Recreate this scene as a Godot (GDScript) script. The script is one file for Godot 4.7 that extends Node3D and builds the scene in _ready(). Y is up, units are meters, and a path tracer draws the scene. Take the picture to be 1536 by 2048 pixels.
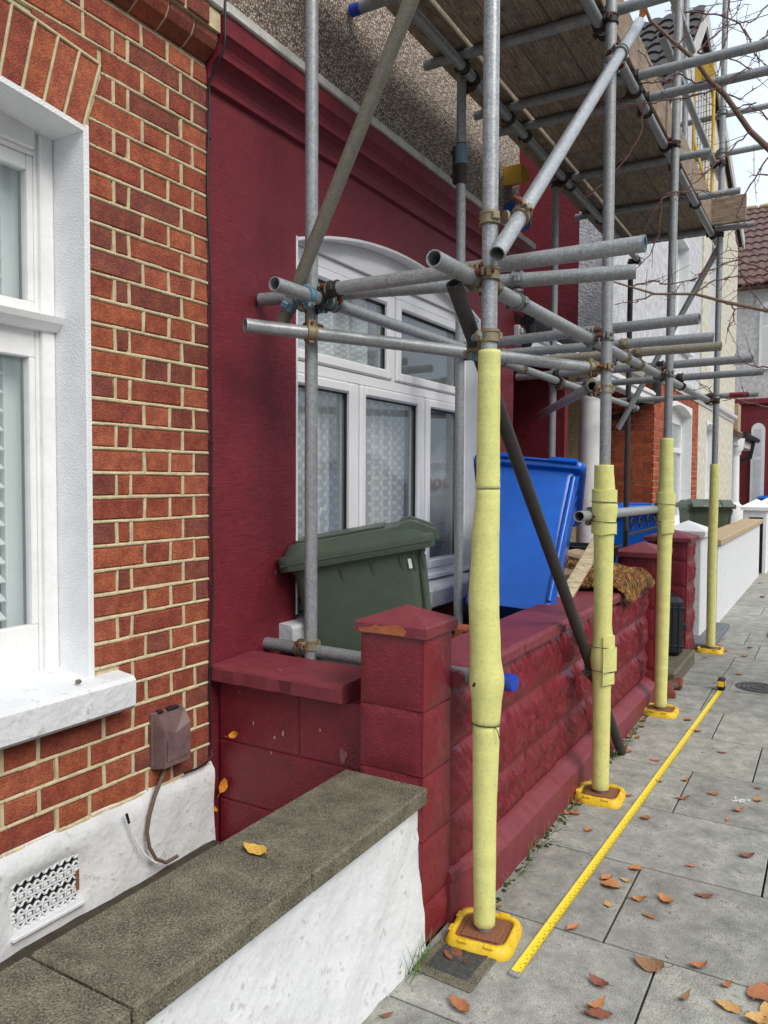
extends Node3D
# ---------------------------------------------------------------- state
var rng := RandomNumberGenerator.new()
var T := {}
var MT := {}
var taken := {}
const CAM := Vector3(1.936, 1.43, 0.0)
const FOCAL := 1538.0
var cam_basis := Basis()

# ---------------------------------------------------------------- pixel to place: a pixel is a direction, the plane gives the distance
func ray(u: float, v: float) -> Vector3:
	return cam_basis * Vector3((u - 768.0) / FOCAL, -(v - 1024.0) / FOCAL, -1.0)
func on_x(u: float, v: float, x: float) -> Vector3:
	var d := ray(u, v)
	return CAM + d * ((x - CAM.x) / d.x)
func on_y(u: float, v: float, y: float) -> Vector3:
	var d := ray(u, v)
	return CAM + d * ((y - CAM.y) / d.y)
func on_z(u: float, v: float, z: float) -> Vector3:
	var d := ray(u, v)
	return CAM + d * ((z - CAM.z) / d.z)
func at_depth(u: float, v: float, depth: float) -> Vector3:
	return CAM + ray(u, v) * depth

# ---------------------------------------------------------------- mesh collector
class MB:
	var v := PackedVector3Array()
	var n := PackedVector3Array()
	var t := PackedVector2Array()
	func tri(a: Vector3, b: Vector3, c: Vector3, na: Vector3, nb: Vector3, nc: Vector3) -> void:
		v.append(a); v.append(c); v.append(b)
		n.append(na); n.append(nc); n.append(nb)
		t.append(Vector2.ZERO); t.append(Vector2.ZERO); t.append(Vector2.ZERO)
	func quad(a: Vector3, b: Vector3, c: Vector3, d: Vector3) -> void:
		var m := (b - a).cross(c - a)
		if m.length() < 1e-12:
			m = (c - a).cross(d - a)
		m = m.normalized()
		tri(a, b, c, m, m, m)
		tri(a, c, d, m, m, m)
	func quad_uv(a: Vector3, b: Vector3, c: Vector3, d: Vector3, u0: Vector2, u1: Vector2) -> void:
		var k := t.size()
		quad(a, b, c, d)
		var ua := Vector2(u0.x, u1.y); var ub := Vector2(u1.x, u1.y); var uc := Vector2(u1.x, u0.y); var ud := Vector2(u0.x, u0.y)
		t[k] = ua; t[k + 1] = uc; t[k + 2] = ub
		t[k + 3] = ua; t[k + 4] = ud; t[k + 5] = uc
	func out(a: Vector3, b: Vector3, c: Vector3, d: Vector3, mid: Vector3) -> void:
		var m := (b - a).cross(c - a)
		if m.dot((a + b + c + d) * 0.25 - mid) < 0.0:
			quad(d, c, b, a)
		else:
			quad(a, b, c, d)
	func out3(a: Vector3, b: Vector3, c: Vector3, mid: Vector3) -> void:
		var m := (b - a).cross(c - a).normalized()
		if m.dot((a + b + c) / 3.0 - mid) < 0.0:
			tri(c, b, a, -m, -m, -m)
		else:
			tri(a, b, c, m, m, m)
	# a box with chamfered edges; jitter moves corners a little
	func box(c: Vector3, s: Vector3, bev := 0.0, b := Basis(), jit := 0.0, r: RandomNumberGenerator = null) -> void:
		var h := s * 0.5
		if bev <= 0.0:
			var p := []
			for i in 8:
				p.append(c + b * Vector3(h.x if i & 1 else -h.x, h.y if i & 2 else -h.y, h.z if i & 4 else -h.z))
			for f in [[0, 1, 3, 2], [4, 5, 7, 6], [0, 1, 5, 4], [2, 3, 7, 6], [0, 2, 6, 4], [1, 3, 7, 5]]:
				out(p[f[0]], p[f[1]], p[f[2]], p[f[3]], c)
			return
		bev = minf(bev, minf(h.x, minf(h.y, h.z)) * 0.9)
		var q := {}
		for i in 8:
			var sx := 1.0 if i & 1 else -1.0
			var sy := 1.0 if i & 2 else -1.0
			var sz := 1.0 if i & 4 else -1.0
			var j := Vector3.ZERO
			if jit > 0.0:
				j = Vector3(r.randf_range(-jit, jit), r.randf_range(-jit, jit), r.randf_range(-jit, jit))
			q[i * 3] = c + b * (Vector3(sx * h.x, sy * (h.y - bev), sz * (h.z - bev)) + j)
			q[i * 3 + 1] = c + b * (Vector3(sx * (h.x - bev), sy * h.y, sz * (h.z - bev)) + j)
			q[i * 3 + 2] = c + b * (Vector3(sx * (h.x - bev), sy * (h.y - bev), sz * h.z) + j)
		for f in [[0, 2, 6, 4, 0], [1, 3, 7, 5, 0], [0, 1, 5, 4, 1], [2, 3, 7, 6, 1], [0, 1, 3, 2, 2], [4, 5, 7, 6, 2]]:
			var k: int = f[4]
			out(q[f[0] * 3 + k], q[f[1] * 3 + k], q[f[2] * 3 + k], q[f[3] * 3 + k], c)
		for e in [[0, 1, 1, 2], [2, 3, 1, 2], [4, 5, 1, 2], [6, 7, 1, 2], [0, 2, 0, 2], [1, 3, 0, 2], [4, 6, 0, 2], [5, 7, 0, 2], [0, 4, 0, 1], [1, 5, 0, 1], [2, 6, 0, 1], [3, 7, 0, 1]]:
			out(q[e[0] * 3 + e[2]], q[e[1] * 3 + e[2]], q[e[1] * 3 + e[3]], q[e[0] * 3 + e[3]], c)
		for i in 8:
			out3(q[i * 3], q[i * 3 + 1], q[i * 3 + 2], c)
	func bx(lo: Vector3, hi: Vector3, bev := 0.0) -> void:
		box((lo + hi) * 0.5, (hi - lo).abs(), bev)
	static func frame(d: Vector3) -> Array:
		var up := Vector3.UP if absf(d.y) < 0.9 else Vector3.RIGHT
		var a := d.cross(up).normalized()
		return [a, d.cross(a).normalized()]
	func ring(c: Vector3, a: Vector3, b: Vector3, r: float, seg: int) -> Array:
		var o := []
		for i in seg:
			var w := TAU * i / seg
			o.append(c + (a * cos(w) + b * sin(w)) * r)
		return o
	# straight round bar; ri > 0 makes it a hollow tube with open ends
	func bar(p0: Vector3, p1: Vector3, r0: float, r1 := -1.0, seg := 16, ri := 0.0, caps := true) -> void:
		if r1 < 0.0:
			r1 = r0
		var d := (p1 - p0).normalized()
		var f := frame(d)
		var a: Vector3 = f[0]; var b: Vector3 = f[1]
		for i in seg:
			var w0 := TAU * i / seg; var w1 := TAU * (i + 1) / seg
			var e0 := a * cos(w0) + b * sin(w0); var e1 := a * cos(w1) + b * sin(w1)
			tri(p0 + e0 * r0, p0 + e1 * r0, p1 + e1 * r1, e0, e1, e1)
			tri(p0 + e0 * r0, p1 + e1 * r1, p1 + e0 * r1, e0, e1, e0)
			if ri > 0.0:
				tri(p0 + e1 * ri, p0 + e0 * ri, p1 + e0 * ri, -e1, -e0, -e0)
				tri(p0 + e1 * ri, p1 + e0 * ri, p1 + e1 * ri, -e1, -e0, -e1)
				quad(p0 + e0 * ri, p0 + e1 * ri, p0 + e1 * r0, p0 + e0 * r0)
				quad(p1 + e0 * r1, p1 + e1 * r1, p1 + e1 * ri, p1 + e0 * ri)
			elif caps:
				tri(p0, p0 + e1 * r0, p0 + e0 * r0, -d, -d, -d)
				tri(p1, p1 + e0 * r1, p1 + e1 * r1, d, d, d)
	# bar swept along points with a radius at each
	func sweep(pts: Array, rad: Array, seg := 8, caps := true, flat := 1.0) -> void:
		var k := pts.size()
		var rows := []
		var a := Vector3.ZERO
		for i in k:
			var d: Vector3 = ((pts[mini(i + 1, k - 1)] as Vector3) - (pts[maxi(i - 1, 0)] as Vector3)).normalized()
			if i == 0:
				a = frame(d)[0]
			a = (a - d * a.dot(d)).normalized()
			var b := d.cross(a).normalized()
			var row := []
			for j in seg:
				var w := TAU * j / seg
				var e := a * cos(w) + b * sin(w) * flat
				row.append([(pts[i] as Vector3) + e * float(rad[i]), e.normalized()])
			rows.append(row)
		for i in k - 1:
			for j in seg:
				var j1 := (j + 1) % seg
				var p = rows[i][j]; var q = rows[i][j1]; var r = rows[i + 1][j1]; var s = rows[i + 1][j]
				tri(p[0], q[0], r[0], p[1], q[1], r[1])
				tri(p[0], r[0], s[0], p[1], r[1], s[1])
		if caps:
			for e in [0, k - 1]:
				var m: Vector3 = ((pts[e] as Vector3) - (pts[1 if e == 0 else k - 2] as Vector3)).normalized()
				for j in seg:
					if e == 0:
						tri(pts[e], rows[e][(j + 1) % seg][0], rows[e][j][0], m, m, m)
					else:
						tri(pts[e], rows[e][j][0], rows[e][(j + 1) % seg][0], m, m, m)
	# closed sections of equal count joined into a skin
	func loft(rows: Array, cap0 := true, cap1 := true, smooth := true) -> void:
		var k := rows.size(); var m: int = rows[0].size()
		var nn := []
		for i in k:
			var line := []
			for j in m:
				var du: Vector3 = rows[i][(j + 1) % m] - rows[i][(j + m - 1) % m]
				var dv: Vector3 = rows[mini(i + 1, k - 1)][j] - rows[maxi(i - 1, 0)][j]
				line.append(du.cross(dv).normalized())
			nn.append(line)
		for i in k - 1:
			for j in m:
				var j1 := (j + 1) % m
				if smooth:
					tri(rows[i][j], rows[i][j1], rows[i + 1][j1], nn[i][j], nn[i][j1], nn[i + 1][j1])
					tri(rows[i][j], rows[i + 1][j1], rows[i + 1][j], nn[i][j], nn[i + 1][j1], nn[i + 1][j])
				else:
					quad(rows[i][j], rows[i][j1], rows[i + 1][j1], rows[i + 1][j])
		for e in [0, k - 1]:
			if (e == 0 and cap0) or (e > 0 and cap1):
				var c := Vector3.ZERO
				for p in rows[e]:
					c += p
				c /= m
				for j in m:
					var q := (rows[e][j] - c as Vector3).cross(rows[e][(j + 1) % m] - c).normalized()
					tri(c, rows[e][j], rows[e][(j + 1) % m], q, q, q)
	# polygon in the (a, b) plane pushed along c
	func prism(poly: PackedVector2Array, o: Vector3, a: Vector3, b: Vector3, c: Vector3) -> void:
		var idx := Geometry2D.triangulate_polygon(poly)
		var m := c.normalized()
		for i in range(0, idx.size(), 3):
			var p := []
			for j in 3:
				p.append(o + a * poly[idx[i + j]].x + b * poly[idx[i + j]].y)
			if (p[1] - p[0] as Vector3).cross(p[2] - p[0]).dot(m) > 0.0:
				p.reverse()
			tri(p[0], p[1], p[2], -m, -m, -m)
			tri(p[2] + c, p[1] + c, p[0] + c, m, m, m)
		var k := poly.size()
		for i in k:
			var p0 := o + a * poly[i].x + b * poly[i].y
			var p1 := o + a * poly[(i + 1) % k].x + b * poly[(i + 1) % k].y
			quad(p0, p1, p1 + c, p0 + c)
	# height sheet: f(i, j) gives points; smooth normals
	func sheet(g: Array, closed := false) -> void:
		var nu: int = g.size(); var nv: int = g[0].size()
		var nn := []
		for i in nu:
			var line := []
			for j in nv:
				var du: Vector3 = g[mini(i + 1, nu - 1)][j] - g[maxi(i - 1, 0)][j]
				var dv: Vector3 = g[i][mini(j + 1, nv - 1)] - g[i][maxi(j - 1, 0)]
				line.append(du.cross(dv).normalized())
			nn.append(line)
		for i in nu - 1:
			for j in nv - 1:
				tri(g[i][j], g[i + 1][j], g[i + 1][j + 1], nn[i][j], nn[i + 1][j], nn[i + 1][j + 1])
				tri(g[i][j], g[i + 1][j + 1], g[i][j + 1], nn[i][j], nn[i + 1][j + 1], nn[i][j + 1])
	func done() -> ArrayMesh:
		var arr := []
		arr.resize(Mesh.ARRAY_MAX)
		arr[Mesh.ARRAY_VERTEX] = v
		arr[Mesh.ARRAY_NORMAL] = n
		arr[Mesh.ARRAY_TEX_UV] = t
		var m := ArrayMesh.new()
		m.add_surface_from_arrays(Mesh.PRIMITIVE_TRIANGLES, arr)
		return m

# ---------------------------------------------------------------- nodes
func numbered(called: String) -> String:
	if not taken.has(called):
		taken[called] = 0
		return called
	taken[called] += 1
	return "%s_%03d" % [called, taken[called]]
func thing(called: String, label: String, category: String, group := "", at := Vector3.ZERO, turn := Basis()) -> Node3D:
	var o := Node3D.new()
	o.name = numbered(called)
	add_child(o)
	o.transform = Transform3D(turn, at)
	o.set_meta("label", label); o.set_meta("category", category)
	if group:
		o.set_meta("group", group)
	return o
func part(called: String, mesh, m: Material, parent: Node3D) -> MeshInstance3D:
	var o := MeshInstance3D.new()
	o.name = called
	o.mesh = mesh.done() if mesh is MB else mesh
	o.material_override = m
	parent.add_child(o, true)
	return o
func solo(called: String, mesh, m: Material, label: String, category: String, group := "") -> MeshInstance3D:
	var o := MeshInstance3D.new()
	o.name = numbered(called)
	o.mesh = mesh.done() if mesh is MB else mesh
	o.material_override = m
	add_child(o)
	o.set_meta("label", label); o.set_meta("category", category)
	if group:
		o.set_meta("group", group)
	return o
func setting(called: String, mesh, m: Material) -> MeshInstance3D:
	var o := MeshInstance3D.new()
	o.name = numbered(called)
	o.mesh = mesh.done() if mesh is MB else mesh
	o.material_override = m
	add_child(o)
	o.set_meta("kind", "structure")
	return o

# ---------------------------------------------------------------- textures
const S := 512
func layer(sd: int, freq: float, oct := 4, type := FastNoiseLite.TYPE_SIMPLEX_SMOOTH, ret := FastNoiseLite.RETURN_DISTANCE) -> PackedByteArray:
	var f := FastNoiseLite.new()
	f.seed = sd; f.frequency = freq; f.noise_type = type
	f.fractal_octaves = oct
	f.fractal_type = FastNoiseLite.FRACTAL_FBM if oct > 1 else FastNoiseLite.FRACTAL_NONE
	f.cellular_return_type = ret
	var im := f.get_seamless_image(S, S)
	im.convert(Image.FORMAT_L8)
	return im.get_data()
func tex(fn: Callable) -> ImageTexture:
	var d := PackedByteArray()
	d.resize(S * S * 3)
	for i in S * S:
		var c: Color = fn.call(i)
		d[i * 3] = clampi(int(c.r * 255.0), 0, 255)
		d[i * 3 + 1] = clampi(int(c.g * 255.0), 0, 255)
		d[i * 3 + 2] = clampi(int(c.b * 255.0), 0, 255)
	return ImageTexture.create_from_image(Image.create_from_data(S, S, false, Image.FORMAT_RGB8, d))
func bump(l: PackedByteArray, strength: float) -> ImageTexture:
	var im := Image.create_from_data(S, S, false, Image.FORMAT_L8, l)
	im.convert(Image.FORMAT_RGBA8)
	im.bump_map_to_normal_map(strength)
	return ImageTexture.create_from_image(im)
func sm(a: float, b: float, x: float) -> float:
	return smoothstep(a, b, x)
# stretched noise: fine across u, long along v (or the other way round)
func streaks(sd: int, fu: float, fv: float, oct := 3) -> PackedByteArray:
	var f := FastNoiseLite.new()
	f.seed = sd; f.frequency = 1.0; f.fractal_octaves = oct
	var d := PackedByteArray()
	d.resize(S * S)
	for y in S:
		for x in S:
			var a := f.get_noise_2d(x * fu, y * fv) * 0.7 + 0.5
			d[y * S + x] = clampi(int(a * 255.0), 0, 255)
	return d
func turned(a: PackedByteArray) -> PackedByteArray:
	var d := PackedByteArray()
	d.resize(S * S)
	for y in S:
		for x in S:
			d[x * S + y] = a[y * S + x]
	return d
func make_textures() -> void:
	var g1 := layer(1, 0.012, 5)       # broad
	var g2 := layer(2, 0.05, 4)        # middle
	var g3 := layer(3, 0.22, 2)        # fine grain
	var g4 := layer(4, 0.11, 3)
	var cv := layer(5, 0.075, 1, FastNoiseLite.TYPE_CELLULAR, FastNoiseLite.RETURN_CELL_VALUE)
	var cd := layer(5, 0.075, 1, FastNoiseLite.TYPE_CELLULAR, FastNoiseLite.RETURN_DISTANCE)
	var k := 1.0 / 255.0
	T.mottle = tex(func(i): var a: float = 0.74 + 0.2 * g1[i] * k + 0.1 * g2[i] * k + 0.06 * (g3[i] * k - 0.5); return Color(a, a, a))
	T.pale = tex(func(i): var a: float = 0.93 + 0.05 * g1[i] * k + 0.03 * g2[i] * k + 0.03 * (g3[i] * k - 0.5); return Color(a, a, a))
	T.brick = tex(func(i):
		var a: float = 0.6 + 0.3 * g2[i] * k + 0.25 * g1[i] * k + 0.24 * (g3[i] * k - 0.5)
		var c := Color(a, a * (0.90 + 0.12 * g1[i] * k), a * 0.90)
		c = c.lerp(Color(0.34, 0.32, 0.32), 0.75 * sm(0.74, 0.86, g4[i] * k) * sm(0.4, 0.6, g2[i] * k))
		c = c.lerp(Color(1.0, 1.25, 1.45), 0.55 * sm(0.58, 0.82, g2[(i * 3 + 777) % (S * S)] * k) * sm(0.45, 0.7, g3[i] * k))
		return c * 0.98)
	T.speck = tex(func(i):
		var a: float = 0.5 + 0.25 * g1[i] * k + 0.2 * g2[i] * k + 0.55 * (g3[i] * k - 0.5)
		var c := Color(a, a * 0.985, a * (0.97 - 0.06 * g2[i] * k))
		c = c.lerp(Color(1.6, 1.5, 1.35), 0.9 * sm(0.76, 0.86, g3[i] * k))
		c = c.lerp(Color(0.25, 0.24, 0.22), 0.6 * sm(0.72, 0.85, 1.0 - g3[i] * k))
		return c)
	T.paving = tex(func(i):
		var a: float = 0.66 + 0.26 * g1[i] * k + 0.14 * g2[i] * k + 0.15 * (g3[i] * k - 0.5)
		var c := Color(a, a, a * 0.985)
		c = c.lerp(Color(0.34, 0.33, 0.31), 0.5 * sm(0.80, 0.86, g4[(i + 7777) % (S * S)] * k) * sm(0.4, 0.6, g1[i] * k))
		c = c.lerp(Color(0.5, 0.46, 0.38), 0.35 * sm(0.66, 0.85, g2[(i + 9000) % (S * S)] * k) * sm(0.5, 0.7, g1[i] * k))
		c = c.lerp(Color(1.1, 1.1, 1.08), 0.12 * sm(0.8, 0.9, g4[i] * k))
		return c)
	T.pebble = tex(func(i):
		var w: float = cv[i] * k
		var c := Color(0.52, 0.46, 0.42)
		if w > 0.84: c = Color(1.0, 0.97, 0.92)
		elif w > 0.66: c = Color(0.78, 0.70, 0.62)
		elif w > 0.48: c = Color(0.66, 0.56, 0.50)
		elif w > 0.3: c = Color(0.60, 0.59, 0.58)
		elif w > 0.15: c = Color(0.36, 0.29, 0.26)
		return c * (1.1 - 0.6 * cd[i] * k) * (0.8 + 0.4 * g3[i] * k))
	T.maroon = tex(func(i):
		var a: float = 0.80 + 0.13 * g1[i] * k + 0.08 * g2[i] * k + 0.08 * (g3[i] * k - 0.5)
		var c := Color(a, a, a)
		c = c.lerp(Color(0.55, 0.5, 0.5), 0.18 * sm(0.80, 0.87, g4[(i + 22222) % (S * S)] * k))
		return c.lerp(Color(1.2, 1.5, 1.5), 0.16 * sm(0.66, 0.85, g2[(i + 40000) % (S * S)] * k)))
	T.algae = tex(func(i):
		var a: float = 0.72 + 0.22 * g1[i] * k + 0.1 * g2[i] * k + 0.08 * (g3[i] * k - 0.5)
		var c := Color(a, a, a)
		return c.lerp(Color(0.62, 1.5, 0.8), 0.62 * sm(0.52, 0.72, g2[(i + 40000) % (S * S)] * k) * sm(0.35, 0.6, g4[i] * k)))
	T.whitewash = tex(func(i):
		var a: float = 0.92 + 0.06 * g1[i] * k + 0.06 * (g3[i] * k - 0.5)
		var c := Color(a, a, a)
		c = c.lerp(Color(0.66, 0.64, 0.6), 0.45 * sm(0.64, 0.82, g2[i] * k) * sm(0.45, 0.7, g1[i] * k))
		return c.lerp(Color(0.5, 0.48, 0.44), 0.45 * sm(0.86, 0.92, g4[(i + 12345) % (S * S)] * k))) 
	T.galv = tex(func(i):
		var a: float = 0.66 + 0.28 * g2[i] * k + 0.18 * (g3[i] * k - 0.5) + 0.14 * g1[i] * k
		var c := Color(a, a, a)
		c = c.lerp(Color(0.42, 0.40, 0.38), 0.55 * sm(0.68, 0.82, g4[i] * k))
		return c.lerp(Color(1.25, 1.25, 1.22), 0.45 * sm(0.72, 0.85, g2[(i + 5555) % (S * S)] * k)))
	T.rust = tex(func(i):
		var a: float = 0.5 + 0.45 * g2[i] * k + 0.5 * (g3[i] * k - 0.5)
		return Color(a, a * 0.84, a * 0.72).lerp(Color(0.95, 0.95, 0.95), 0.6 * sm(0.5, 0.75, g4[i] * k)))
	T.foam = tex(func(i):
		var a: float = 0.88 + 0.10 * g1[i] * k + 0.12 * (g3[i] * k - 0.5)
		return Color(a, a, a * 0.98).lerp(Color(0.6, 0.58, 0.5), 0.22 * sm(0.76, 0.86, g4[i] * k)).lerp(Color(0.72, 0.7, 0.62), 0.30 * sm(0.6, 0.8, g2[i] * k)))
	T.leaf = tex(func(i):
		var a: float = 0.7 + 0.4 * g2[i] * k + 0.2 * (g3[i] * k - 0.5)
		return Color(a, a * (0.86 + 0.2 * g1[i] * k), a * 0.9).lerp(Color(0.3, 0.17, 0.1), 0.6 * sm(0.74, 0.84, g4[i] * k)))
	T.bark = tex(func(i): var a: float = 0.5 + 0.5 * g4[i] * k + 0.3 * (g3[i] * k - 0.5); return Color(a, a * 0.95, a * 0.9))
	var w1 := streaks(11, 0.11, 0.006)
	var w2 := streaks(12, 0.5, 0.02, 2)
	T.wood_v = tex(func(i):
		var a: float = 0.55 + 0.35 * w1[i] * k + 0.22 * (w2[i] * k - 0.5) + 0.15 * g1[i] * k
		return Color(a, a * 0.97, a * 0.92).lerp(Color(0.2, 0.16, 0.12), 0.7 * sm(0.74, 0.84, g2[i] * k)))
	var w1t := turned(w1); var w2t := turned(w2)
	T.wood_u = tex(func(i):
		var a: float = 0.55 + 0.35 * w1t[i] * k + 0.22 * (w2t[i] * k - 0.5) + 0.15 * g1[i] * k
		return Color(a, a * 0.97, a * 0.92).lerp(Color(0.2, 0.16, 0.12), 0.6 * sm(0.76, 0.86, g2[i] * k)))
	T.scuff = tex(func(i):
		var a: float = 0.84 + 0.12 * g1[i] * k + 0.06 * g2[i] * k
		var c := Color(a, a, a)
		c = c.lerp(Color(1.5, 1.5, 1.5), 0.35 * sm(0.80, 0.88, w2[i] * k) * sm(0.5, 0.7, g2[i] * k))
		return c.lerp(Color(1.25, 1.2, 1.1), 0.4 * sm(0.66, 0.85, g2[(i + 3333) % (S * S)] * k) * sm(0.45, 0.6, g3[i] * k)))
	var rs := streaks(31, 0.055, 0.016, 4)
	T.rug = tex(func(i):
		var a: float = rs[i] * k
		var c := Color(0.55, 0.34, 0.11).lerp(Color(0.70, 0.52, 0.24), sm(0.5, 0.75, a))
		return c.lerp(Color(0.05, 0.03, 0.02), sm(0.30, 0.16, absf(fmod(a * 2.2 + 0.8 * g2[i] * k, 1.0) - 0.5))))
	# relief
	T.n_fine = bump(g3, 2.0)
	T.n_mid = bump(g4, 3.0)
	T.n_lump = bump(g2, 5.0)
	T.n_broad = bump(g1, 6.0)
	T.n_pebble = bump(PackedByteArray(Array(cd).map(func(x): return 255 - x)), 4.0)
	var br := turned(streaks(21, 0.22, 0.02, 3))
	T.n_brush = bump(br, 2.5)
	var pn := PackedByteArray()
	pn.resize(S * S)
	for i in S * S:
		pn[i] = int(g2[i] * 0.5 + br[i] * 0.22 + g4[i] * 0.2)
	T.n_paint = bump(pn, 4.0)
	T.n_wood = bump(w2, 2.0)
func mat(key: String, col: Color, rough := 0.8, tone := "", scale := 1.0, nrm := "", nstr := 1.0, metal := 0.0, world := true) -> StandardMaterial3D:
	var m := StandardMaterial3D.new()
	m.resource_name = key
	m.albedo_color = col
	m.roughness = rough
	m.metallic = metal
	if tone:
		m.albedo_texture = T[tone]
	if nrm:
		m.normal_enabled = true
		m.normal_texture = T[nrm]
		m.normal_scale = nstr
	if tone or nrm:
		m.uv1_triplanar = true
		m.uv1_world_triplanar = world
		m.uv1_scale = Vector3(scale, scale, scale)
	MT[key] = m
	return m
func c8(r: int, g: int, b: int) -> Color:
	return Color8(r, g, b)
func make_materials() -> void:
	for i in 7:
		var cc: Color = [c8(172, 92, 70), c8(160, 80, 64), c8(182, 100, 72), c8(142, 76, 64), c8(168, 86, 66), c8(150, 84, 74), c8(186, 104, 80)][i]
		mat("brick%d" % i, cc, 0.86, "brick", 2.3, "n_mid", 0.9)
	for i in 3:
		mat("far_brick%d" % i, [c8(186, 92, 62), c8(172, 80, 56), c8(198, 104, 70)][i], 0.9, "brick", 2.0)
	mat("mortar", c8(224, 207, 168), 0.95, "mottle", 3.0, "n_fine", 1.0)
	mat("old_mortar", c8(120, 98, 82), 0.95, "mottle", 3.0, "n_mid", 1.0)
	mat("white_render", c8(230, 232, 235), 0.75, "whitewash", 0.9, "n_lump", 0.22)
	mat("white_reveal", c8(240, 241, 243), 0.7, "pale", 1.1, "n_fine", 0.5)
	mat("gloss_white", c8(243, 243, 243), 0.35, "pale", 0.7, "n_broad", 0.25)
	mat("upvc", c8(240, 240, 243), 0.3)
	mat("seal", c8(40, 42, 44), 0.7)
	mat("maroon", c8(126, 34, 48), 0.62, "maroon", 0.7, "n_paint", 0.35)
	mat("maroon_block", c8(134, 41, 52), 0.40, "maroon", 1.4, "n_mid", 0.35)
	mat("maroon_algae", c8(134, 41, 52), 0.5, "algae", 1.3, "n_mid", 0.35)
	mat("bare_paint", c8(168, 112, 108), 0.9, "mottle", 6.0, "n_mid", 0.6)
	mat("maroon_cope", c8(136, 56, 66), 0.55, "maroon", 1.7, "n_mid", 0.25)
	mat("terracotta", c8(190, 110, 70), 0.9, "mottle", 4.0, "n_mid", 0.8)
	mat("concrete", c8(142, 137, 122), 0.93, "speck", 1.5, "n_mid", 0.7)
	mat("dirt", c8(92, 84, 74), 1.0, "speck", 3.0, "n_lump", 1.0)
	mat("paving", c8(172, 171, 166), 0.88, "paving", 1.1, "n_fine", 0.55)
	mat("paving_b", c8(164, 163, 157), 0.88, "paving", 1.3, "n_fine", 0.55)
	mat("paving_c", c8(178, 177, 170), 0.88, "paving", 0.9, "n_fine", 0.55)
	mat("paving_d", c8(163, 162, 156), 0.88, "paving", 1.0, "n_fine", 0.55)
	mat("paving_e", c8(180, 178, 169), 0.88, "paving", 1.2, "n_fine", 0.55)
	mat("joint", c8(58, 54, 48), 1.0, "speck", 4.0)
	mat("asphalt", c8(84, 84, 86), 0.95, "speck", 2.0)
	mat("pebbledash", c8(240, 236, 231), 0.95, "pebble", 4.4, "n_pebble", 1.0)
	mat("roughcast", c8(226, 227, 232), 0.9, "mottle", 1.2, "n_lump", 1.0)
	mat("cream", c8(232, 226, 208), 0.9, "mottle", 1.0, "n_lump", 0.4)
	mat("fascia", c8(214, 212, 206), 0.7, "mottle", 1.0)
	mat("galv", c8(182, 186, 188), 0.45, "galv", 3.0, "n_fine", 0.25, 0.3)
	mat("galv_light", c8(190, 194, 197), 0.38, "galv", 2.6, "n_fine", 0.2, 0.35)
	mat("galv_dark", c8(174, 178, 180), 0.5, "galv", 2.8, "n_fine", 0.3, 0.3)
	mat("galv_dusty", c8(176, 168, 152), 0.7, "galv", 2.8, "n_fine", 0.4, 0.15)
	mat("galv_old", c8(150, 146, 132), 0.65, "galv", 3.4, "n_fine", 0.5, 0.2)
	mat("iron_dark", c8(78, 76, 74), 0.6, "galv", 3.0, "n_fine", 0.4, 0.3)
	mat("coupler", c8(168, 154, 126), 0.6, "galv", 9.0, "n_mid", 0.6, 0.4)
	mat("coupler_grey", c8(150, 156, 158), 0.5, "galv", 9.0, "n_mid", 0.5, 0.5)
	mat("coupler_dark", c8(76, 72, 66), 0.65, "galv", 9.0, "n_mid", 0.5, 0.4)
	mat("bolt", c8(140, 84, 52), 0.75, "rust", 12.0)
	mat("paint_blue", c8(122, 156, 174), 0.6, "galv", 6.0)
	mat("cap_blue", c8(36, 74, 196), 0.45, "mottle", 4.0)
	mat("tape_yellow", c8(226, 190, 60), 0.6, "mottle", 6.0)
	mat("foam", c8(234, 233, 152), 0.95, "foam", 2.6, "n_fine", 0.6)
	mat("tie", c8(52, 54, 56), 0.5)
	mat("tie_white", c8(230, 230, 228), 0.5)
	mat("pad", c8(250, 206, 44), 0.5, "mottle", 3.0, "n_mid", 0.2)
	mat("rust_plate", c8(172, 130, 104), 0.9, "rust", 5.0, "n_mid", 0.8)
	mat("board", c8(168, 158, 146), 0.85, "wood_v", 1.6, "n_wood", 0.4)
	mat("board_b", c8(154, 147, 138), 0.85, "wood_v", 1.9, "n_wood", 0.4)
	mat("board_c", c8(182, 168, 150), 0.85, "wood_v", 1.4, "n_wood", 0.4)
	mat("toe", c8(178, 160, 144), 0.88, "wood_u", 1.6)
	mat("plank", c8(250, 236, 200), 0.85, "wood_u", 1.5)
	mat("bin_green", c8(86, 100, 85), 0.42, "scuff", 1.6, "n_fine", 0.3)
	mat("bin_blue", c8(10, 100, 212), 0.26, "scuff", 1.6, "n_broad", 0.1)
	mat("bin_blue_dark", c8(14, 40, 104), 0.45)
	mat("rubber", c8(36, 37, 38), 0.8)
	mat("black_paint", c8(30, 31, 33), 0.5)
	mat("case_black", c8(30, 34, 40), 0.42, "", 1.0, "n_fine", 0.3)
	mat("box_brown", c8(128, 102, 102), 0.6, "mottle", 3.0, "n_fine", 0.4)
	mat("cable_brown", c8(104, 84, 74), 0.7)
	mat("void", c8(10, 10, 10), 0.9)
	mat("room", c8(120, 122, 120), 0.95)
	mat("rug", Color(1, 1, 1), 0.95, "rug", 1.0, "n_mid", 0.8)
	mat("bark", c8(160, 138, 126), 0.85, "bark", 6.0, "n_mid", 0.8)
	mat("twig", c8(104, 74, 70), 0.85)
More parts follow.
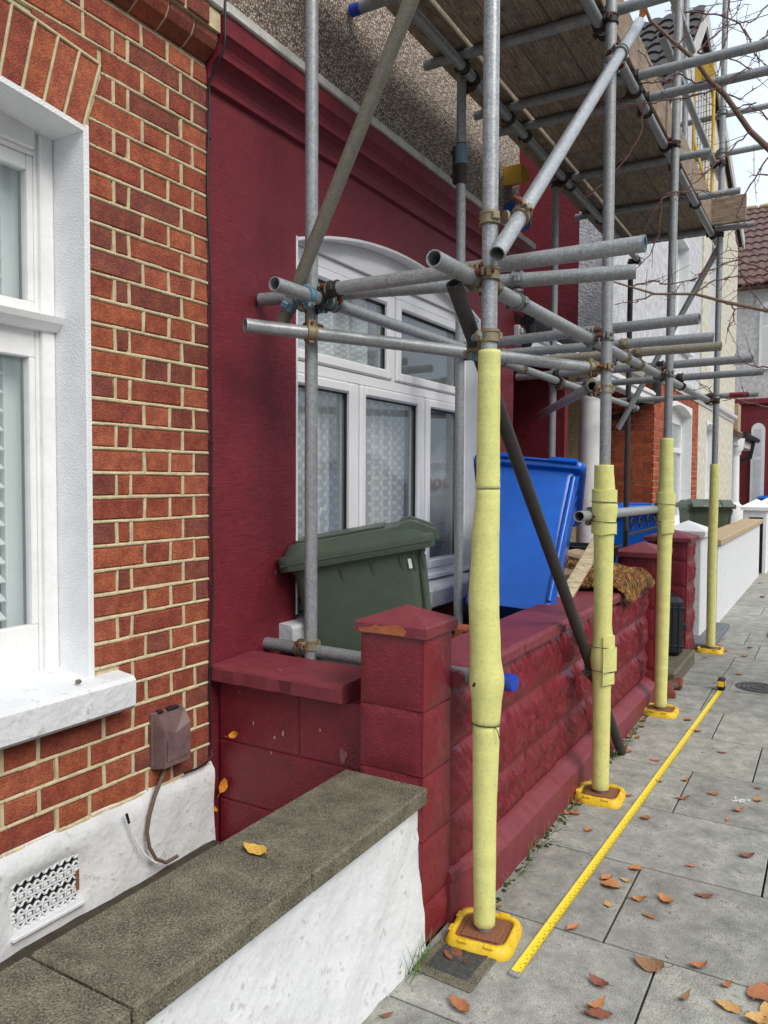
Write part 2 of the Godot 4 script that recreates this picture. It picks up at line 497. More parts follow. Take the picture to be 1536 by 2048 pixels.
	for i in 5:
		mat("leaf%d" % i, [c8(206, 144, 92), c8(188, 126, 92), c8(218, 180, 118), c8(150, 96, 80), c8(160, 126, 96)][i], 0.7, "leaf", 11.0, "n_mid", 0.6)
	mat("leaf_yellow", c8(236, 196, 96), 0.7, "leaf", 8.0, "n_mid", 0.4)
	mat("leaf_orange", c8(240, 160, 40), 0.6, "leaf", 8.0, "n_mid", 0.4)
	mat("grass", c8(96, 124, 64), 0.8)
	mat("moss", c8(74, 82, 46), 1.0, "speck", 8.0, "n_mid", 1.0)
	mat("roof_dark", c8(70, 66, 66), 0.9, "mottle", 2.0)
	mat("roof_brown", c8(118, 92, 86), 0.9, "mottle", 2.0)
	mat("cast_iron", c8(104, 106, 108), 0.65, "speck", 5.0, "n_mid", 0.8, 0.2)
	mat("sack", c8(206, 208, 208), 0.7, "mottle", 3.0, "n_lump", 0.5)
	mat("print_red", c8(150, 40, 52), 0.8)
	mat("print_dark", c8(70, 30, 36), 0.8)
	mat("shutter", c8(214, 226, 226), 0.5)
	mat("slate_step", c8(120, 124, 130), 0.7, "mottle", 2.0)
	mat("yellow_steel", c8(240, 196, 60), 0.5, "mottle", 3.0)
	mat("stone_cope", c8(200, 176, 142), 0.9, "mottle", 2.0)
	mat("tape_case", c8(246, 200, 40), 0.45)
	mat("alarm_yellow", c8(190, 146, 40), 0.5)
	mat("alarm_blue", c8(24, 64, 140), 0.4)
	var g := mat("glass", Color(0.86, 0.92, 0.94, 0.10), 0.03)
	g.transparency = BaseMaterial3D.TRANSPARENCY_ALPHA
	g.metallic_specular = 0.45
	MT.leaf0.backlight_enabled = true
	MT.leaf0.backlight = c8(60, 30, 10)

# ---------------------------------------------------------------- camera, sky, light
func make_view() -> void:
	cam_basis = Basis(Vector3.UP, deg_to_rad(30.54)) * Basis(Vector3.RIGHT, deg_to_rad(-2.405)) * Basis(Vector3.BACK, deg_to_rad(0.307))
	var cam := Camera3D.new()
	cam.name = "camera"
	cam.transform = Transform3D(cam_basis, CAM)
	cam.fov = rad_to_deg(2.0 * atan(1024.0 / FOCAL))
	cam.near = 0.05; cam.far = 400.0
	add_child(cam)
	cam.current = true
	var e := Environment.new()
	e.background_mode = Environment.BG_SKY
	var sk := ProceduralSkyMaterial.new()
	sk.sky_top_color = Color(0.84, 0.89, 0.95)
	sk.sky_horizon_color = Color(0.60, 0.645, 0.71)
	sk.sky_curve = 0.6
	sk.ground_bottom_color = Color(0.3, 0.3, 0.3)
	sk.ground_horizon_color = Color(0.6, 0.61, 0.62)
	sk.sun_angle_max = 1.0
	var f := FastNoiseLite.new()
	f.seed = 5; f.frequency = 0.008; f.fractal_octaves = 5
	var im := f.get_seamless_image(1024, 512)
	im.convert(Image.FORMAT_RGBA8)
	var d := im.get_data()
	for i in 1024 * 512:
		var a := smoothstep(0.35, 0.75, d[i * 4] / 255.0)
		d[i * 4] = 255; d[i * 4 + 1] = 255; d[i * 4 + 2] = 250
		d[i * 4 + 3] = int(a * 40.0)
	sk.sky_cover = ImageTexture.create_from_image(Image.create_from_data(1024, 512, false, Image.FORMAT_RGBA8, d))
	var sky := Sky.new()
	sky.sky_material = sk
	e.sky = sky
	e.background_energy_multiplier = 1.0
	e.tonemap_mode = Environment.TONE_MAPPER_LINEAR
	e.tonemap_exposure = 1.66
	e.sdfgi_enabled = true; e.ssao_enabled = true; e.ssil_enabled = true
	var we := WorldEnvironment.new()
	we.name = "environment"
	we.environment = e
	add_child(we)
	var sun := DirectionalLight3D.new()
	sun.name = "sun"
	sun.light_energy = 0.5
	sun.light_color = Color(1.0, 0.985, 0.955)
	sun.light_angular_distance = 32.0
	sun.shadow_enabled = true
	add_child(sun)
	sun.look_at_from_position(Vector3(6.0, 6.2, 2.0), Vector3.ZERO)

# ---------------------------------------------------------------- ground
func make_ground() -> void:
	var b := MB.new()
	b.quad(Vector3(-60, -0.03, 60), Vector3(3.4, -0.03, 60), Vector3(3.4, -0.03, -120), Vector3(-60, -0.03, -120))
	setting("ground", b, MT.joint)
	b = MB.new()
	b.quad(Vector3(3.4, -0.11, 60), Vector3(60, -0.11, 60), Vector3(60, -0.11, -120), Vector3(3.4, -0.11, -120))
	setting("road", b, MT.asphalt)
	b = MB.new()
	b.box(Vector3(3.3, -0.06, -20), Vector3(0.2, 0.11, 80), 0.01)
	setting("kerb", b, MT.paving_c)
	# flags: rows of slabs between cross joints, joints staggered
	var pav := Node3D.new()
	pav.name = "pavement"
	add_child(pav)
	pav.set_meta("kind", "structure")
	var zs := [1.0, 0.45, -0.12, -0.68, -1.24, -1.80, -2.355, -2.90, -3.45, -4.0, -4.56, -5.12, -5.70, -6.27, -6.82, -7.40, -7.96, -8.58]
	while zs[-1] > -26.0:
		zs.append(zs[-1] - 0.57)
	var firsts := {5: 1.51, 6: 1.343, 7: 1.745, 8: 1.354, 9: 1.62, 10: 1.365, 11: 1.226, 12: 1.24, 13: 1.248, 14: 1.388, 15: 1.256}
	for i in zs.size() - 1:
		var z0: float = zs[i]; var z1: float = zs[i + 1]
		var xs := [0.88]
		xs.append(firsts.get(i, rng.randf_range(1.25, 1.75)))
		while xs[-1] < 3.0:
			xs.append(minf(xs[-1] + rng.randf_range(0.62, 0.9), 3.195))
		if i < 5:
			xs.insert(0, 0.86)
		for j in xs.size() - 1:
			if xs[j + 1] - xs[j] < 0.1:
				continue
			var p := MB.new()
			var g := 0.0035
			var c := Vector3((xs[j] + xs[j + 1]) * 0.5, -0.025, (z0 + z1) * 0.5)
			var tilt := Basis(Vector3.RIGHT, rng.randf_range(-0.002, 0.002)) * Basis(Vector3.BACK, rng.randf_range(-0.002, 0.002))
			p.box(c, Vector3(xs[j + 1] - xs[j] - 2 * g, 0.05, absf(z1 - z0) - 0.008), 0.002, tilt)
			part("paving_slab", p, MT[["paving", "paving_b", "paving_c", "paving_d", "paving_e", "paving"][rng.randi() % 6]], pav)
	# earth and old concrete in the two front gardens
	b = MB.new()
	b.bx(Vector3(0.0, -0.02, -2.05), Vector3(0.62, 0.12, 0.6))
	setting("garden_floor", b, MT.dirt)
	b = MB.new()
	b.bx(Vector3(-2.0, -0.02, -5.3), Vector3(0.74, 0.10, -2.16))
	setting("garden_floor", b, MT.dirt)
	b = MB.new()
	b.bx(Vector3(-2.2, -0.02, -9.6), Vector3(0.80, 0.09, -5.3))
	setting("porch_floor", b, MT.concrete)

# ---------------------------------------------------------------- brick house on the near side
const CORNER := -2.045
func brick_mesh(len: float, hgt: float, dep: float) -> ArrayMesh:
	var b := MB.new()
	b.box(Vector3.ZERO, Vector3(dep, hgt, len), 0.0042, Basis(), 0.002, rng)
	return b.done()
var brick_lib := {}
func put_brick(parent: Node3D, z0: float, z1: float, y0: float, y1: float, x: float) -> void:
	var len := absf(z1 - z0)
	var key := "%.3f_%.3f_%d" % [len, y1 - y0, rng.randi() % 5]
	if not brick_lib.has(key):
		brick_lib[key] = brick_mesh(len, y1 - y0, 0.05)
	var o := part("brick", brick_lib[key], MT["brick%d" % (rng.randi() % 7)], parent)
	o.position = Vector3(x - 0.025 + rng.randf_range(-0.0015, 0.0015), (y0 + y1) * 0.5, (z0 + z1) * 0.5)
	o.rotation = Vector3(rng.randf_range(-0.006, 0.006), rng.randf_range(-0.004, 0.004), rng.randf_range(-0.01, 0.01))
func make_brick_house() -> void:
	var h := thing("brick_house", "red brick house with buff pointing and white sash window", "house")
	var wz0 := -1.535   # window opening from here towards the viewer
	# backing wall with the opening for the window, all set behind the pointing
	var b := MB.new()
	var bx := -0.006
	b.bx(Vector3(-0.3, 0.10, CORNER), Vector3(bx, 3.0, wz0))
	b.bx(Vector3(-0.3, 0.10, wz0), Vector3(bx, 0.70, 1.2))
	b.bx(Vector3(-0.3, 2.70, wz0), Vector3(bx, 3.0, 1.2))
	b.bx(Vector3(-0.3, 0.70, 0.15), Vector3(bx, 2.70, 1.2))
	b.bx(Vector3(-0.3, 2.50, wz0), Vector3(bx, 2.70, 0.15))
	part("wall", b, MT.mortar, h)
	b = MB.new()
	b.bx(Vector3(-4.0, 0.0, CORNER), Vector3(-0.31, 7.0, CORNER + 0.1))
	b.bx(Vector3(-4.0, 0.0, 1.1), Vector3(-0.31, 7.0, 1.2))
	b.bx(Vector3(-4.1, 0.0, CORNER), Vector3(-4.0, 7.0, 1.2))
	b.bx(Vector3(-4.0, 0.0, CORNER + 0.11), Vector3(-0.31, 0.1, 1.09))
	b.bx(Vector3(-4.0, 2.75, CORNER + 0.11), Vector3(-0.31, 2.85, 1.09))
	part("inner_wall", b, MT.room, h)
	# courses
	var y0 := 0.397     # bed joint at the plinth
	var pitch := 0.0749
	var jt := 0.0125
	var point := MB.new()
	for k in 33:
		var yb := y0 + k * pitch
		var yt := yb + pitch
		if yt > 2.88:
			break
		var odd := (k % 2) == 1
		var js := [CORNER - 0.002, -1.924, -1.699, -1.642] if odd else [CORNER - 0.002, -1.977, -1.865, -1.755]
		var open_lo := yb > 0.80 and yb < 2.44
		if open_lo:
			js.append(wz0)
		else:
			var z := -1.535
			if yb < 0.8:
				z = -1.585 if odd else -1.53
				if odd:
					js.pop_back()
			js.append(z)
			var st := not odd
			var lim := 1.1
			while z < lim:
				z += 0.113 if st else 0.226
				st = not st
				js.append(z)
		for j in js.size() - 1:
			var a: float = js[j] + (jt * 0.5 if j > 0 else 0.0)
			var c: float = js[j + 1] - jt * 0.5
			# leave room for the arch over the window and for the sill
			if yb > 2.40 and yb < 2.68:
				# cut to the slope of the arch
				var s0 := -1.541 - (clampf(yb, 2.46, 2.665) - 2.46) * 0.30
				var s1 := -1.541 - (clampf(yt, 2.46, 2.665) - 2.46) * 0.30
				if yt > 2.70:
					s1 = s0
				if a > maxf(s0, s1) - 0.01:
					continue
				if c > minf(s0, s1) - 0.006:
					var m := MB.new()
					var ya := yb + jt * 0.5; var yc := yt - jt * 0.5
					m.prism(PackedVector2Array([Vector2(a, ya), Vector2(s0 - 0.006, ya), Vector2(s1 - 0.006, yc), Vector2(a, yc)]), Vector3(-0.05, 0, 0), Vector3.BACK, Vector3.UP, Vector3(0.05, 0, 0))
					part("brick", m, MT["brick%d" % (rng.randi() % 7)], h)
					if j > 0:
						point.box(Vector3(-0.0035, (yb + yt) * 0.5, js[j]), Vector3(0.013, pitch - 0.006, 0.013), 0.003)
					continue
			if yt > 0.705 and yb < 0.835 and c > -1.645:
				if a > -1.65:
					continue
				c = -1.648
				if c - a < 0.02:
					continue
			put_brick(h, a, c, yb + jt * 0.5, yt - jt * 0.5, 0.0)
			# upright joint, proud ribbon
			if j > 0:
				point.box(Vector3(-0.0054, (yb + yt) * 0.5, js[j] + rng.randf_range(-0.001, 0.001)), Vector3(0.013, pitch - 0.006, rng.randf_range(0.0105, 0.0145)), 0.003, Basis(Vector3.RIGHT, rng.randf_range(-0.06, 0.06)))
		# bed joint: a proud ribbon in short uneven lengths
		var zend := wz0 - 0.004 if open_lo else 1.15
		if yb > 2.40 and yb < 2.68:
			zend = -1.541 - (clampf(yb, 2.46, 2.665) - 2.46) * 0.30 - 0.003
		if yb > 0.705 and yb < 0.835:
			zend = -1.648
		var zz := CORNER - 0.004
		while zz < zend - 0.001:
			var ze := minf(zz + rng.randf_range(0.05, 0.09), zend)
			point.box(Vector3(-0.0052 + rng.randf_range(-0.0006, 0.0006), yb + rng.randf_range(-0.0007, 0.0007), (zz + ze) * 0.5), Vector3(0.016, rng.randf_range(0.0098, 0.0128), ze - zz + 0.001), 0.0035)
			zz = ze
	part("pointing", point, MT.mortar, h)
	# gauged arch of bricks on end
	var arch := MB.new()
	for i in 20:
		var t0 := i * 0.0655
		var zb := wz0 + 0.002 + t0
		if zb > -0.1:
			break
		var lean := lerpf(0.30, 0.0, clampf(t0 / 0.72, 0.0, 1.0))
		var rise := 0.05 * (1.0 - pow(1.0 - clampf(t0 / 0.72, 0.0, 1.0), 2.0))
		var hh := 0.205
		var dz0 := -hh * lean
		var dz1 := -hh * lerpf(0.30, 0.0, clampf((t0 + 0.0655) / 0.72, 0.0, 1.0))
		var yl := 2.462 + rise
		var v := MB.new()
		var g := 0.0045
		var rows := []
		for xx in [-0.05, -0.003, 0.0]:
			var q := 0.0 if xx < -0.001 else 0.003
			rows.append([Vector3(xx, yl + 0.004 + q, zb + g + q), Vector3(xx, yl + 0.004 + q, zb + 0.0655 - g - q), Vector3(xx, yl + hh - g - q, zb + 0.0655 + dz1 - g - q), Vector3(xx, yl + hh - g - q, zb + dz0 + g + q)])
		v.loft(rows, true, true, false)
		part("arch_brick", v, MT["brick%d" % [0, 2, 4, 6, 1][rng.randi() % 5]], h)
		arch.sweep([Vector3(-0.001, yl, zb), Vector3(-0.001, yl + hh, zb + dz0)], [0.0052, 0.0048], 6, true)
	arch.sweep([Vector3(-0.002, 2.668, -1.588), Vector3(-0.002, 2.70, -1.3), Vector3(-0.002, 2.718, -0.9), Vector3(-0.002, 2.718, 0.0)], [0.006, 0.006, 0.006, 0.006], 6)
	part("arch_pointing", arch, MT.mortar, h)
	# bricks between the arch and the course above it
	for i in 3:
		var m := MB.new()
		var za := -1.583 + i * 0.226; var zb2 := minf(za + 0.214, -1.0)
		var ex := func(z: float) -> float: return 2.462 + 0.05 * (1.0 - pow(1.0 - clampf((z - wz0) / 0.72, 0.0, 1.0), 2.0)) + 0.212
		m.prism(PackedVector2Array([Vector2(za, ex.call(za)), Vector2(zb2, ex.call(zb2)), Vector2(zb2, 2.7125), Vector2(za, 2.7125)]), Vector3(-0.05, 0, 0), Vector3.BACK, Vector3.UP, Vector3(0.05, 0, 0))
		if ex.call(zb2) < 2.708:
			part("brick", m, MT["brick%d" % (rng.randi() % 7)], h)
	# moulded cornice bricks
	var prof := [Vector2(-0.05, 0.0), Vector2(0.006, 0.0), Vector2(0.02, 0.012), Vector2(0.045, 0.03), Vector2(0.058, 0.055), Vector2(0.06, 0.072), Vector2(-0.05, 0.072)]
	for i in 28:
		var m := MB.new()
		var z0 := CORNER + 0.002 + i * 0.113
		m.prism(PackedVector2Array(prof), Vector3(0, 2.877, z0 + 0.005), Vector3.RIGHT, Vector3.UP, Vector3(0, 0, 0.103))
		part("cornice_brick", m, MT["brick%d" % [1, 3, 4, 5][rng.randi() % 4]], h)
		m = MB.new()
		m.box(Vector3(0.012, 2.992, z0 + 0.11), Vector3(0.13, 0.066, 0.102), 0.004)
		part("cornice_brick", m, MT["brick%d" % [3, 5][rng.randi() % 2]], h)
	b = MB.new()
	b.prism(PackedVector2Array([Vector2(-0.05, 2.88), Vector2(0.002, 2.88), Vector2(0.016, 2.89), Vector2(0.040, 2.908), Vector2(0.053, 2.932), Vector2(0.054, 2.957), Vector2(-0.05, 2.957)]), Vector3(0, 0, CORNER + 0.004), Vector3.RIGHT, Vector3.UP, Vector3(0, 0, 3.2))
	b.bx(Vector3(-0.05, 2.958, CORNER + 0.004), Vector3(0.070, 3.022, 1.15))
	part("cornice_mortar", b, MT.mortar, h)
	b = MB.new()
	b.bx(Vector3(-0.3, 3.03, CORNER), Vector3(0.085, 3.08, 1.2), 0.005)
	part("string_course", b, MT.fascia, h)
	b = MB.new()
	b.bx(Vector3(-0.3, 3.08, CORNER), Vector3(0.0, 7.0, 1.2))
	part("upper_wall", b, MT.pebbledash, h)
	# plinth
	var g := []
	for i in 46:
		var row := []
		for j in 14:
			var z := lerpf(-2.058, 0.6, i / 45.0)
			var yy := lerpf(0.05, 0.405 + 0.004 * sin(i * 1.7) + 0.003 * sin(i * 4.1), j / 13.0)
			var xx := 0.016 + 0.004 * sin(z * 11.0 + yy * 9.0) + 0.003 * sin(z * 37.0 + yy * 23.0)
			if j == 13:
				xx = -0.004
			elif j == 12:
				xx -= 0.003
			# sunk field for the air brick
			if z > -1.478 and z < -1.262 and yy > 0.175 and yy < 0.318:
				xx = -0.004
			row.append(Vector3(xx, yy, z))
		g.append(row)
	b = MB.new()
	b.sheet(g)
	part("plinth", b, MT.white_render, h)
	# air brick: plate, raised letters-like bars and dark slots
	var ab := MB.new()
	ab.bx(Vector3(-0.03, 0.170, -1.482), Vector3(0.002, 0.323, -1.258))
	var vent := part("air_brick", ab, MT.void, h)
	ab = MB.new()
	for r in 7:
		for cidx in 9:
			var yy := 0.181 + r * 0.0205
			var z := -1.472 + cidx * 0.0255
			match r % 3:
				0:
					ab.box(Vector3(0.004, yy, z - 0.005), Vector3(0.010, 0.006, 0.017), 0.002, Basis(Vector3.RIGHT, 0.9))
					ab.box(Vector3(0.004, yy, z + 0.007), Vector3(0.010, 0.006, 0.017), 0.002, Basis(Vector3.RIGHT, -0.9))
				1:
					ab.box(Vector3(0.004, yy, z), Vector3(0.010, 0.011, 0.0135), 0.002)
					ab.box(Vector3(0.004, yy, z + 0.0115), Vector3(0.010, 0.0205, 0.004), 0.001)
				2:
					ab.box(Vector3(0.004, yy, z - 0.005), Vector3(0.010, 0.006, 0.017), 0.002, Basis(Vector3.RIGHT, -0.9))
					ab.box(Vector3(0.004, yy, z + 0.007), Vector3(0.010, 0.006, 0.017), 0.002, Basis(Vector3.RIGHT, 0.9))
	for r in 8:
		if r % 3 == 0: continue
		ab.box(Vector3(0.003, 0.171 + r * 0.0205 + rng.randf_range(-0.001, 0.001), -1.37), Vector3(0.009, 0.005, 0.222), 0.001)
	part("grille", ab, MT.white_render, vent)
	ab = MB.new()
	ab.bx(Vector3(0.0, 0.155, -1.49), Vector3(0.030, 0.170, -1.252), 0.004)
	part("ledge", ab, MT.white_render, vent)
	ab = MB.new()
	ab.box(Vector3(0.007, 0.23, -1.4755), Vector3(0.008, 0.062, 0.012), 0.002)
	part("rust_stain", ab, MT.rust_plate, vent)
	# window: reveal, sill, sashes, glass, shutters
	var win := MB.new()
	win.bx(Vector3(-0.16, 0.815, wz0 - 0.016), Vector3(0.0035, 2.47, wz0 + 0.004), 0.003)
	win.bx(Vector3(-0.16, 0.815, 0.14), Vector3(0.003, 2.47, 0.16))
	var ap := PackedVector2Array()
	for i in 13:
		var zz := lerpf(wz0 + 0.0045, 0.139, i / 12.0)
		var tt := clampf((zz - wz0) / 0.72, 0.0, 2.0)
		ap.append(Vector2(zz, 2.447 + 0.05 * (1.0 - pow(1.0 - minf(tt, 2.0), 2.0))))
	for i in 13:
		ap.append(ap[12 - i] + Vector2(0, 0.016))
	win.prism(ap, Vector3(-0.16, 0, 0), Vector3.BACK, Vector3.UP, Vector3(0.163, 0, 0))
	var wn := part("window", win, MT.white_reveal, h)
	var fr := MB.new()
	fr.bx(Vector3(-0.19, 0.83, wz0 + 0.005), Vector3(-0.135, 2.49, wz0 + 0.05), 0.004)     # box frame
	fr.bx(Vector3(-0.19, 0.83, wz0 + 0.05), Vector3(-0.150, 2.49, wz0 + 0.062), 0.003)
	fr.bx(Vector3(-0.19, 2.40, wz0 + 0.062), Vector3(-0.137, 2.51, 0.139), 0.006)
	fr.bx(Vector3(-0.19, 2.385, wz0 + 0.062), Vector3(-0.146, 2.40, 0.139), 0.003)
	fr.bx(Vector3(-0.19, 0.83, 0.08), Vector3(-0.135, 2.49, 0.139), 0.004)
	part("frame", fr, MT.gloss_white, wn)
	fr = MB.new()
	fr.bx(Vector3(-0.185, 0.835, wz0 + 0.0625), Vector3(-0.152, 0.985, 0.079), 0.004)     # bottom rail
	fr.bx(Vector3(-0.185, 0.985, wz0 + 0.0625), Vector3(-0.152, 1.79, wz0 + 0.083), 0.003)
	fr.bx(Vector3(-0.185, 1.79, wz0 + 0.0625), Vector3(-0.152, 1.885, 0.079), 0.003)
	fr.bx(Vector3(-0.185, 0.985, -0.2), Vector3(-0.152, 1.79, 0.079), 0.003)
	fr.bx(Vector3(-0.185, 1.955, wz0 + 0.0625), Vector3(-0.152, 2.384, wz0 + 0.083), 0.003)
	fr.bx(Vector3(-0.185, 2.34, wz0 + 0.083), Vector3(-0.154, 2.384, 0.079), 0.003)
	fr.bx(Vector3(-0.185, 1.905, wz0 + 0.0625), Vector3(-0.150, 1.955, 0.079), 0.003)
	part("sash", fr, MT.gloss_white, wn)
	fr = MB.new()
	fr.prism(PackedVector2Array([Vector2(-0.19, 1.872), Vector2(-0.125, 1.872), Vector2(-0.112, 1.885), Vector2(-0.100, 1.895), Vector2(-0.092, 1.912), Vector2(-0.145, 1.922), Vector2(-0.19, 1.922)]), Vector3(0, 0, wz0 + 0.0045), Vector3.RIGHT, Vector3.UP, Vector3(0, 0, 1.66))
	part("drip_rail", fr, MT.gloss_white, wn)
	fr = MB.new()
	fr.bx(Vector3(-0.172, 0.985, wz0 + 0.083), Vector3(-0.168, 1.79, -0.2))
	part("pane", fr, MT.glass, wn)
	fr = MB.new()
	fr.bx(Vector3(-0.172, 1.955, wz0 + 0.083), Vector3(-0.168, 2.34, 0.079))
	part("pane", fr, MT.glass, wn)
	# shutters standing inside
	var sh := part("shutter", _shutter_frame(wz0), MT.shutter, h)
	for i in 26:
		var s := MB.new()
		s.box(Vector3(-0.252, 0.96 + i * 0.057, wz0 + 0.50), Vector3(0.066, 0.009, 0.76), 0.003, Basis(Vector3.BACK, -0.55))
		part("slat", s, MT.shutter, sh)
	var sh2 := sh.duplicate()
	h.add_child(sh2, true)
	sh2.position.z += 0.81
	# sill
	b = MB.new()
	var sg := [Vector2(-0.15, 0.735), Vector2(0.062, 0.716), Vector2(0.074, 0.727), Vector2(0.076, 0.805), Vector2(0.066, 0.818), Vector2(-0.15, 0.842)]
	b.prism(PackedVector2Array(sg), Vector3(0, 0, -1.645), Vector3.RIGHT, Vector3.UP, Vector3(0, 0, 2.2))
	part("window_sill", b, MT.white_render, h)
	b = MB.new()
	for q in [[-1.47, 0.018], [-0.97, 0.012]]:
		b.box(Vector3(0.03, 0.833, q[0]), Vector3(0.014, 0.012, q[1]), 0.004)
	part("sill_chip", b, MT.concrete, h)
func _shutter_frame(wz0: float) -> MB:
	var s := MB.new()
	s.bx(Vector3(-0.268, 0.86, wz0 + 0.055), Vector3(-0.235, 2.5, wz0 + 0.112), 0.003)
	s.bx(Vector3(-0.268, 0.86, wz0 + 0.89), Vector3(-0.235, 2.5, wz0 + 0.95), 0.003)
	s.bx(Vector3(-0.268, 0.86, wz0 + 0.112), Vector3(-0.235, 0.93, wz0 + 0.89), 0.003)
	s.bx(Vector3(-0.268, 2.42, wz0 + 0.112), Vector3(-0.235, 2.5, wz0 + 0.89), 0.003)
	return s

# ---------------------------------------------------------------- maroon house
func make_red_house() -> void:
	var h := thing("maroon_house", "maroon painted house front with arched white window behind scaffold", "house")
	var za := -2.572; var zb := -4.462   # window opening
	var arch := func(z: float) -> float:
		var t := (z - za) / (zb - za)
		return 2.425 + 0.155 * (1.0 - pow(2.0 * t - 1.0, 2.0))
	var b := MB.new()
	var fx := -0.008
	b.bx(Vector3(-0.25, 0.0, za), Vector3(fx, 2.90, CORNER - 0.001))
	b.bx(Vector3(-0.25, 0.0, -5.04), Vector3(fx, 2.90, zb))
	b.bx(Vector3(-0.25, 0.0, zb), Vector3(fx, 0.74, za))
	var poly := PackedVector2Array([Vector2(za, 2.90), Vector2(zb, 2.90)])
	for i in 17:
		var z := lerpf(zb, za, i / 16.0)
		poly.append(Vector2(z, arch.call(z)))
	b.prism(poly, Vector3(-0.25, 0, 0), Vector3.BACK, Vector3.UP, Vector3(0.25 + fx, 0, 0))
	part("wall", b, MT.maroon, h)
	# room behind the window
	b = MB.new()
	b.bx(Vector3(-3.6, 0.0, -5.0), Vector3(-3.5, 2.9, -2.15))
	b.bx(Vector3(-3.5, 0.0, -2.25), Vector3(-0.26, 2.9, -2.15))
	b.bx(Vector3(-3.5, 0.0, -5.0), Vector3(-0.26, 2.9, -4.9))
	b.bx(Vector3(-3.5, 0.3, -4.9), Vector3(-0.26, 0.4, -2.25))
	b.bx(Vector3(-3.5, 2.75, -4.9), Vector3(-0.26, 2.85, -2.25))
	part("inner_wall", b, MT.room, h)
	# cornice
	b = MB.new()
	var prof := [Vector2(-0.05, 2.80), Vector2(-0.008, 2.80), Vector2(0.012, 2.806), Vector2(0.014, 2.824), Vector2(0.004, 2.83), Vector2(0.008, 2.85), Vector2(0.022, 2.872), Vector2(0.046, 2.887), Vector2(0.060, 2.89), Vector2(0.062, 2.905), Vector2(0.052, 2.912), Vector2(0.058, 2.93), Vector2(0.075, 2.95), Vector2(0.085, 2.957), Vector2(0.085, 3.022), Vector2(-0.05, 3.022)]
	b.prism(PackedVector2Array(prof), Vector3(0, 0, -5.10), Vector3.RIGHT, Vector3.UP, Vector3(0, 0, 5.10 + CORNER - 0.002))
	part("cornice", b, MT.maroon, h)
	b = MB.new()
	b.bx(Vector3(-0.05, 3.024, -5.16), Vector3(0.098, 3.062, CORNER - 0.002), 0.004)
	part("string_course", b, MT.fascia, h)
	b = MB.new()
	b.bx(Vector3(-0.25, 3.062, -5.05), Vector3(0.012, 7.0, CORNER - 0.001))
	part("upper_wall", b, MT.pebbledash, h)
	# sill
	b = MB.new()
	b.prism(PackedVector2Array([Vector2(-0.2, 0.745), Vector2(0.05, 0.73), Vector2(0.058, 0.74), Vector2(0.06, 0.825), Vector2(0.05, 0.838), Vector2(-0.2, 0.862)]), Vector3(0, 0, -4.60), Vector3.RIGHT, Vector3.UP, Vector3(0, 0, 2.14))
	part("window_sill", b, MT.white_render, h)
	# white lined opening
	b = MB.new()
	b.bx(Vector3(-0.2, 0.862, za - 0.012), Vector3(fx + 0.003, 2.43, za + 0.0), 0.002)
	b.bx(Vector3(-0.2, 0.862, zb), Vector3(fx + 0.003, 2.43, zb + 0.012), 0.002)
	var strip := PackedVector2Array()
	for i in 17:
		var z := lerpf(zb + 0.0005, za - 0.0005, i / 16.0)
		strip.append(Vector2(z, arch.call(z) - 0.001))
	for i in 17:
		strip.append(strip[16 - i] - Vector2(0, 0.012))
	b.prism(strip, Vector3(-0.2, 0, 0), Vector3.BACK, Vector3.UP, Vector3(0.2 + fx + 0.003, 0, 0))
	var wn := part("window", b, MT.white_reveal, h)
	# curved head board over the straight frame
	b = MB.new()
	var head := PackedVector2Array([Vector2(za - 0.013, 2.44), Vector2(zb + 0.013, 2.44)])
	for i in 15:
		var z := lerpf(zb + 0.013, za - 0.013, i / 14.0)
		head.append(Vector2(z, maxf(arch.call(z) - 0.014, 2.4405)))
	b.prism(head, Vector3(-0.19, 0, 0), Vector3.BACK, Vector3.UP, Vector3(0.115, 0, 0))
	part("head_board", b, MT.white_reveal, wn)
	# frame members
	var x0 := -0.165; var x1 := -0.095
	var fr := MB.new()
	fr.bx(Vector3(x0, 0.862, -2.62), Vector3(x1, 2.40, za - 0.0125), 0.004)
	fr.bx(Vector3(x0, 0.862, zb + 0.0125), Vector3(x1, 2.40, -4.40), 0.004)
	fr.bx(Vector3(x0, 2.385, -4.40), Vector3(x1, 2.438, -2.62), 0.004)
	fr.bx(Vector3(x0, 0.862, -4.40), Vector3(x1, 0.915, -2.62), 0.004)
	fr.bx(Vector3(x0, 1.895, -4.40), Vector3(x1 + 0.001, 1.945, -2.62), 0.004)
	fr.bx(Vector3(x0, 0.915, -3.195), Vector3(x1 - 0.002, 1.895, -3.155), 0.003)
	fr.bx(Vector3(x0, 0.915, -3.895), Vector3(x1 - 0.002, 1.895, -3.855), 0.003)
	fr.bx(Vector3(x0, 1.945, -3.55), Vector3(x1 - 0.002, 2.385, -3.51), 0.003)
	fr.bx(Vector3(-0.15, 0.8635, zb + 0.013), Vector3(-0.055, 0.888, za - 0.013), 0.004)   # cill nose
	part("frame", fr, MT.upvc, wn)
	for s in [[-3.154, -2.621, 0.916, 1.894], [-3.854, -3.196, 0.916, 1.894], [-4.399, -3.896, 0.916, 1.894], [-3.509, -2.621, 1.946, 2.384], [-4.399, -3.551, 1.946, 2.384]]:
		var c := MB.new()
		var w := 0.05
		var z0: float = s[0] + 0.002; var z1: float = s[1] - 0.002; var y0: float = s[2] + 0.002; var y1: float = s[3] - 0.002
		c.bx(Vector3(-0.15, y0, z0), Vector3(-0.082, y1, z0 + w), 0.009)
		c.bx(Vector3(-0.15, y0, z1 - w), Vector3(-0.082, y1, z1), 0.009)
		c.bx(Vector3(-0.15, y0, z0 + w), Vector3(-0.0825, y0 + w, z1 - w), 0.009)
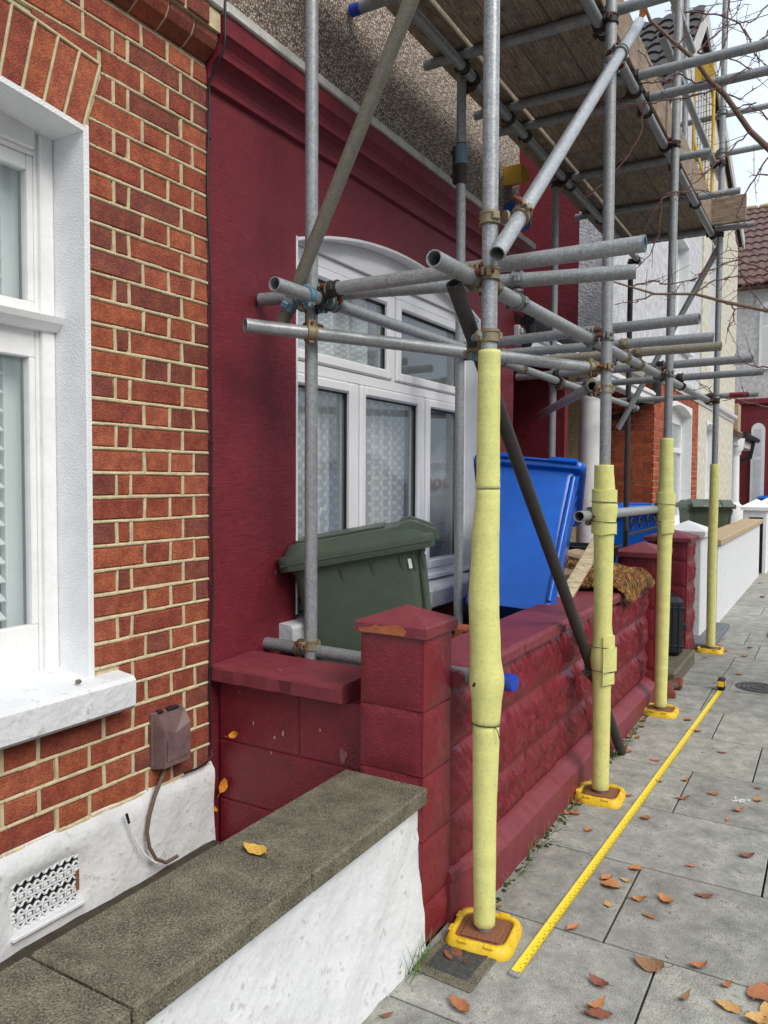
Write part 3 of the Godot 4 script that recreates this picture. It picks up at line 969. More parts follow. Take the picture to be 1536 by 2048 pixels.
		c.bx(Vector3(-0.15, y1 - w, z0 + w), Vector3(-0.0825, y1, z1 - w), 0.009)
		var cs := part("casement", c, MT.upvc, wn)
		c = MB.new()
		var sl := 0.004
		c.bx(Vector3(-0.13, y0 + w - sl, z0 + w - sl), Vector3(-0.104, y1 - w + sl, z0 + w + sl))
		c.bx(Vector3(-0.13, y0 + w - sl, z1 - w - sl), Vector3(-0.104, y1 - w + sl, z1 - w + sl))
		c.bx(Vector3(-0.13, y1 - w - sl, z0 + w), Vector3(-0.104, y1 - w + sl, z1 - w))
		part("seal", c, MT.seal, cs)
		c = MB.new()
		c.bx(Vector3(-0.122, y0 + w, z0 + w), Vector3(-0.118, y1 - w, z1 - w))
		part("pane", c, MT.glass, cs)
	# handle on the inside of the first casement
	b = MB.new()
	b.sweep([Vector3(-0.20, 1.28, -3.06), Vector3(-0.215, 1.29, -3.05), Vector3(-0.22, 1.25, -3.03), Vector3(-0.22, 1.14, -3.03)], [0.01, 0.01, 0.01, 0.008], 8)
	part("handle", b, MT.upvc, wn)
	# lace curtains
	var lm := _lace()
	for q in [[-2.60, -3.20, 1.10, 0], [-3.18, -3.86, 0.9, 1], [-2.62, -3.5, 1.9, 2], [-3.55, -3.75, 1.9, 3]]:
		var g := []
		var top := 2.43 if q[3] >= 2 else 1.93
		var bot := 1.90 if q[3] >= 2 else 0.90
		var kk := 60
		for i in kk + 1:
			var row := []
			var t := i / float(kk)
			for j in 9:
				var s := j / 8.0
				var z: float = lerpf(q[0], q[1], t)
				if q[3] == 1:
					z = lerpf(-3.20 - 0.02 * s, -3.86 + 0.03 * s * s, t)
				var xx: float = -0.235 + 0.034 * sin(t * 38.0 + q[3] * 2.0 + s * 0.8) * (0.6 + 0.5 * s) + 0.012 * sin(t * 13.0 + q[3])
				row.append(Vector3(xx, lerpf(top, bot, s), z))
			g.append(row)
		var m := MB.new()
		for i in kk:
			for j in 8:
				m.quad_uv(g[i][j], g[i + 1][j], g[i + 1][j + 1], g[i][j + 1], Vector2(i / 2.6, (j + 1) * 2.3), Vector2((i + 1) / 2.6, j * 2.3))
		solo("lace_curtain", m, lm, ["white lace net curtain behind the casement beside the green bin", "white lace net curtain behind the middle casement", "white lace net curtain behind the wide top light", "short strip of lace curtain at the edge of the top light"][q[3]], "curtain", "lace curtains in the arched window")
	# sack set inside the room, standing in for a reflection in the last pane
	var sk := thing("reflected_sack", "white plastic sack with dark red print standing in for a reflection in the last casement", "sack", "", Vector3(-0.31, 0.0, -4.50), Basis(Vector3.UP, -0.95))
	var rows := []
	for i in 15:
		var t := i / 14.0
		var ring := []
		var rr := 0.165 * pow(sin(PI * clampf(0.08 + t * 0.84, 0.0, 1.0)), 0.5) * (1.0 if t < 0.72 else lerpf(1.0, 0.55, (t - 0.72) / 0.28))
		for j in 20:
			var w := TAU * j / 20.0
			ring.append(Vector3(cos(w) * rr * 0.72 + 0.08 * t, 1.02 + t * 0.66 + 0.012 * sin(j * 2.1 + i), sin(w) * rr * 1.15 + 0.01 * sin(i * 2.3 + j) - 0.05 * t))
		rows.append(ring)
	b = MB.new()
	b.loft(rows)
	part("bag", b, MT.sack, sk)
	for q in [["JOL", 0.085, Vector3(0.155, 1.41, 0.02), "print_red"], ["VINO", 0.05, Vector3(0.17, 1.52, 0.02), "print_dark"]]:
		var tm := TextMesh.new()
		tm.text = q[0]
		tm.font_size = 64
		tm.pixel_size = q[1] / 64.0
		tm.depth = 0.03
		var f := SystemFont.new()
		f.font_names = PackedStringArray(["Droid Sans"])
		f.font_weight = 700
		tm.font = f
		var o := part("lettering", tm, MT[q[3]], sk)
		o.transform = Transform3D(Basis(Vector3.UP, PI * 0.5), q[2])
	b = MB.new()
	b.bx(Vector3(-0.60, 0.40, -4.88), Vector3(-0.22, 1.03, -4.42), 0.01)
	solo("reflected_bin_box", b, MT.bin_blue_dark, "dark blue box standing in for the bin reflected in the window", "box")  # box added in place of the dark blue bin mirrored in the glass
func _lace() -> StandardMaterial3D:
	var W := 128
	var im := Image.create(W, W, false, Image.FORMAT_RGBA8)
	for y in W:
		for x in W:
			var u := x / float(W); var v := y / float(W)
			var a := 0.46 + (0.14 if (x % 6 < 3) != (y % 6 < 3) else 0.0)
			for k in 2:
				var cx := 0.25 + 0.5 * k
				var cy := 0.25 + 0.5 * k
				var d := Vector2(fposmod(u - cx + 0.5, 1.0) - 0.5, fposmod(v - cy + 0.5, 1.0) - 0.5)
				var an := atan2(d.y, d.x)
				var r := d.length()
				var pet := 0.15 + 0.05 * cos(an * 5.0)
				if absf(r - pet) < 0.025 or r < 0.045:
					a = 0.97
				elif r < pet:
					a = maxf(a, 0.8)
			if absf(fposmod(u + 0.08 * sin(v * TAU), 1.0) - 0.5) < 0.03:
				a = 0.9
			im.set_pixel(x, y, Color(0.93, 0.95, 0.95, a))
	var m := StandardMaterial3D.new()
	m.albedo_texture = ImageTexture.create_from_image(im)
	m.transparency = BaseMaterial3D.TRANSPARENCY_ALPHA
	m.roughness = 0.95
	m.cull_mode = BaseMaterial3D.CULL_DISABLED
	return m

# ---------------------------------------------------------------- garden walls
# a rock-faced block: flat margin, lumpy middle; the face looks along +x, local origin at its middle
func rock_face(len: float, hgt: float, dep: float, lump: float, sd: int) -> ArrayMesh:
	var f := FastNoiseLite.new()
	f.seed = sd; f.frequency = 13.0; f.fractal_octaves = 4
	var nu := maxi(6, int(len / 0.013)); var nv := maxi(6, int(hgt / 0.018))
	var g := []
	for i in nu + 1:
		var row := []
		for j in nv + 1:
			var u := i / float(nu); var w := j / float(nv)
			var e := minf(minf(u, 1.0 - u) * len, minf(w, 1.0 - w) * hgt)
			var k := smoothstep(0.004, 0.05, e)
			var rough := 1.0 - 2.0 * absf(f.get_noise_2d((u * len + sd) * 2.1 + 0.3 * f.get_noise_2d(w * hgt, sd), w * hgt * 0.55 + sd)) + 0.5 * f.get_noise_2d((u * len) * 0.7, w * hgt * 0.7 + sd)
			var x := dep * 0.5 + k * (lump * 0.15 + lump * 0.75 * rough) - (0.004 if e < 0.001 else 0.0)
			row.append(Vector3(x, (w - 0.5) * hgt, (u - 0.5) * len))
		g.append(row)
	var b := MB.new()
	b.sheet(g)
	b.bx(Vector3(-dep * 0.5, -hgt * 0.5, -len * 0.5), Vector3(dep * 0.5 - 0.005, hgt * 0.5, len * 0.5))
	return b.done()
var rock_lib := {}
func put_rock(parent: Node3D, z0: float, z1: float, y0: float, y1: float, x: float, lump := 0.02) -> void:
	var len := absf(z1 - z0) - 0.006; var hgt := (y1 - y0) - 0.006
	var key := "%.2f_%.2f_%d_%.3f" % [len, hgt, rng.randi() % 4, lump]
	if not rock_lib.has(key):
		rock_lib[key] = rock_face(len, hgt, 0.06, lump, rock_lib.size() * 17 + 3)
	var o := part("block", rock_lib[key], MT.maroon_algae if y1 < 0.36 else MT.maroon_block, parent)
	o.position = Vector3(x - 0.03 + rng.randf_range(-0.003, 0.003), (y0 + y1) * 0.5, (z0 + z1) * 0.5)
func coping_run(z0: float, z1: float, x0: float, x1: float, y0: float, y1: float, wob := 0.003) -> MB:
	# an old painted coping: cross-section swept with small unevenness
	var b := MB.new()
	var n := maxi(3, int(absf(z1 - z0) / 0.05))
	var rows := []
	for i in n + 1:
		var z := lerpf(z0, z1, i / float(n))
		var w := rng.randf_range(-wob, wob); var w2 := rng.randf_range(-wob, wob) + (rng.randf_range(-0.008, 0.0) if rng.randf() < 0.12 else 0.0)
		rows.append([Vector3(x0, y0, z), Vector3(x0, y1 - 0.01, z), Vector3(x0 + 0.012, y1, z), Vector3(x1 - 0.014 + w * 0.5, y1 - 0.006, z), Vector3(x1 - 0.004 + w * 0.5, y1 - 0.012, z), Vector3(x1 + w, y1 - 0.02, z), Vector3(x1 + w2, y0 + 0.006, z), Vector3(x1 - 0.008 + w2, y0, z)])
	b.loft(rows, true, true, false)
	return b
func pier_cap(b: MB, c: Vector3, sx: float, sz: float, h: float, rise: float) -> void:
	var y := c.y
	var rows := []
	for q in [[0.0, 1.0], [h * 0.85, 1.0], [h, 0.965]]:
		rows.append([Vector3(c.x - sx * 0.5 * q[1], y + q[0], c.z - sz * 0.5 * q[1]), Vector3(c.x - sx * 0.5 * q[1], y + q[0], c.z + sz * 0.5 * q[1]), Vector3(c.x + sx * 0.5 * q[1], y + q[0], c.z + sz * 0.5 * q[1]), Vector3(c.x + sx * 0.5 * q[1], y + q[0], c.z - sz * 0.5 * q[1])])
	b.loft(rows, true, false, false)
	var top: Array = rows[2]
	var ap := Vector3(c.x, y + h + rise, c.z)
	for i in 4:
		var p: Vector3 = top[i]; var q: Vector3 = top[(i + 1) % 4]
		b.out3(p.lerp(ap, 0.0), q, ap, c)
func make_pier(label: String, x0: float, x1: float, z0: float, z1: float, ys: Array, lump: float, over := 0.055, capped := true) -> Node3D:
	var p := thing("gate_pier", label, "pier", "maroon garden piers")
	for i in ys.size() - 1:
		var b := MB.new()
		var g := 0.0022
		b.bx(Vector3(x0 + 0.007, ys[i], z1 + 0.007), Vector3(x1 - 0.007, ys[i + 1], z0 - 0.007))
		part("core", b, MT.maroon_block, p)
		# the face to the street is lumpy, the face across the street is dressed
		var o := part("block", rock_face(absf(z1 - z0) - 2 * g, ys[i + 1] - ys[i] - 2 * g, 0.06, lump, 91 + i * 7 + int(absf(z0) * 10.0)), MT.maroon_block, p)
		o.position = Vector3(x1 - 0.03, (ys[i] + ys[i + 1]) * 0.5, (z0 + z1) * 0.5)
		var o2 := part("block", rock_face(x1 - x0 - 0.012, ys[i + 1] - ys[i] - 2 * g, 0.05, 0.003, 55 + i * 3), MT.maroon_block, p)
		o2.position = Vector3((x0 + x1) * 0.5 - 0.004, (ys[i] + ys[i + 1]) * 0.5, z0 - 0.025)
		o2.rotation.y = -PI / 2
	if capped:
		var c := MB.new()
		pier_cap(c, Vector3((x0 + x1) * 0.5, ys[-1], (z0 + z1) * 0.5), x1 - x0 + over, absf(z1 - z0) + over, 0.036, 0.045 if over < 0.04 else 0.055)
		part("cap", c, MT.maroon_cope, p)
	return p
func make_walls() -> void:
	# --- white wall in front of the brick house
	var w := thing("white_garden_wall", "white rendered garden wall topped with speckled grey concrete coping", "wall")
	var g := []
	var nf := FastNoiseLite.new()
	nf.seed = 8; nf.frequency = 4.0; nf.fractal_octaves = 4
	for i in 90:
		var row := []
		for j in 18:
			var z := lerpf(-2.028, 0.6, i / 89.0)
			var t := j / 17.0
			var y := lerpf(0.452, -0.02, t)
			var x := 0.868 + 0.03 * t * t + 0.010 * nf.get_noise_2d(z, y) + 0.004 * nf.get_noise_2d(z * 5.0, y * 5.0)
			row.append(Vector3(x, y, z))
		g.append(row)
	var b := MB.new()
	b.sheet(g)
	b.bx(Vector3(0.625, -0.02, -2.028), Vector3(0.852, 0.452, 0.6))
	part("rendered_wall", b, MT.white_render, w)
	var zs := [-2.032, -1.445, -0.908, -0.30, 0.35]
	for i in 4:
		b = MB.new()
		b.box(Vector3(0.7485, 0.479, (zs[i] + zs[i + 1]) * 0.5), Vector3(0.297, 0.052, zs[i + 1] - zs[i] - (0.006 if i > 0 else 0.003)), 0.006, Basis(Vector3.BACK, 0.004) * Basis(Vector3.RIGHT, rng.randf_range(-0.002, 0.002)))
		part("coping_slab", b, MT.concrete, w)
	# --- maroon pier where the walls meet
	var ys := [0.0, 0.13, 0.33, 0.53, 0.73, 0.955]
	var pr := make_pier("maroon painted block pier with chipped pyramid cap beside green bin", 0.655, 0.884, -2.026, -2.222, ys, 0.008, 0.024)
	b = MB.new()
	var chip := PackedVector2Array([Vector2(0.660, 0.968), Vector2(0.70, 0.974), Vector2(0.72, 0.985), Vector2(0.735, 0.980), Vector2(0.79, 0.989), Vector2(0.815, 0.984), Vector2(0.828, 0.972), Vector2(0.822, 0.958), Vector2(0.66, 0.958)])
	b.prism(chip, Vector3(0, 0, -2.0155), Vector3.RIGHT, Vector3.UP, Vector3(0, 0, 0.0028))
	var chp := part("bare_patch", b, MT.terracotta, pr)
	chp.set_meta("label", "bare terracotta patch where paint has flaked off the cap")
	# --- wall across between the two gardens
	var cw := thing("maroon_cross_wall", "low maroon wall between the gardens running from house to pier", "wall")
	for q in [[0.0, 0.655, -0.02, 0.255], [0.0, 0.655, 0.26, 0.472], [0.0, 0.36, 0.477, 0.695], [0.364, 0.655, 0.477, 0.695]]:
		b = MB.new()
		b.bx(Vector3(q[0] + 0.001, q[2], -2.19), Vector3(q[1], q[3], -2.098 - 0.002 * q[2]), 0.004)
		part("block", b, MT.maroon_block, cw)
	b = MB.new()
	b.bx(Vector3(0.002, 0.0, -2.185), Vector3(0.653, 0.69, -2.104))
	part("joint", b, MT.maroon_block, cw)
	# flaked spots and pale scratches on the side towards the viewer
	for q in [[686, 1511, 0.020, 0.030], [560, 1340, 0.010, 0.006], [605, 1377, 0.012, 0.006], [655, 1393, 0.014, 0.008], [507, 1447, 0.003, 0.010], [566, 1466, 0.004, 0.012], [549, 1475, 0.004, 0.007], [543, 1505, 0.003, 0.006], [640, 1460, 0.005, 0.006], [480, 1385, 0.004, 0.004]]:
		var c := on_z(q[0], q[1], -2.0975)
		var fl := PackedVector2Array()
		for i in 11:
			var an := TAU * i / 11.0
			var rr := rng.randf_range(0.55, 1.15)
			fl.append(Vector2(cos(an) * q[2] * rr, sin(an) * q[3] * rr))
		b = MB.new()
		b.prism(fl, c, Vector3.RIGHT, Vector3.UP, Vector3(0, 0, 0.0012))
		part("bare_patch", b, MT.bare_paint if q[2] > 0.006 else MT.stone_cope, cw)
	b = coping_run(0.0, 0.0 + 0.565, -0.12, 0.125, 0.698, 0.768, 0.002)
	var cp := part("coping", b, MT.maroon_cope, cw)
	cp.transform = Transform3D(Basis(Vector3.UP, PI * 0.5), Vector3(0.004, 0, -2.15)) * Transform3D(Basis(Vector3.UP, PI), Vector3.ZERO)
	cp.transform = Transform3D(Basis(Vector3(0, 0, -1), Vector3.UP, Vector3.RIGHT), Vector3(0.006, 0, -2.20))
	cp.transform = Transform3D(Basis(Vector3(0, 0, 1), Vector3.UP, Vector3(1, 0, 0)), Vector3(0.006, 0, -2.175))
	# --- maroon wall along the pavement
	var gw := thing("maroon_garden_wall", "maroon painted rock faced block wall along the pavement", "wall")
	var zend := -5.19
	b = MB.new()
	b.bx(Vector3(0.70, -0.02, zend), Vector3(0.862, 0.757, -2.225))
	part("core", b, MT.maroon_block, gw)
	for c in [[0.142, 0.338, [-2.223, -2.50, -2.932, -3.365, -3.80, -4.235, -4.67, -5.10, zend]], [0.338, 0.562, [-2.223, -2.722, -3.155, -3.59, -4.02, -4.455, -4.89, zend]], [0.562, 0.760, [-2.223, -2.50, -2.932, -3.365, -3.80, -4.235, -4.67, -5.10, zend]]]:
		for i in c[2].size() - 1:
			put_rock(gw, c[2][i], c[2][i + 1], c[0], c[1], 0.878, 0.028)
	b = MB.new()
	b.bx(Vector3(0.80, 0.14, zend), Vector3(0.872, 0.76, -2.225))
	part("joint", b, MT.maroon_block, gw)
	var zz := -2.225
	while zz > zend + 0.2:
		var ze := maxf(zz - rng.randf_range(0.55, 0.7), zend)
		if ze < zend + 0.25:
			ze = zend
		part("coping", coping_run(zz, ze + 0.003, 0.655, 0.918, 0.762, 0.820 - 0.010 * (-zz - 2.2) / 3.0), MT.maroon_cope, gw)
		zz = ze
	# sloped plinth
	var rows := []
	for i in 70:
		var z := lerpf(-2.20, zend - 0.02, i / 69.0)
		var r := rng.randf_range(-0.003, 0.003)
		var hp := lerpf(0.135, 0.105, i / 69.0)
		var tp := 0.05 * (1.0 - smoothstep(0.0, 6.0, float(i)))
		rows.append([Vector3(0.86, -0.02, z), Vector3(0.86, hp + 0.045, z), Vector3(0.90 + r, hp + 0.028, z), Vector3(0.935 + r - tp * 0.7, hp + 0.006 + r, z), Vector3(0.946 + r - tp, hp - 0.010, z), Vector3(0.95 - r - tp, -0.02, z)])
	b = MB.new()
	b.loft(rows, true, true, false)
	part("plinth", b, MT.maroon_cope, gw)
	# --- gate piers further on
	make_pier("maroon block pier at the gate beside the draped rug", 0.68, 0.935, -5.20, -5.56, [0.0, 0.2, 0.4, 0.6, 0.8, 0.93], 0.03)
	make_pier("maroon block pier with black gate hung beside it", 0.62, 0.93, -6.42, -6.78, [0.0, 0.2, 0.4, 0.6, 0.8, 0.95], 0.02)
	# step between them
	b = MB.new()
	b.bx(Vector3(0.45, -0.02, -6.42), Vector3(1.0, 0.105, -5.57), 0.015)
	solo("entrance_step", b, MT.concrete, "worn concrete step in the gateway between maroon piers", "step")
	for i in 4:
		b = MB.new()
		b.box(Vector3.ZERO, Vector3(0.09, 0.05, 0.12), 0.012, Basis(), 0.006, rng)
		var o := solo("broken_brick", b, MT.brick3 if i != 2 else MT.concrete, "broken brick lump crumbling from the step edge", "brick", "rubble at the step")
		o.position = Vector3(0.985 + rng.randf_range(-0.02, 0.02), 0.028, -5.33 - i * 0.075)
		o.rotation = Vector3(rng.randf_range(-0.3, 0.3), rng.randf_range(-1, 1), 0.1)
	# --- weeds, moss and dead leaf litter along the foot of the wall
	b = MB.new()
	for i in 150:
		var z := rng.randf_range(-5.2, -2.25)
		if rng.randf() < 0.5:
			z = [-2.62, -3.35, -4.05, -4.75, -2.9][rng.randi() % 5] + rng.randf_range(-0.14, 0.14)
		var p := Vector3(0.955 + rng.randf_range(0.0, 0.03), -0.002, z)
		var h := rng.randf_range(0.02, 0.075)
		var lean := Vector3(rng.randf_range(-0.02, 0.05), h, rng.randf_range(-0.04, 0.04))
		b.sweep([p, p + lean * 0.6, p + lean + Vector3(lean.x * 0.8, -h * 0.15, lean.z * 0.8)], [0.0014, 0.0012, 0.0003], 4, false)
	for i in 34:
		var p := Vector3(0.905 + rng.randf_range(-0.03, 0.04), 0.0, -1.96 + rng.randf_range(-0.05, 0.10))
		var h := rng.randf_range(0.03, 0.09)
		var lean := Vector3(rng.randf_range(-0.04, 0.05), h, rng.randf_range(-0.05, 0.05))
		b.sweep([p, p + lean * 0.6, p + lean * 1.1], [0.0013, 0.0011, 0.0003], 4, false)
	var gr := solo("grass_tufts", b, MT.grass, "thin grass blades growing along the foot of the maroon wall", "grass")
	gr.set_meta("kind", "stuff")
	b = MB.new()
	for i in 240:
		var z := rng.randf_range(-5.25, -1.92)
		var p := Vector3(0.955 + absf(rng.randfn(0.0, 0.014)), 0.0015, z)
		if z > -2.03:
			p.x = 0.90 + absf(rng.randfn(0.0, 0.012))
		var s := rng.randf_range(0.004, 0.016)
		b.box(p, Vector3(s, s * 0.45, s * rng.randf_range(0.8, 1.8)), s * 0.2, Basis(Vector3.UP, rng.randf() * 3.0))
	var ms := solo("moss_litter", b, MT.moss, "moss and crumbs of litter in the joint below the maroon wall", "moss")
	ms.set_meta("kind", "stuff")

# ---------------------------------------------------------------- scaffold
var scaf: Node3D
const TR := 0.02415
func tube(called: String, p0: Vector3, p1: Vector3, m: String, seg := 20) -> MeshInstance3D:
	var b := MB.new()
	b.bar(p0, p1, TR, TR, seg, 0.0205)
	return part(called, b, MT[m], scaf)
# band coupler: a band round one tube, a band round the other, a boss between, two bolts
func clamp_band(b: MB, c: Vector3, d: Vector3, towards: Vector3, w := 0.040) -> void:
	d = d.normalized()
	var r := TR + 0.0042
	b.bar(c - d * w * 0.5, c + d * w * 0.5, r, r, 18, TR + 0.0004)
	b.bar(c - d * (w * 0.5 - 0.002), c - d * (w * 0.5 - 0.009), r + 0.003, r + 0.003, 18, r - 0.002)
	b.bar(c + d * (w * 0.5 - 0.009), c + d * (w * 0.5 - 0.002), r + 0.003, r + 0.003, 18, r - 0.002)
	# lugs that carry the bolt
	var side := d.cross(towards).normalized()
	var q := c + side * (r + 0.006) - towards.normalized() * 0.004
	var bs := Basis(d, side, towards.normalized())
	b.box(q, Vector3(w * 0.72, 0.022, 0.014), 0.003, bs)
	b.box(q + towards.normalized() * 0.018, Vector3(w * 0.55, 0.020, 0.010), 0.003, bs)
	b.box(c - side * (r + 0.003), Vector3(w * 0.6, 0.014, 0.026), 0.004, bs)
func coupler(c1: Vector3, d1: Vector3, c2: Vector3, d2: Vector3, m := "coupler", bolt := "bolt") -> void:
	var b := MB.new()
	var to := (c2 - c1)
	if to.length() < 0.02:
		to = d1.cross(d2)
	to = to.normalized()
	to = (to - d1.normalized() * to.dot(d1.normalized())).normalized()
	var back := -to
	back = (back - d2.normalized() * back.dot(d2.normalized())).normalized()
	clamp_band(b, c1, d1, to)
	clamp_band(b, c2, d2, back)
	var mid := (c1 + c2) * 0.5
	b.bar(mid - to * 0.004, mid + to * 0.004, 0.020, 0.020, 12)
	var o := part("coupler", b, MT[m], scaf)
	for q in [[c1, d1, to], [c2, d2, back]]:
		var dd: Vector3 = (q[1] as Vector3).normalized()
		var tt: Vector3 = q[2]
		var side := dd.cross(tt).normalized()
		var p: Vector3 = q[0] + side * (TR + 0.012)
		var bt := MB.new()
		bt.bar(p - tt * 0.02, p + tt * 0.050, 0.006, 0.006, 8)
		bt.bar(p + tt * 0.024, p + tt * 0.036, 0.0115, 0.0115, 6)
		part("bolt", bt, MT[bolt], o)
func make_scaffold() -> void:
	scaf = thing("scaffold", "galvanised tube scaffold standing in front of the maroon house", "scaffold")
	# standards: outer row on the pavement, inner row in the garden
	var SO := [Vector3(1.018, 0.0, -2.188), Vector3(1.046, 0.0, -3.444), Vector3(1.026, 0.0, -4.91), Vector3(1.045, 0.0, -6.93)]
	var ST := [Vector3(1.010, 5.2, -2.170), Vector3(1.034, 5.4, -3.430), Vector3(1.055, 5.6, -4.93), Vector3(1.04, 6.2, -6.98)]
	var SM := ["galv_light", "galv_dark", "galv_dark", "galv_dark"]
	for i in 4:
		tube("standard", SO[i] + Vector3(0, 0.012, 0), ST[i], SM[i], 24)
	var SI := [Vector3(0.245, 0.1, -2.33), Vector3(0.245, 0.1, -3.64), Vector3(0.245, 0.1, -5.115), Vector3(0.245, 0.1, -7.29)]
	for i in 4:
		tube("standard", SI[i], Vector3(0.247, [5.0, 3.46, 3.46, 3.46][i], SI[i].z + [0.0, 0.03, 0.0, 0.0][i]), ["galv", "galv", "galv_dark", "iron_dark"][i], 24)
	# joint sleeve on the second inner standard
	var b := MB.new()
	b.bar(Vector3(0.247, 2.93, -3.615), Vector3(0.247, 3.13, -3.614), TR + 0.005, TR + 0.005, 18, TR + 0.0004)
	b.box(Vector3(0.213, 3.03, -3.615), Vector3(0.02, 0.19, 0.03), 0.004)
	for yy in [2.97, 3.09]:
		b.bar(Vector3(0.205, yy, -3.63), Vector3(0.205, yy, -3.59), 0.008, 0.008, 6)
	part("sleeve_coupler", b, MT.coupler_dark, scaf)
	b = MB.new()
	b.bar(Vector3(0.247, 3.03, -3.615), Vector3(0.247, 3.125, -3.614), TR + 0.0065, TR + 0.0065, 18, TR + 0.005)
	part("paint_mark", b, MT.paint_blue, scaf)
	# ledgers of the first lift
	var lo0 := Vector3(0.966, 2.037, -1.905); var lo1 := Vector3(0.978, 2.110, -7.02)
	tube("ledger", lo0, lo1, "galv", 24)
	var li0 := Vector3(0.30, 2.081, -2.045); var li1 := Vector3(0.30, 2.108, -7.4)
	tube("ledger", li0, li1, "galv", 24)
	var lo := func(z: float) -> Vector3: return lo0.lerp(lo1, (z - lo0.z) / (lo1.z - lo0.z))
	var li := func(z: float) -> Vector3: return li0.lerp(li1, (z - li0.z) / (li1.z - li0.z))
	# transoms laid on the ledgers: far end seen, near end seen
	var ty := 2.13
	var trans := [[655, 580, 1290, 487, "galv"], [517, 602, 1272, 543, "galv_dark"], [1005, 683, 1399, 637, "galv_dark"], [1020, 706, 1427, 674, "galv_dark"], [1105, 718, 1443, 692, "galv_dusty"], [1025, 755, 1506, 717, "galv_dark"], [1030, 780, 1527, 743, "galv_dark"], [1030, 812, 1517, 788, "galv_dark"]]
	for i in trans.size():
		var q = trans[i]
		var yy: float = [2.112, 2.118, 2.132, 2.134, 2.136, 2.142, 2.148, 2.156][i]
		var a := on_y(q[0], q[1], yy)
		var c := on_y(q[2], q[3], yy)
		if i == 1:
			a = on_x(q[0], q[1], 0.0)
			a.y = yy
		if i in [2, 3, 4]:
			a = c + (a - c) * ((c.x - 0.06) / (c.x - a.x))
		if a.x < 0.005:
			a = c + (a - c) * ((c.x - 0.006) / (c.x - a.x))
		tube("transom", a, c, q[4], 24)
		var d := (c - a).normalized()
		var po: Vector3 = lo.call(lerpf(a.z, c.z, (0.97 - a.x) / (c.x - a.x)))
		var pt := a + (c - a) * ((po.x - a.x) / (c.x - a.x))
		coupler(po, Vector3(0, 0, 1), pt, d, ["coupler", "coupler_grey", "coupler_grey", "coupler", "coupler", "coupler_dark", "coupler_dark", "coupler_dark"][i])
		if i != 0:
			var pi_: Vector3 = li.call(lerpf(a.z, c.z, (0.30 - a.x) / (c.x - a.x)))
			var pj := a + (c - a) * ((pi_.x - a.x) / (c.x - a.x))
			coupler(pi_, Vector3(0, 0, 1), pj, d, ["coupler", "coupler_grey", "coupler_dark", "coupler", "coupler", "coupler_dark", "coupler_dark", "coupler_dark"][i])
		else:
			coupler(li.call(a.z), Vector3(0, 0, 1), a + d * 0.03, d, "coupler_dark")
		# painted ends
		if i == 0:
			b = MB.new()
			b.bar(c - d * 0.002, c + d * 0.0012, TR + 0.0008, TR + 0.0008, 24, 0.0195)
			b.bar(c - d * 0.08, c + d * 0.001, 0.0203, 0.0203, 20, 0.0199)
			part("painted_end", b, MT.paint_blue, scaf)
		if i == 7:
			b = MB.new()
			b.bar(c - d * 0.22, c - d * 0.07, TR + 0.0008, TR + 0.0008, 20, TR + 0.0002)
			part("painted_end", b, MT.maroon_block, scaf)
	# plan brace from the inner standard to the second outer standard
	var pb0 := on_z(490, 650, -2.06); var pb1 := Vector3(0.992, 1.93, -3.44)
	tube("brace", pb0, pb1, "galv_light", 24)
	var pbd := (pb1 - pb0).normalized()
	coupler(Vector3(0.245, 1.985, -2.33), Vector3.UP, pb0 + pbd * 0.245, pbd, "coupler")
	coupler(Vector3(1.042, 1.93, -3.444), Vector3.UP, pb1 - pbd * 0.03, pbd, "coupler", "bolt")
	# couplers that hold the ledgers to the standards
	coupler(Vector3(1.016, 2.05, -2.18), Vector3.UP, lo.call(-2.17), Vector3(0, 0, 1), "coupler")
	coupler(Vector3(1.042, 2.065, -3.44), Vector3.UP, lo.call(-3.42), Vector3(0, 0, 1), "coupler_grey")
	coupler(Vector3(1.036, 2.08, -4.915), Vector3.UP, lo.call(-4.90), Vector3(0, 0, 1), "coupler_grey")
	coupler(Vector3(1.044, 2.10, -6.94), Vector3.UP, lo.call(-6.93), Vector3(0, 0, 1), "coupler_dark")
	coupler(Vector3(0.245, 2.085, -2.33), Vector3.UP, li.call(-2.33), Vector3(0, 0, 1), "paint_blue", "coupler_dark")
	coupler(Vector3(0.246, 2.09, -3.63), Vector3.UP, li.call(-3.63), Vector3(0, 0, 1), "coupler_dark")
	coupler(Vector3(0.246, 2.097, -5.115), Vector3.UP, li.call(-5.115), Vector3(0, 0, 1), "coupler")
	coupler(Vector3(0.246, 2.108, -7.29), Vector3.UP, li.call(-7.27), Vector3(0, 0, 1), "coupler_grey")
	# weathered brace rising from the inner standard
	var wb0 := on_z(556, 668, -2.275); var wb1 := on_z(836, -34, -2.12)
	tube("brace", wb0, wb0 + (wb1 - wb0) * 1.5, "galv_old", 24)
	coupler(li.call(-2.235), Vector3(0, 0, 1), wb0.lerp(wb1, 0.10), wb1 - wb0, "paint_blue", "coupler")
	# face brace on the street side
	var fb0 := on_x(994, 508, 1.072); var fb1 := on_x(1252, 88, 1.096)
	tube("brace", fb0, fb0 + (fb1 - fb0) * 1.16, "galv_light", 24)
	coupler(Vector3(1.014, 2.215, -2.177), Vector3.UP, fb0.lerp(fb1, 0.13), fb1 - fb0, "coupler")
	coupler(Vector3(1.038, 3.22, -3.437), Vector3.UP, fb0.lerp(fb1, 0.94), fb1 - fb0, "coupler_grey")
	# dark brace that runs down behind the second standard to the pavement
	var db0 := on_x(907, 565, 0.935); var db1 := on_y(1243, 1504, 0.012)
	tube("brace", db0, db1, "iron_dark", 24)
	coupler(Vector3(1.016, 1.865, -2.182), Vector3.UP, db0.lerp(db1, 0.085), db1 - db0, "coupler", "paint_blue")
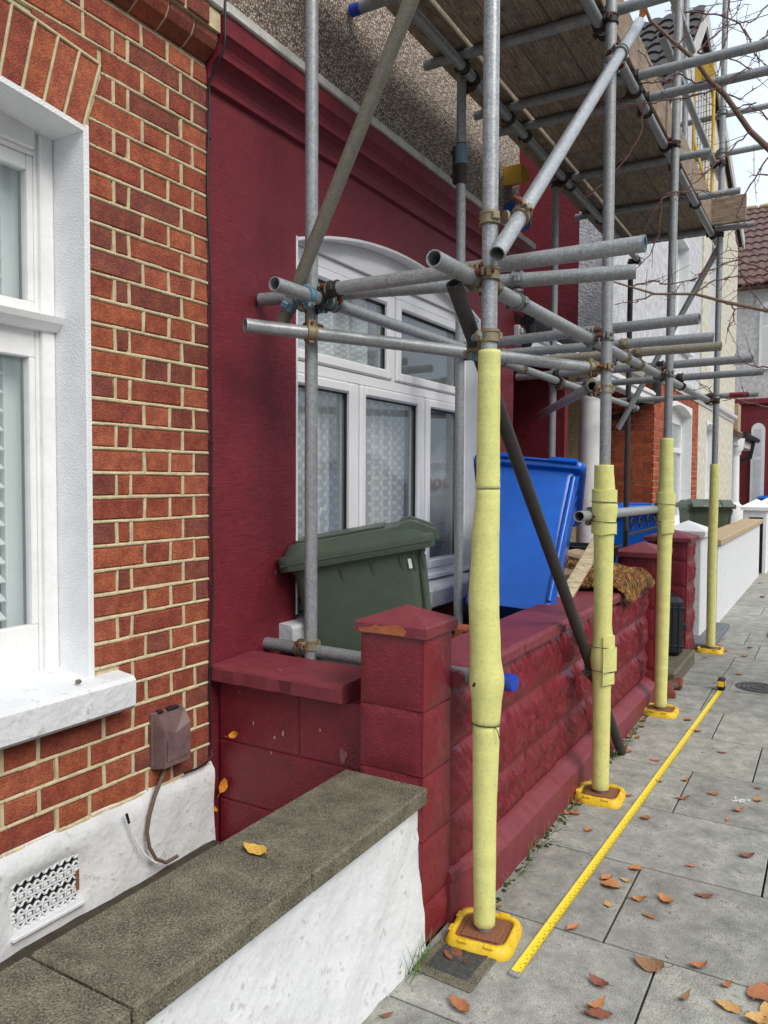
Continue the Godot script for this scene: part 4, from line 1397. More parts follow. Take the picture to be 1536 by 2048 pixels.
	coupler(Vector3(1.045, 0.64, -3.444), Vector3.UP, db0.lerp(db1, 0.725), db1 - db0, "coupler_grey")
	# short brace inside, its open end towards the viewer
	var sb0 := on_x(1185, 772, 0.955); var sb1 := at_depth(1082, 829, 5.45)
	tube("brace", sb0, sb1, "galv_dark", 24)
	coupler(Vector3(1.041, 1.835, -3.444), Vector3.UP, sb0 + (sb1 - sb0).normalized() * 0.025, sb1 - sb0, "coupler")
	# far end brace
	tube("brace", on_z(1441, 488, -7.0), on_z(1236, 858, -7.0), "galv_dark")
	# low tubes: across behind the pier, and along between the sleeves
	var lt0 := on_z(521, 1284, -2.385); var lt1 := on_z(1026, 1366, -2.245)
	tube("low_tube", lt0, lt1, "galv_dark", 24)
	coupler(Vector3(0.245, 0.81, -2.33), Vector3.UP, lt0.lerp(lt1, 0.20), lt1 - lt0, "coupler")
	b = MB.new()
	var ld := (lt1 - lt0).normalized()
	b.bar(lt1 - ld * 0.045, lt1 + ld * 0.006, TR + 0.0035, TR + 0.0035, 20)
	part("end_cap", b, MT.cap_blue, scaf)
	b = MB.new()
	b.bar(lt0 - ld * 0.0005, lt0 + ld * 0.03, TR + 0.0008, TR + 0.0008, 20, 0.0195)
	part("tape_band", b, MT.tape_yellow, scaf)
	coupler(Vector3(1.018, 0.806, -2.188), Vector3.UP, lt1 - ld * 0.075, ld, "coupler_grey")
	var gt0 := on_x(1158, 1033, 0.978); var gt1 := on_x(1316, 1018, 0.978)
	tube("low_tube", gt0, gt1, "galv", 24)
	coupler(Vector3(1.045, 1.272, -3.444), Vector3.UP, gt0.lerp(gt1, (gt0.z + 3.444) / (gt0.z - gt1.z)), gt1 - gt0, "coupler_grey")
	coupler(Vector3(1.03, 1.262, -4.912), Vector3.UP, gt0.lerp(gt1, 0.985), gt1 - gt0, "coupler_dark")
	# working platform: ledgers, transoms
	var uo0 := Vector3(0.985, 3.40, -1.6); var uo1 := Vector3(0.985, 3.47, -7.2)
	var ui0 := Vector3(0.30, 3.45, -1.6); var ui1 := Vector3(0.30, 3.452, -7.4)
	tube("ledger", uo0, uo1, "galv_dark", 20)
	tube("ledger", ui0, ui1, "galv_dark", 20)
	for q in [[840, 132, 1000, 97, 0.10, 1.62], [1037, 208, 1231, 168, 0.10, 1.72], [1074, 248, 1272, 203, 0.10, 1.62], [1140, 356, 1335, 320, 0.04, 1.19], [1049, 455, 1335, 403, 0.10, 1.28], [1240, 492, 1440, 452, 0.10, 1.30]]:
		var a := on_y(q[0], q[1], 3.505); var c := on_y(q[2], q[3], 3.505)
		var z := (a.z + c.z) * 0.5
		tube("transom", Vector3(q[4], 3.502, z + 0.02), Vector3(q[5], 3.505, z - 0.01), "galv_dark")
		coupler(Vector3(0.30, 3.452, z), Vector3(0, 0, 1), Vector3(0.30, 3.502, z), Vector3.RIGHT, "coupler_dark")
		coupler(Vector3(0.985, lerpf(3.40, 3.47, (-z - 1.6) / 5.6), z), Vector3(0, 0, 1), Vector3(0.985, 3.505, z), Vector3.RIGHT, "coupler_dark")
	var ea := on_y(700, 22, 3.505)
	tube("transom", Vector3(0.03, 3.502, ea.z), Vector3(1.5, 3.502, ea.z - 0.02), "galv_dark")
	b = MB.new()
	b.bar(Vector3(0.026, 3.502, ea.z), Vector3(0.075, 3.502, ea.z), TR + 0.002, TR + 0.002, 16)
	part("end_cap", b, MT.cap_blue, scaf)
	for q in [[SO[0], ST[0]], [SO[1], ST[1]], [SO[2], ST[2]], [SO[3], ST[3]]]:
		var z: float = q[0].z
		var yy := lerpf(3.40, 3.47, (-z - 1.6) / 5.6)
		coupler((q[0] as Vector3).lerp(q[1], yy / q[1].y), Vector3.UP, Vector3(0.985, yy, z), Vector3(0, 0, 1), "coupler_dark")
	for i in 4:
		coupler(Vector3(0.247, 3.42, SI[i].z), Vector3.UP, Vector3(0.30, 3.452, SI[i].z), Vector3(0, 0, 1), "coupler_dark")
	# rails and braces above the platform
	tube("guard_rail", Vector3(0.50, 4.46, -7.02), Vector3(2.3, 4.46, -7.02), "galv")
	tube("guard_rail", Vector3(0.50, 4.145, -7.02), Vector3(2.3, 4.145, -7.02), "galv")
	tube("standard", Vector3(0.765, 3.6, -6.90), Vector3(0.745, 6.0, -6.90), "galv_dark")
	tube("guard_rail", Vector3(0.985, 4.35, -3.0), Vector3(0.985, 4.42, -5.8), "galv")
	tube("guard_rail", Vector3(0.985, 4.02, -4.75), Vector3(0.985, 4.05, -7.3), "galv")
	tube("brace", on_z(1347, 12, -6.9), on_z(1384, 214, -6.9), "galv")
	for z in [-4.91, -6.93]:
		coupler(Vector3(1.045, 4.37 if z > -6 else 4.04, z), Vector3.UP, Vector3(0.985, 4.40 if z > -6 else 4.045, z), Vector3(0, 0, 1), "coupler_dark")
	coupler(Vector3(1.043, 4.46, -6.96), Vector3.UP, Vector3(1.04, 4.46, -7.02), Vector3.RIGHT, "coupler_grey")
	coupler(Vector3(1.043, 4.145, -6.96), Vector3.UP, Vector3(1.04, 4.145, -7.02), Vector3.RIGHT, "coupler_grey")
	# foot plates
	for i in 4:
		b = MB.new()
		b.box(SO[i] + Vector3(0, 0.0275, 0), Vector3(0.118, 0.006, 0.118), 0.002, Basis(Vector3.UP, [0.12, 0.06, 0.02, 0.05][i]))
		b.bar(SO[i] + Vector3(0, 0.026, 0), SO[i] + Vector3(0, 0.07, 0), TR - 0.005, TR - 0.005, 14)
		part("base_plate", b, MT.rust_plate, scaf)
		make_pad(SO[i], [0.12, 0.06, 0.02, 0.05][i], i)
	make_sleeves(SO, ST)
	make_boards()
func make_pad(p: Vector3, turn: float, i: int) -> void:
	var t := thing("yellow_pad", ["yellow plastic base pad under the pole beside the drain cover", "yellow plastic base pad under the pole with wrapped foam joints", "yellow plastic base pad under the pole by the gate pier", "yellow plastic base pad by the entrance step covered with leaves"][i], "pad", "yellow scaffold base pads", p, Basis(Vector3.UP, turn))
	var h := 0.090 if i == 0 else 0.088
	var b := MB.new()
	# ring section swept round a rounded square
	var path := []
	for k in 32:
		var w := TAU * (k + 0.5) / 32.0
		var c := cos(w); var s := sin(w)
		var q := pow(pow(absf(c), 6.0) + pow(absf(s), 6.0), -1.0 / 6.0)
		path.append(Vector2(c * q, s * q))
	var rows := []
	for e in [[0.86, 0.0], [0.80, 0.006], [0.80, 0.026], [0.84, 0.034], [0.97, 0.032], [1.06, 0.012], [1.06, 0.0]]:
		var r := []
		for q in path:
			r.append(Vector3(q.x * h * e[0] * 1.1, e[1], q.y * h * e[0] * 1.1))
		rows.append(r)
	b.loft(rows, false, false, true)
	part("rim", b, MT.pad, t)
	b = MB.new()
	b.box(Vector3(0, 0.012, 0), Vector3(h * 1.76, 0.024, h * 1.76), 0.002)
	part("tray", b, MT.rust_plate, t)
	for k in 4:
		var a := k * PI * 0.5
		for s in [-0.45, 0.45]:
			b = MB.new()
			b.box(Basis(Vector3.UP, a) * Vector3(h * 1.02, 0.0305, h * s), Vector3(h * 0.22, 0.010, 0.032), 0.003, Basis(Vector3.UP, a))
			part("rib", b, MT.pad, t)
# foam sleeves: a soft skin of changing thickness along the pole
func sleeve(parent: Node3D, called: String, a: Vector3, bb: Vector3, prof: Array, sd: int) -> void:
	var b := MB.new()
	var f := FastNoiseLite.new()
	f.seed = sd; f.frequency = 3.0
	var rows := []
	var pts := []
	var n := 40
	for i in n + 1:
		var t := i / float(n)
		var k := 0
		while k < prof.size() - 2 and t > prof[k + 1][0]:
			k += 1
		var u := clampf((t - prof[k][0]) / maxf(0.0001, prof[k + 1][0] - prof[k][0]), 0.0, 1.0)
		u = u * u * (3 - 2 * u)
		var r: float = lerpf(prof[k][1], prof[k + 1][1], u)
		var ox: float = lerpf(prof[k][2], prof[k + 1][2], u)
		var c := a.lerp(bb, t) + Vector3(0.86, 0, -0.5) * ox
		pts.append([c, r])
	var side := (bb - a).normalized()
	var fr := MB.frame(side)
	for i in n + 1:
		var row := []
		for j in 28:
			var w := TAU * j / 28.0
			var rr: float = pts[i][1] * (1.0 + 0.03 * f.get_noise_3d(cos(w), sin(w), pts[i][0].y * 4.0))
			row.append(pts[i][0] + (fr[0] * cos(w) + fr[1] * sin(w)) * rr)
		rows.append(row)
	# turn the skin in at both ends so that the foam has thickness
	for e in [0, n]:
		var row := []
		for j in 28:
			row.append((rows[0 if e == 0 else rows.size() - 1][j] as Vector3).lerp(pts[e][0], 0.25))
		if e == 0:
			rows.push_front(row)
		else:
			rows.push_back(row)
	b.loft(rows, true, true, true)
	part(called, b, MT.foam, parent)
func tie(parent: Node3D, c: Vector3, r: float, m := "tie", tail := Vector3.ZERO) -> void:
	var b := MB.new()
	var pts := []; var rad := []
	for i in 29:
		var w := TAU * i / 28.0
		pts.append(c + Vector3(cos(w) * r, 0.003 * sin(w * 1.0 + c.y * 9.0), sin(w) * r)); rad.append(0.0018)
	b.sweep(pts, rad, 6, false)
	if tail != Vector3.ZERO:
		var s := c + Vector3(r * 0.86, 0, r * 0.5)
		b.sweep([s, s + tail * 0.5 + Vector3(0, 0.012, 0), s + tail], [0.0018, 0.0015, 0.0012], 5)
	part("cable_tie", b, MT[m], parent)
func wrap_flap(parent: Node3D, c: Vector3, r: float, y0: float, y1: float, a0: float, a1: float) -> void:
	var b := MB.new()
	var outer := []; var inner := []
	for i in 15:
		var w := lerpf(a0, a1, i / 14.0)
		var lo := []; var li := []
		for y in [y0, y1]:
			lo.append(Vector3(c.x + cos(w) * (r + 0.009), y + 0.004 * sin(w * 3.0), c.z + sin(w) * (r + 0.009)))
			li.append(Vector3(c.x + cos(w) * r, y + 0.004 * sin(w * 3.0), c.z + sin(w) * r))
		outer.append(lo); inner.append(li)
	b.sheet(outer)
	b.sheet(inner)
	for i in 14:
		for e in [0, 1]:
			b.quad(outer[i][e], outer[i + 1][e], inner[i + 1][e], inner[i][e])
	for e in [0, 14]:
		b.quad(outer[e][0], outer[e][1], inner[e][1], inner[e][0])
	part("wrap", b, MT.foam, parent)
func make_sleeves(SO: Array, ST: Array) -> void:
	var at := func(i: int, y: float) -> Vector3: return (SO[i] as Vector3).lerp(ST[i], y / ST[i].y)
	# first pole
	var t := thing("foam_sleeve", "pale yellow foam sleeve bulging over the blue capped tube, on the pole by the drain", "sleeve", "yellow foam pole sleeves")
	sleeve(t, "sleeve", at.call(0, 1.405), at.call(0, 1.822), [[0.0, 0.038, 0.0], [0.06, 0.036, 0.0], [0.5, 0.0345, 0.0], [1.0, 0.0335, 0.001]], 1)
	sleeve(t, "sleeve", at.call(0, 0.68), at.call(0, 1.402), [[0.0, 0.043, 0.0], [0.08, 0.046, 0.001], [0.18, 0.054, 0.001], [0.30, 0.0475, -0.004], [0.55, 0.0465, -0.010], [0.78, 0.042, -0.006], [1.0, 0.0365, 0.0]], 2)
	sleeve(t, "sleeve", at.call(0, 0.045), at.call(0, 0.677), [[0.0, 0.0335, 0.0], [0.5, 0.0365, -0.002], [0.95, 0.0415, 0.0], [1.0, 0.0405, 0.0]], 3)
	tie(t, at.call(0, 0.679), 0.0435, "tie", Vector3(0.02, -0.045, 0.0))
	var tr := MB.new()
	tr.box(on_x(949, 1364, 1.0) + Vector3(0.012, 0, 0.03), Vector3(0.008, 0.014, 0.008), 0.002, Basis(Vector3.FORWARD, 0.4))
	part("tear", tr, MT.seal, t)
	# second pole
	t = thing("foam_sleeve", "pale yellow foam sleeve with two tied wraps, where brace and rail meet", "sleeve", "yellow foam pole sleeves")
	sleeve(t, "sleeve", at.call(1, 1.23), at.call(1, 1.50), [[0.0, 0.050, 0.0], [0.3, 0.056, 0.002], [0.55, 0.046, 0.0], [1.0, 0.041, -0.004]], 5)
	sleeve(t, "sleeve", at.call(1, 0.045), at.call(1, 1.235), [[0.0, 0.0375, 0.0], [0.38, 0.040, 0.0], [0.43, 0.044, 0.002], [0.50, 0.057, 0.003], [0.57, 0.044, 0.002], [0.63, 0.040, 0.0], [0.9, 0.0425, 0.0], [1.0, 0.046, 0.0]], 6)
	wrap_flap(t, at.call(1, 1.36), 0.046, 1.335, 1.39, -0.3, 4.4)
	wrap_flap(t, at.call(1, 1.22), 0.046, 1.195, 1.25, -0.5, 4.3)
	wrap_flap(t, at.call(1, 0.72), 0.045, 0.69, 0.742, -0.9, 1.25)
	wrap_flap(t, at.call(1, 0.64), 0.054, 0.585, 0.69, -0.9, 1.25)
	wrap_flap(t, at.call(1, 0.55), 0.045, 0.525, 0.585, -0.9, 1.25)
	for q in [[1.335, 0.0565], [1.25, 0.0575], [0.69, 0.0555], [0.585, 0.0555]]:
		tie(t, at.call(1, q[0]), q[1])
	# third pole
	t = thing("foam_sleeve", "pale yellow foam sleeve with one tied wrap, on the pole by the gate", "sleeve", "yellow foam pole sleeves")
	sleeve(t, "sleeve", at.call(2, 1.16), at.call(2, 1.69), [[0.0, 0.046, 0.0], [0.2, 0.053, 0.002], [0.36, 0.043, 0.0], [1.0, 0.039, -0.004]], 8)
	sleeve(t, "sleeve", at.call(2, 0.045), at.call(2, 1.165), [[0.0, 0.037, 0.0], [0.5, 0.0395, 0.0], [1.0, 0.043, 0.0]], 9)
	wrap_flap(t, at.call(2, 1.31), 0.047, 1.285, 1.36, -0.4, 4.2)
	wrap_flap(t, at.call(2, 1.15), 0.047, 1.115, 1.19, 0.2, 1.8)
	tie(t, at.call(2, 1.29), 0.0555)
	tie(t, at.call(2, 1.185), 0.0545)
	# fourth pole
	t = thing("foam_sleeve", "plain pale yellow foam sleeve on the pole beside the white wall", "sleeve", "yellow foam pole sleeves")
	sleeve(t, "sleeve", at.call(3, 0.045), at.call(3, 1.575), [[0.0, 0.036, 0.0], [0.5, 0.038, -0.003], [1.0, 0.036, 0.0]], 11)
func make_boards() -> void:
	var w := 0.196
	var seams := [[-2.45, -4.72, -7.15], [-2.45, -4.95, -7.15], [-2.45, -4.70, -7.15], [-2.45, -5.6, -7.15], [-2.45, -4.98, -7.15]]
	for i in 4:
		for k in 2:
			var b := MB.new()
			var z0: float = seams[i][k] - 0.004; var z1: float = seams[i][k + 1] + 0.004
			var x := 0.14 + (i + 0.5) * w + (0.018 if i > 0 else 0.0)
			b.box(Vector3(x, 3.551, (z0 + z1) * 0.5), Vector3(w - 0.006, 0.038, z0 - z1), 0.003, Basis(Vector3.BACK, rng.randf_range(-0.004, 0.004)))
			var o := solo("scaffold_board", b, MT[["board", "board_b", "board_c", "board_b"][rng.randi() % 4]], "wooden scaffold board laid lengthwise on the platform tubes", "board", "boards of the scaffold platform")
			if i == 0:
				o.set_meta("label", "wooden scaffold board laid beside the pebbledashed wall"); o.set_meta("group", "boards along the wall")
	var q := 0
	for e in [[-2.3, -4.55], [-4.56, -7.02]]:
		var b := MB.new()
		b.bx(Vector3(0.948, 3.531, e[1]), Vector3(0.986, 3.75, e[0]), 0.004)
		solo("toe_board", b, MT.toe, ["long wooden toe board edging the platform above the second pole", "long wooden toe board edging the platform towards the yellow gate"][q], "board", "toe boards")
		q += 1
	var b := MB.new()
	b.box(Vector3(1.085, 3.625, -6.86), Vector3(0.32, 0.215, 0.038), 0.004)
	solo("toe_board", b, MT.toe, "short wooden board end across the platform beside the last pole", "board", "toe boards")

# ---------------------------------------------------------------- wheelie bins
func rrect(cx: float, cz: float, y: float, hx: float, hz: float, r: float) -> Array:
	var o := []
	for k in 4:
		var sx: float = [1, -1, -1, 1][k]; var sz: float = [1, 1, -1, -1][k]
		for i in 5:
			var w := (k + i / 4.0) * PI * 0.5
			o.append(Vector3(cx + sx * (hx - r) + cos(w) * r, y, cz + sz * (hz - r) + sin(w) * r))
	return o
# local: front along +x, width along z, base at the origin
func make_bin(label: String, group: String, m: String, pose: Transform3D, H := 1.0, detail := true, L := 0.63, W := 0.57) -> Node3D:
	var t := thing("wheelie_bin", label, "bin", group, pose.origin, pose.basis)
	var b := MB.new()
	var rows := []
	var lx := L * 0.5; var wz := W * 0.5
	rows.append(rrect(-0.02, 0, 0.0, lx * 0.70, wz * 0.78, 0.05))
	rows.append(rrect(-0.02, 0, 0.02, lx * 0.73, wz * 0.81, 0.05))
	rows.append(rrect(-0.015, 0, H * 0.33, lx * 0.82, wz * 0.86, 0.055))
	rows.append(rrect(-0.008, 0, H * 0.66, lx * 0.90, wz * 0.91, 0.06))
	rows.append(rrect(0, 0, H * 0.93, lx * 0.97, wz * 0.955, 0.06))
	rows.append(rrect(0, 0, H * 0.945, lx * 1.0, wz * 0.985, 0.06))
	rows.append(rrect(0, 0, H * 0.99, lx * 1.0, wz * 0.985, 0.06))
	rows.append(rrect(0, 0, H * 0.99, lx * 0.93, wz * 0.9, 0.05))
	rows.append(rrect(-0.02, 0, 0.06, lx * 0.66, wz * 0.74, 0.05))
	b.loft(rows, true, true, true)
	part("body", b, MT[m], t)
	# lid: rim and raised crown, nose over the front
	b = MB.new()
	rows = []
	rows.append(rrect(0.0, 0, H * 0.962, lx * 1.06, wz * 1.05, 0.05))
	rows.append(rrect(0.0, 0, H * 0.958, lx * 1.14, wz * 1.09, 0.05))
	rows.append(rrect(0.0, 0, H * 1.012, lx * 1.15, wz * 1.10, 0.05))
	rows.append(rrect(0.0, 0, H * 1.014, lx * 1.12, wz * 1.07, 0.05))
	rows.append(rrect(0.0, 0, H * 1.020, lx * 1.06, wz * 1.0, 0.06))
	rows.append(rrect(-0.005, 0, H * 1.052, lx * 0.98, wz * 0.90, 0.07))
	rows.append(rrect(-0.005, 0, H * 1.058, lx * 0.9, wz * 0.82, 0.07))
	b.loft(rows, true, true, true)
	var lid := part("lid", b, MT[m], t)
	if detail:
		b = MB.new()
		rows = []
		for q in [[0.36, 1.012, 0.985], [0.40, 1.006, 0.955]]:
			pass
		b.prism(PackedVector2Array([Vector2(lx * 0.62, H * 1.05), Vector2(lx * 0.72, H * 1.070), Vector2(lx * 0.86, H * 1.072), Vector2(lx * 1.02, H * 1.048), Vector2(lx * 1.20, H * 1.02), Vector2(lx * 1.24, H * 0.985), Vector2(lx * 1.20, H * 0.98), Vector2(lx * 0.9, H * 1.02)]), Vector3(0, 0, -wz * 0.92), Vector3.RIGHT, Vector3.UP, Vector3(0, 0, wz * 0.5))
		b.prism(PackedVector2Array([Vector2(lx * 0.62, H * 1.05), Vector2(lx * 0.72, H * 1.070), Vector2(lx * 0.86, H * 1.072), Vector2(lx * 1.02, H * 1.048), Vector2(lx * 1.20, H * 1.02), Vector2(lx * 1.24, H * 0.985), Vector2(lx * 1.20, H * 0.98), Vector2(lx * 0.9, H * 1.02)]), Vector3(0, 0, wz * 0.42), Vector3.RIGHT, Vector3.UP, Vector3(0, 0, wz * 0.5))
		b.prism(PackedVector2Array([Vector2(lx * 0.9, H * 1.03), Vector2(lx * 1.02, H * 1.03), Vector2(lx * 1.17, H * 1.008), Vector2(lx * 1.22, H * 0.985), Vector2(lx * 0.95, H * 0.99)]), Vector3(0, 0, -wz * 0.42), Vector3.RIGHT, Vector3.UP, Vector3(0, 0, wz * 0.84))
		part("grip", b, MT[m], lid)
		b = MB.new()
		b.bx(Vector3(-lx * 0.9, H * 1.057, -wz * 0.55), Vector3(lx * 0.45, H * 1.068, wz * 0.55), 0.004)
		part("raised_panel", b, MT[m], lid)
		b = MB.new()
		for s in [-1.0, 1.0]:
			b.box(Vector3(0, H * 0.985, s * wz * 1.10), Vector3(lx * 2.2, 0.004, 0.004), 0.001)
		part("rim_line", b, MT[m], lid)
		# strengthening ribs under the rim
		for s in [-1.0, 1.0]:
			for x in [-0.7, -0.25, 0.2, 0.62, 0.8, 0.93]:
				b = MB.new()
				b.prism(PackedVector2Array([Vector2(0, H * 0.945), Vector2(0.02, H * 0.945), Vector2(0.002, H * 0.87)]), Vector3(lx * x - 0.004, 0, s * wz * 0.93), Vector3(0, 0, s), Vector3.UP, Vector3(0.008, 0, 0))
				part("rib", b, MT[m], t)
		# upright flutes at the front corner
		for s in [-1.0, 1.0]:
			b = MB.new()
			b.sweep([Vector3(lx * 0.92, H * 0.93, s * wz * 0.88), Vector3(lx * 0.80, H * 0.45, s * wz * 0.78), Vector3(lx * 0.69, 0.05, s * wz * 0.70)], [0.018, 0.017, 0.014], 8)
			part("flute", b, MT[m], t)
		# handle bar and hinge lugs at the back
		b = MB.new()
		b.bar(Vector3(-lx * 1.25, H * 0.965, -wz * 0.9), Vector3(-lx * 1.25, H * 0.965, wz * 0.9), 0.016, 0.016, 12)
		for s in [-0.7, 0.0, 0.7]:
			b.box(Vector3(-lx * 1.12, H * 0.965, wz * s), Vector3(0.11, 0.03, 0.03), 0.005)
		part("handle", b, MT[m], t)
	for s in [-1.0, 1.0]:
		b = MB.new()
		b.bar(Vector3(-lx * 0.78, 0.10, s * wz * 0.80), Vector3(-lx * 0.78, 0.10, s * wz * 0.99), 0.10, 0.10, 24)
		var wh := part("wheel", b, MT.rubber, t)
		b = MB.new()
		b.bar(Vector3(-lx * 0.78, 0.10, s * wz * 0.985), Vector3(-lx * 0.78, 0.10, s * wz * 1.0), 0.06, 0.05, 18)
		part("rim", b, MT.bin_blue_dark if m == "bin_blue" else MT.black_paint, wh)
	return t
func make_bins() -> void:
	# green bin leaning back against the house front
	var tilt := Basis(Vector3.UP, deg_to_rad(29.0)) * Basis(Vector3.BACK, deg_to_rad(10.5))
	var top := Vector3(0.292, 1.118, -2.575) + Basis(Vector3.UP, deg_to_rad(29.0)) * Vector3(0, 0, -0.25)
	var org := top - tilt * Vector3(0, 0.965, 0)
	var gb := make_bin("dark green wheelie bin leaning back against the maroon house front", "wheelie bins", "bin_green", Transform3D(tilt, org), 1.0, true, 0.555, 0.50)
	var b := MB.new()
	b.box(Vector3(0.205, 0.905, 0.240), Vector3(0.014, 0.04, 0.012), 0.001)
	part("sticker", b, MT.tie_white, gb)
	# blue bin tipped back on the rubble; its side of wheels is away
	var tb := Basis(Vector3.UP, deg_to_rad(19.0)) * Basis(Vector3.RIGHT, deg_to_rad(-35.0)) * Basis(Vector3.BACK, deg_to_rad(-6.0)) * Basis(Vector3.UP, -PI * 0.5)
	var ob := Vector3(0.535, 0.81, -3.60) - tb * Vector3(0.26 * 0.71, 0.0, 0.0)
	make_bin("bright blue wheelie bin tipped back on rubble behind the maroon wall", "wheelie bins", "bin_blue", Transform3D(tb, ob), 0.825, true, 0.52, 0.55)
	make_bin("faded blue wheelie bin in the porch behind the iron gate", "wheelie bins", "bin_blue", Transform3D(Basis(Vector3.UP, -1.2), Vector3(0.14, 0.095, -8.05)), 1.04, true)
	make_bin("mid green wheelie bin with white blots behind the white pier", "wheelie bins", "bin_green", Transform3D(Basis(Vector3.UP, -1.15), Vector3(0.36, 0.05, -11.35)), 1.06, true)
	make_bin("small blue wheelie bin beyond the far white wall", "wheelie bins", "bin_blue", Transform3D(Basis(Vector3.UP, -1.4), Vector3(0.5, 0.0, -21.5)), 1.02, false)

# ---------------------------------------------------------------- clutter
func make_clutter() -> void:
	# heap that carries the blue bin
	var b: MB
	for i in 26:
		b = MB.new()
		var s := Vector3(rng.randf_range(0.10, 0.24), rng.randf_range(0.07, 0.14), rng.randf_range(0.12, 0.26))
		b.box(Vector3.ZERO, s, 0.02, Basis(), 0.015, rng)
		var o := solo("rubble_lump", b, MT[["concrete", "brick3", "concrete", "terracotta", "stone_cope"][rng.randi() % 5]], "broken masonry lump in the rubble heap behind the maroon wall", "rubble", "rubble heap in the front garden")
		var z := rng.randf_range(-5.0, -3.3)
		var lay := i % 3
		o.position = Vector3(rng.randf_range(0.16, 0.58), 0.16 + lay * 0.15 + (0.12 if z < -4.3 else 0.0), z)
		o.rotation = Vector3(rng.randf_range(-0.4, 0.4), rng.randf() * 3.0, rng.randf_range(-0.4, 0.4))
	# three flat lumps seen above the wall, near the black tub
	for q in [[0.58, 0.80, -4.45, 0.26, 0.10, 0.2], [0.60, 0.93, -4.75, 0.22, 0.10, 0.26], [0.52, 0.90, -4.30, 0.24, 0.06, 0.2], [0.62, 0.70, -4.1, 0.2, 0.12, 0.3], [0.60, 0.62, -4.5, 0.25, 0.18, 0.5], [0.62, 0.60, -3.9, 0.24, 0.16, 0.4]]:
		b = MB.new()
		b.box(Vector3.ZERO, Vector3(q[3], q[4], q[5]), 0.018, Basis(), 0.012, rng)
		var o := solo("rubble_lump", b, MT[["stone_cope", "concrete"][rng.randi() % 2]], "broken masonry lump in the rubble heap behind the maroon wall", "rubble", "rubble heap in the front garden")
		o.position = Vector3(q[0], q[1], q[2])
		o.rotation = Vector3(rng.randf_range(-0.2, 0.2), rng.randf_range(-0.6, 0.6), rng.randf_range(-0.2, 0.2))
	# perforated brick under the bin
	var pb := thing("perforated_brick", "orange perforated brick under the tipped blue bin", "brick", "", Vector3(0.60, 0.0, -3.05))
	b = MB.new()
	b.bx(Vector3(-0.10, 0.0, -0.1), Vector3(0.03, 0.72, 0.12))
	part("stack", b, MT.concrete, pb)
	b = MB.new()
	b.bx(Vector3(-0.12, 0.725, -0.062), Vector3(0.10, 0.79, 0.045), 0.004)
	part("brick", b, MT.brick2, pb)
	b = MB.new()
	for i in 3:
		for j in 2:
			b.bar(Vector3(-0.085 + i * 0.055, 0.742 + j * 0.028, 0.04), Vector3(-0.085 + i * 0.055, 0.742 + j * 0.028, 0.0462), 0.0095, 0.0095, 10)
	part("hole", b, MT.void, pb)
	# timber
	b = MB.new()
	var p0 := on_z(1188, 1098, -4.25); var p1 := on_x(1098, 1250, 0.66)
	var d := (p1 - p0).normalized()
	var sd := d.cross(Vector3(0.35, 0.8, 0.45)).normalized()
	b.box((p0 + p1) * 0.5, Vector3((p1 - p0).length() + 0.35, 0.042, 0.07), 0.003, Basis(d, d.cross(sd).normalized() * -1.0, sd))
	solo("timber_offcut", b, MT.plank, "pale timber batten leaning on the maroon wall coping", "timber")
	# black tub
	b = MB.new()
	var rows := []
	for q in [[0.0, 0.16, 0.12], [0.20, 0.20, 0.15], [0.205, 0.215, 0.165], [0.215, 0.215, 0.165], [0.215, 0.19, 0.14], [0.02, 0.15, 0.11]]:
		rows.append(rrect(0.52, -4.95, 0.80 + q[0], q[1], q[2], 0.03))
	b.loft(rows, true, true, true)
	solo("plastic_tub", b, MT.black_paint, "black plastic tub on the rubble behind the rug", "tub")
	# draped rug
	var g := []
	var f := FastNoiseLite.new()
	f.seed = 4; f.frequency = 4.0; f.fractal_octaves = 3
	for i in 41:
		var row := []
		for j in 33:
			var u := i / 40.0; var v := j / 32.0
			var z := lerpf(-4.26, -5.08, u) + 0.05 * sin(v * 5.0)
			var x := lerpf(0.50, 0.965, v)
			var y := 0.858 + 0.115 * sin(PI * clampf(u * 1.02, 0, 1)) * (1.0 - v * 0.75) + 0.018 * f.get_noise_2d(u * 1.2, v) + 0.012 * sin(u * 22.0 + v * 7.0) * (1.0 - v * 0.5)
			if v > 0.80:
				# hangs a little over the outer edge
				var t := (v - 0.80) / 0.20
				x = 0.875 + 0.068 * sin(t * 1.4) + 0.01 * f.get_noise_2d(u * 2.0, 3.0)
				y = lerpf(y, 0.79 - 0.03 * sin(u * 9.0) - 0.05 * smoothstep(0.1, 0.4, u) * smoothstep(0.8, 0.4, u), t)
			row.append(Vector3(x, y, z))
		g.append(row)
	b = MB.new()
	b.sheet(g)
	var g2 := []
	for row in g:
		var r2 := []
		for p in row:
			r2.append(p + Vector3(-0.004, -0.010, 0))
		g2.append(r2)
	b.sheet(g2)
	for i in 40:
		b.quad(g[i][32], g[i + 1][32], g2[i + 1][32], g2[i][32])
	for j in 32:
		b.quad(g[0][j], g[0][j + 1], g2[0][j + 1], g2[0][j])
	solo("striped_rug", b, MT.rug, "orange and black tiger striped rug draped over the maroon wall", "rug")
	# broken white plastic end at the house wall
	b = MB.new()
	b.box(Vector3(0.03, 0.76, -2.57), Vector3(0.06, 0.10, 0.05), 0.004, Basis(Vector3.UP, 0.3), 0.004, rng)
	b.box(Vector3(0.045, 0.42, -2.57), Vector3(0.05, 0.60, 0.05), 0.004)
	solo("white_pipe_end", b, MT.upvc, "broken white plastic pipe end beside the green bin", "pipe")
	# brown service box with its cables
	var sb := thing("service_box", "brown plastic cable box fixed to the red brick wall", "box", "", Vector3(0.0, 0.0, 0.0))
	b = MB.new()
	b.bx(Vector3(-0.002, 0.478, -1.905), Vector3(0.012, 0.655, -1.765), 0.002)
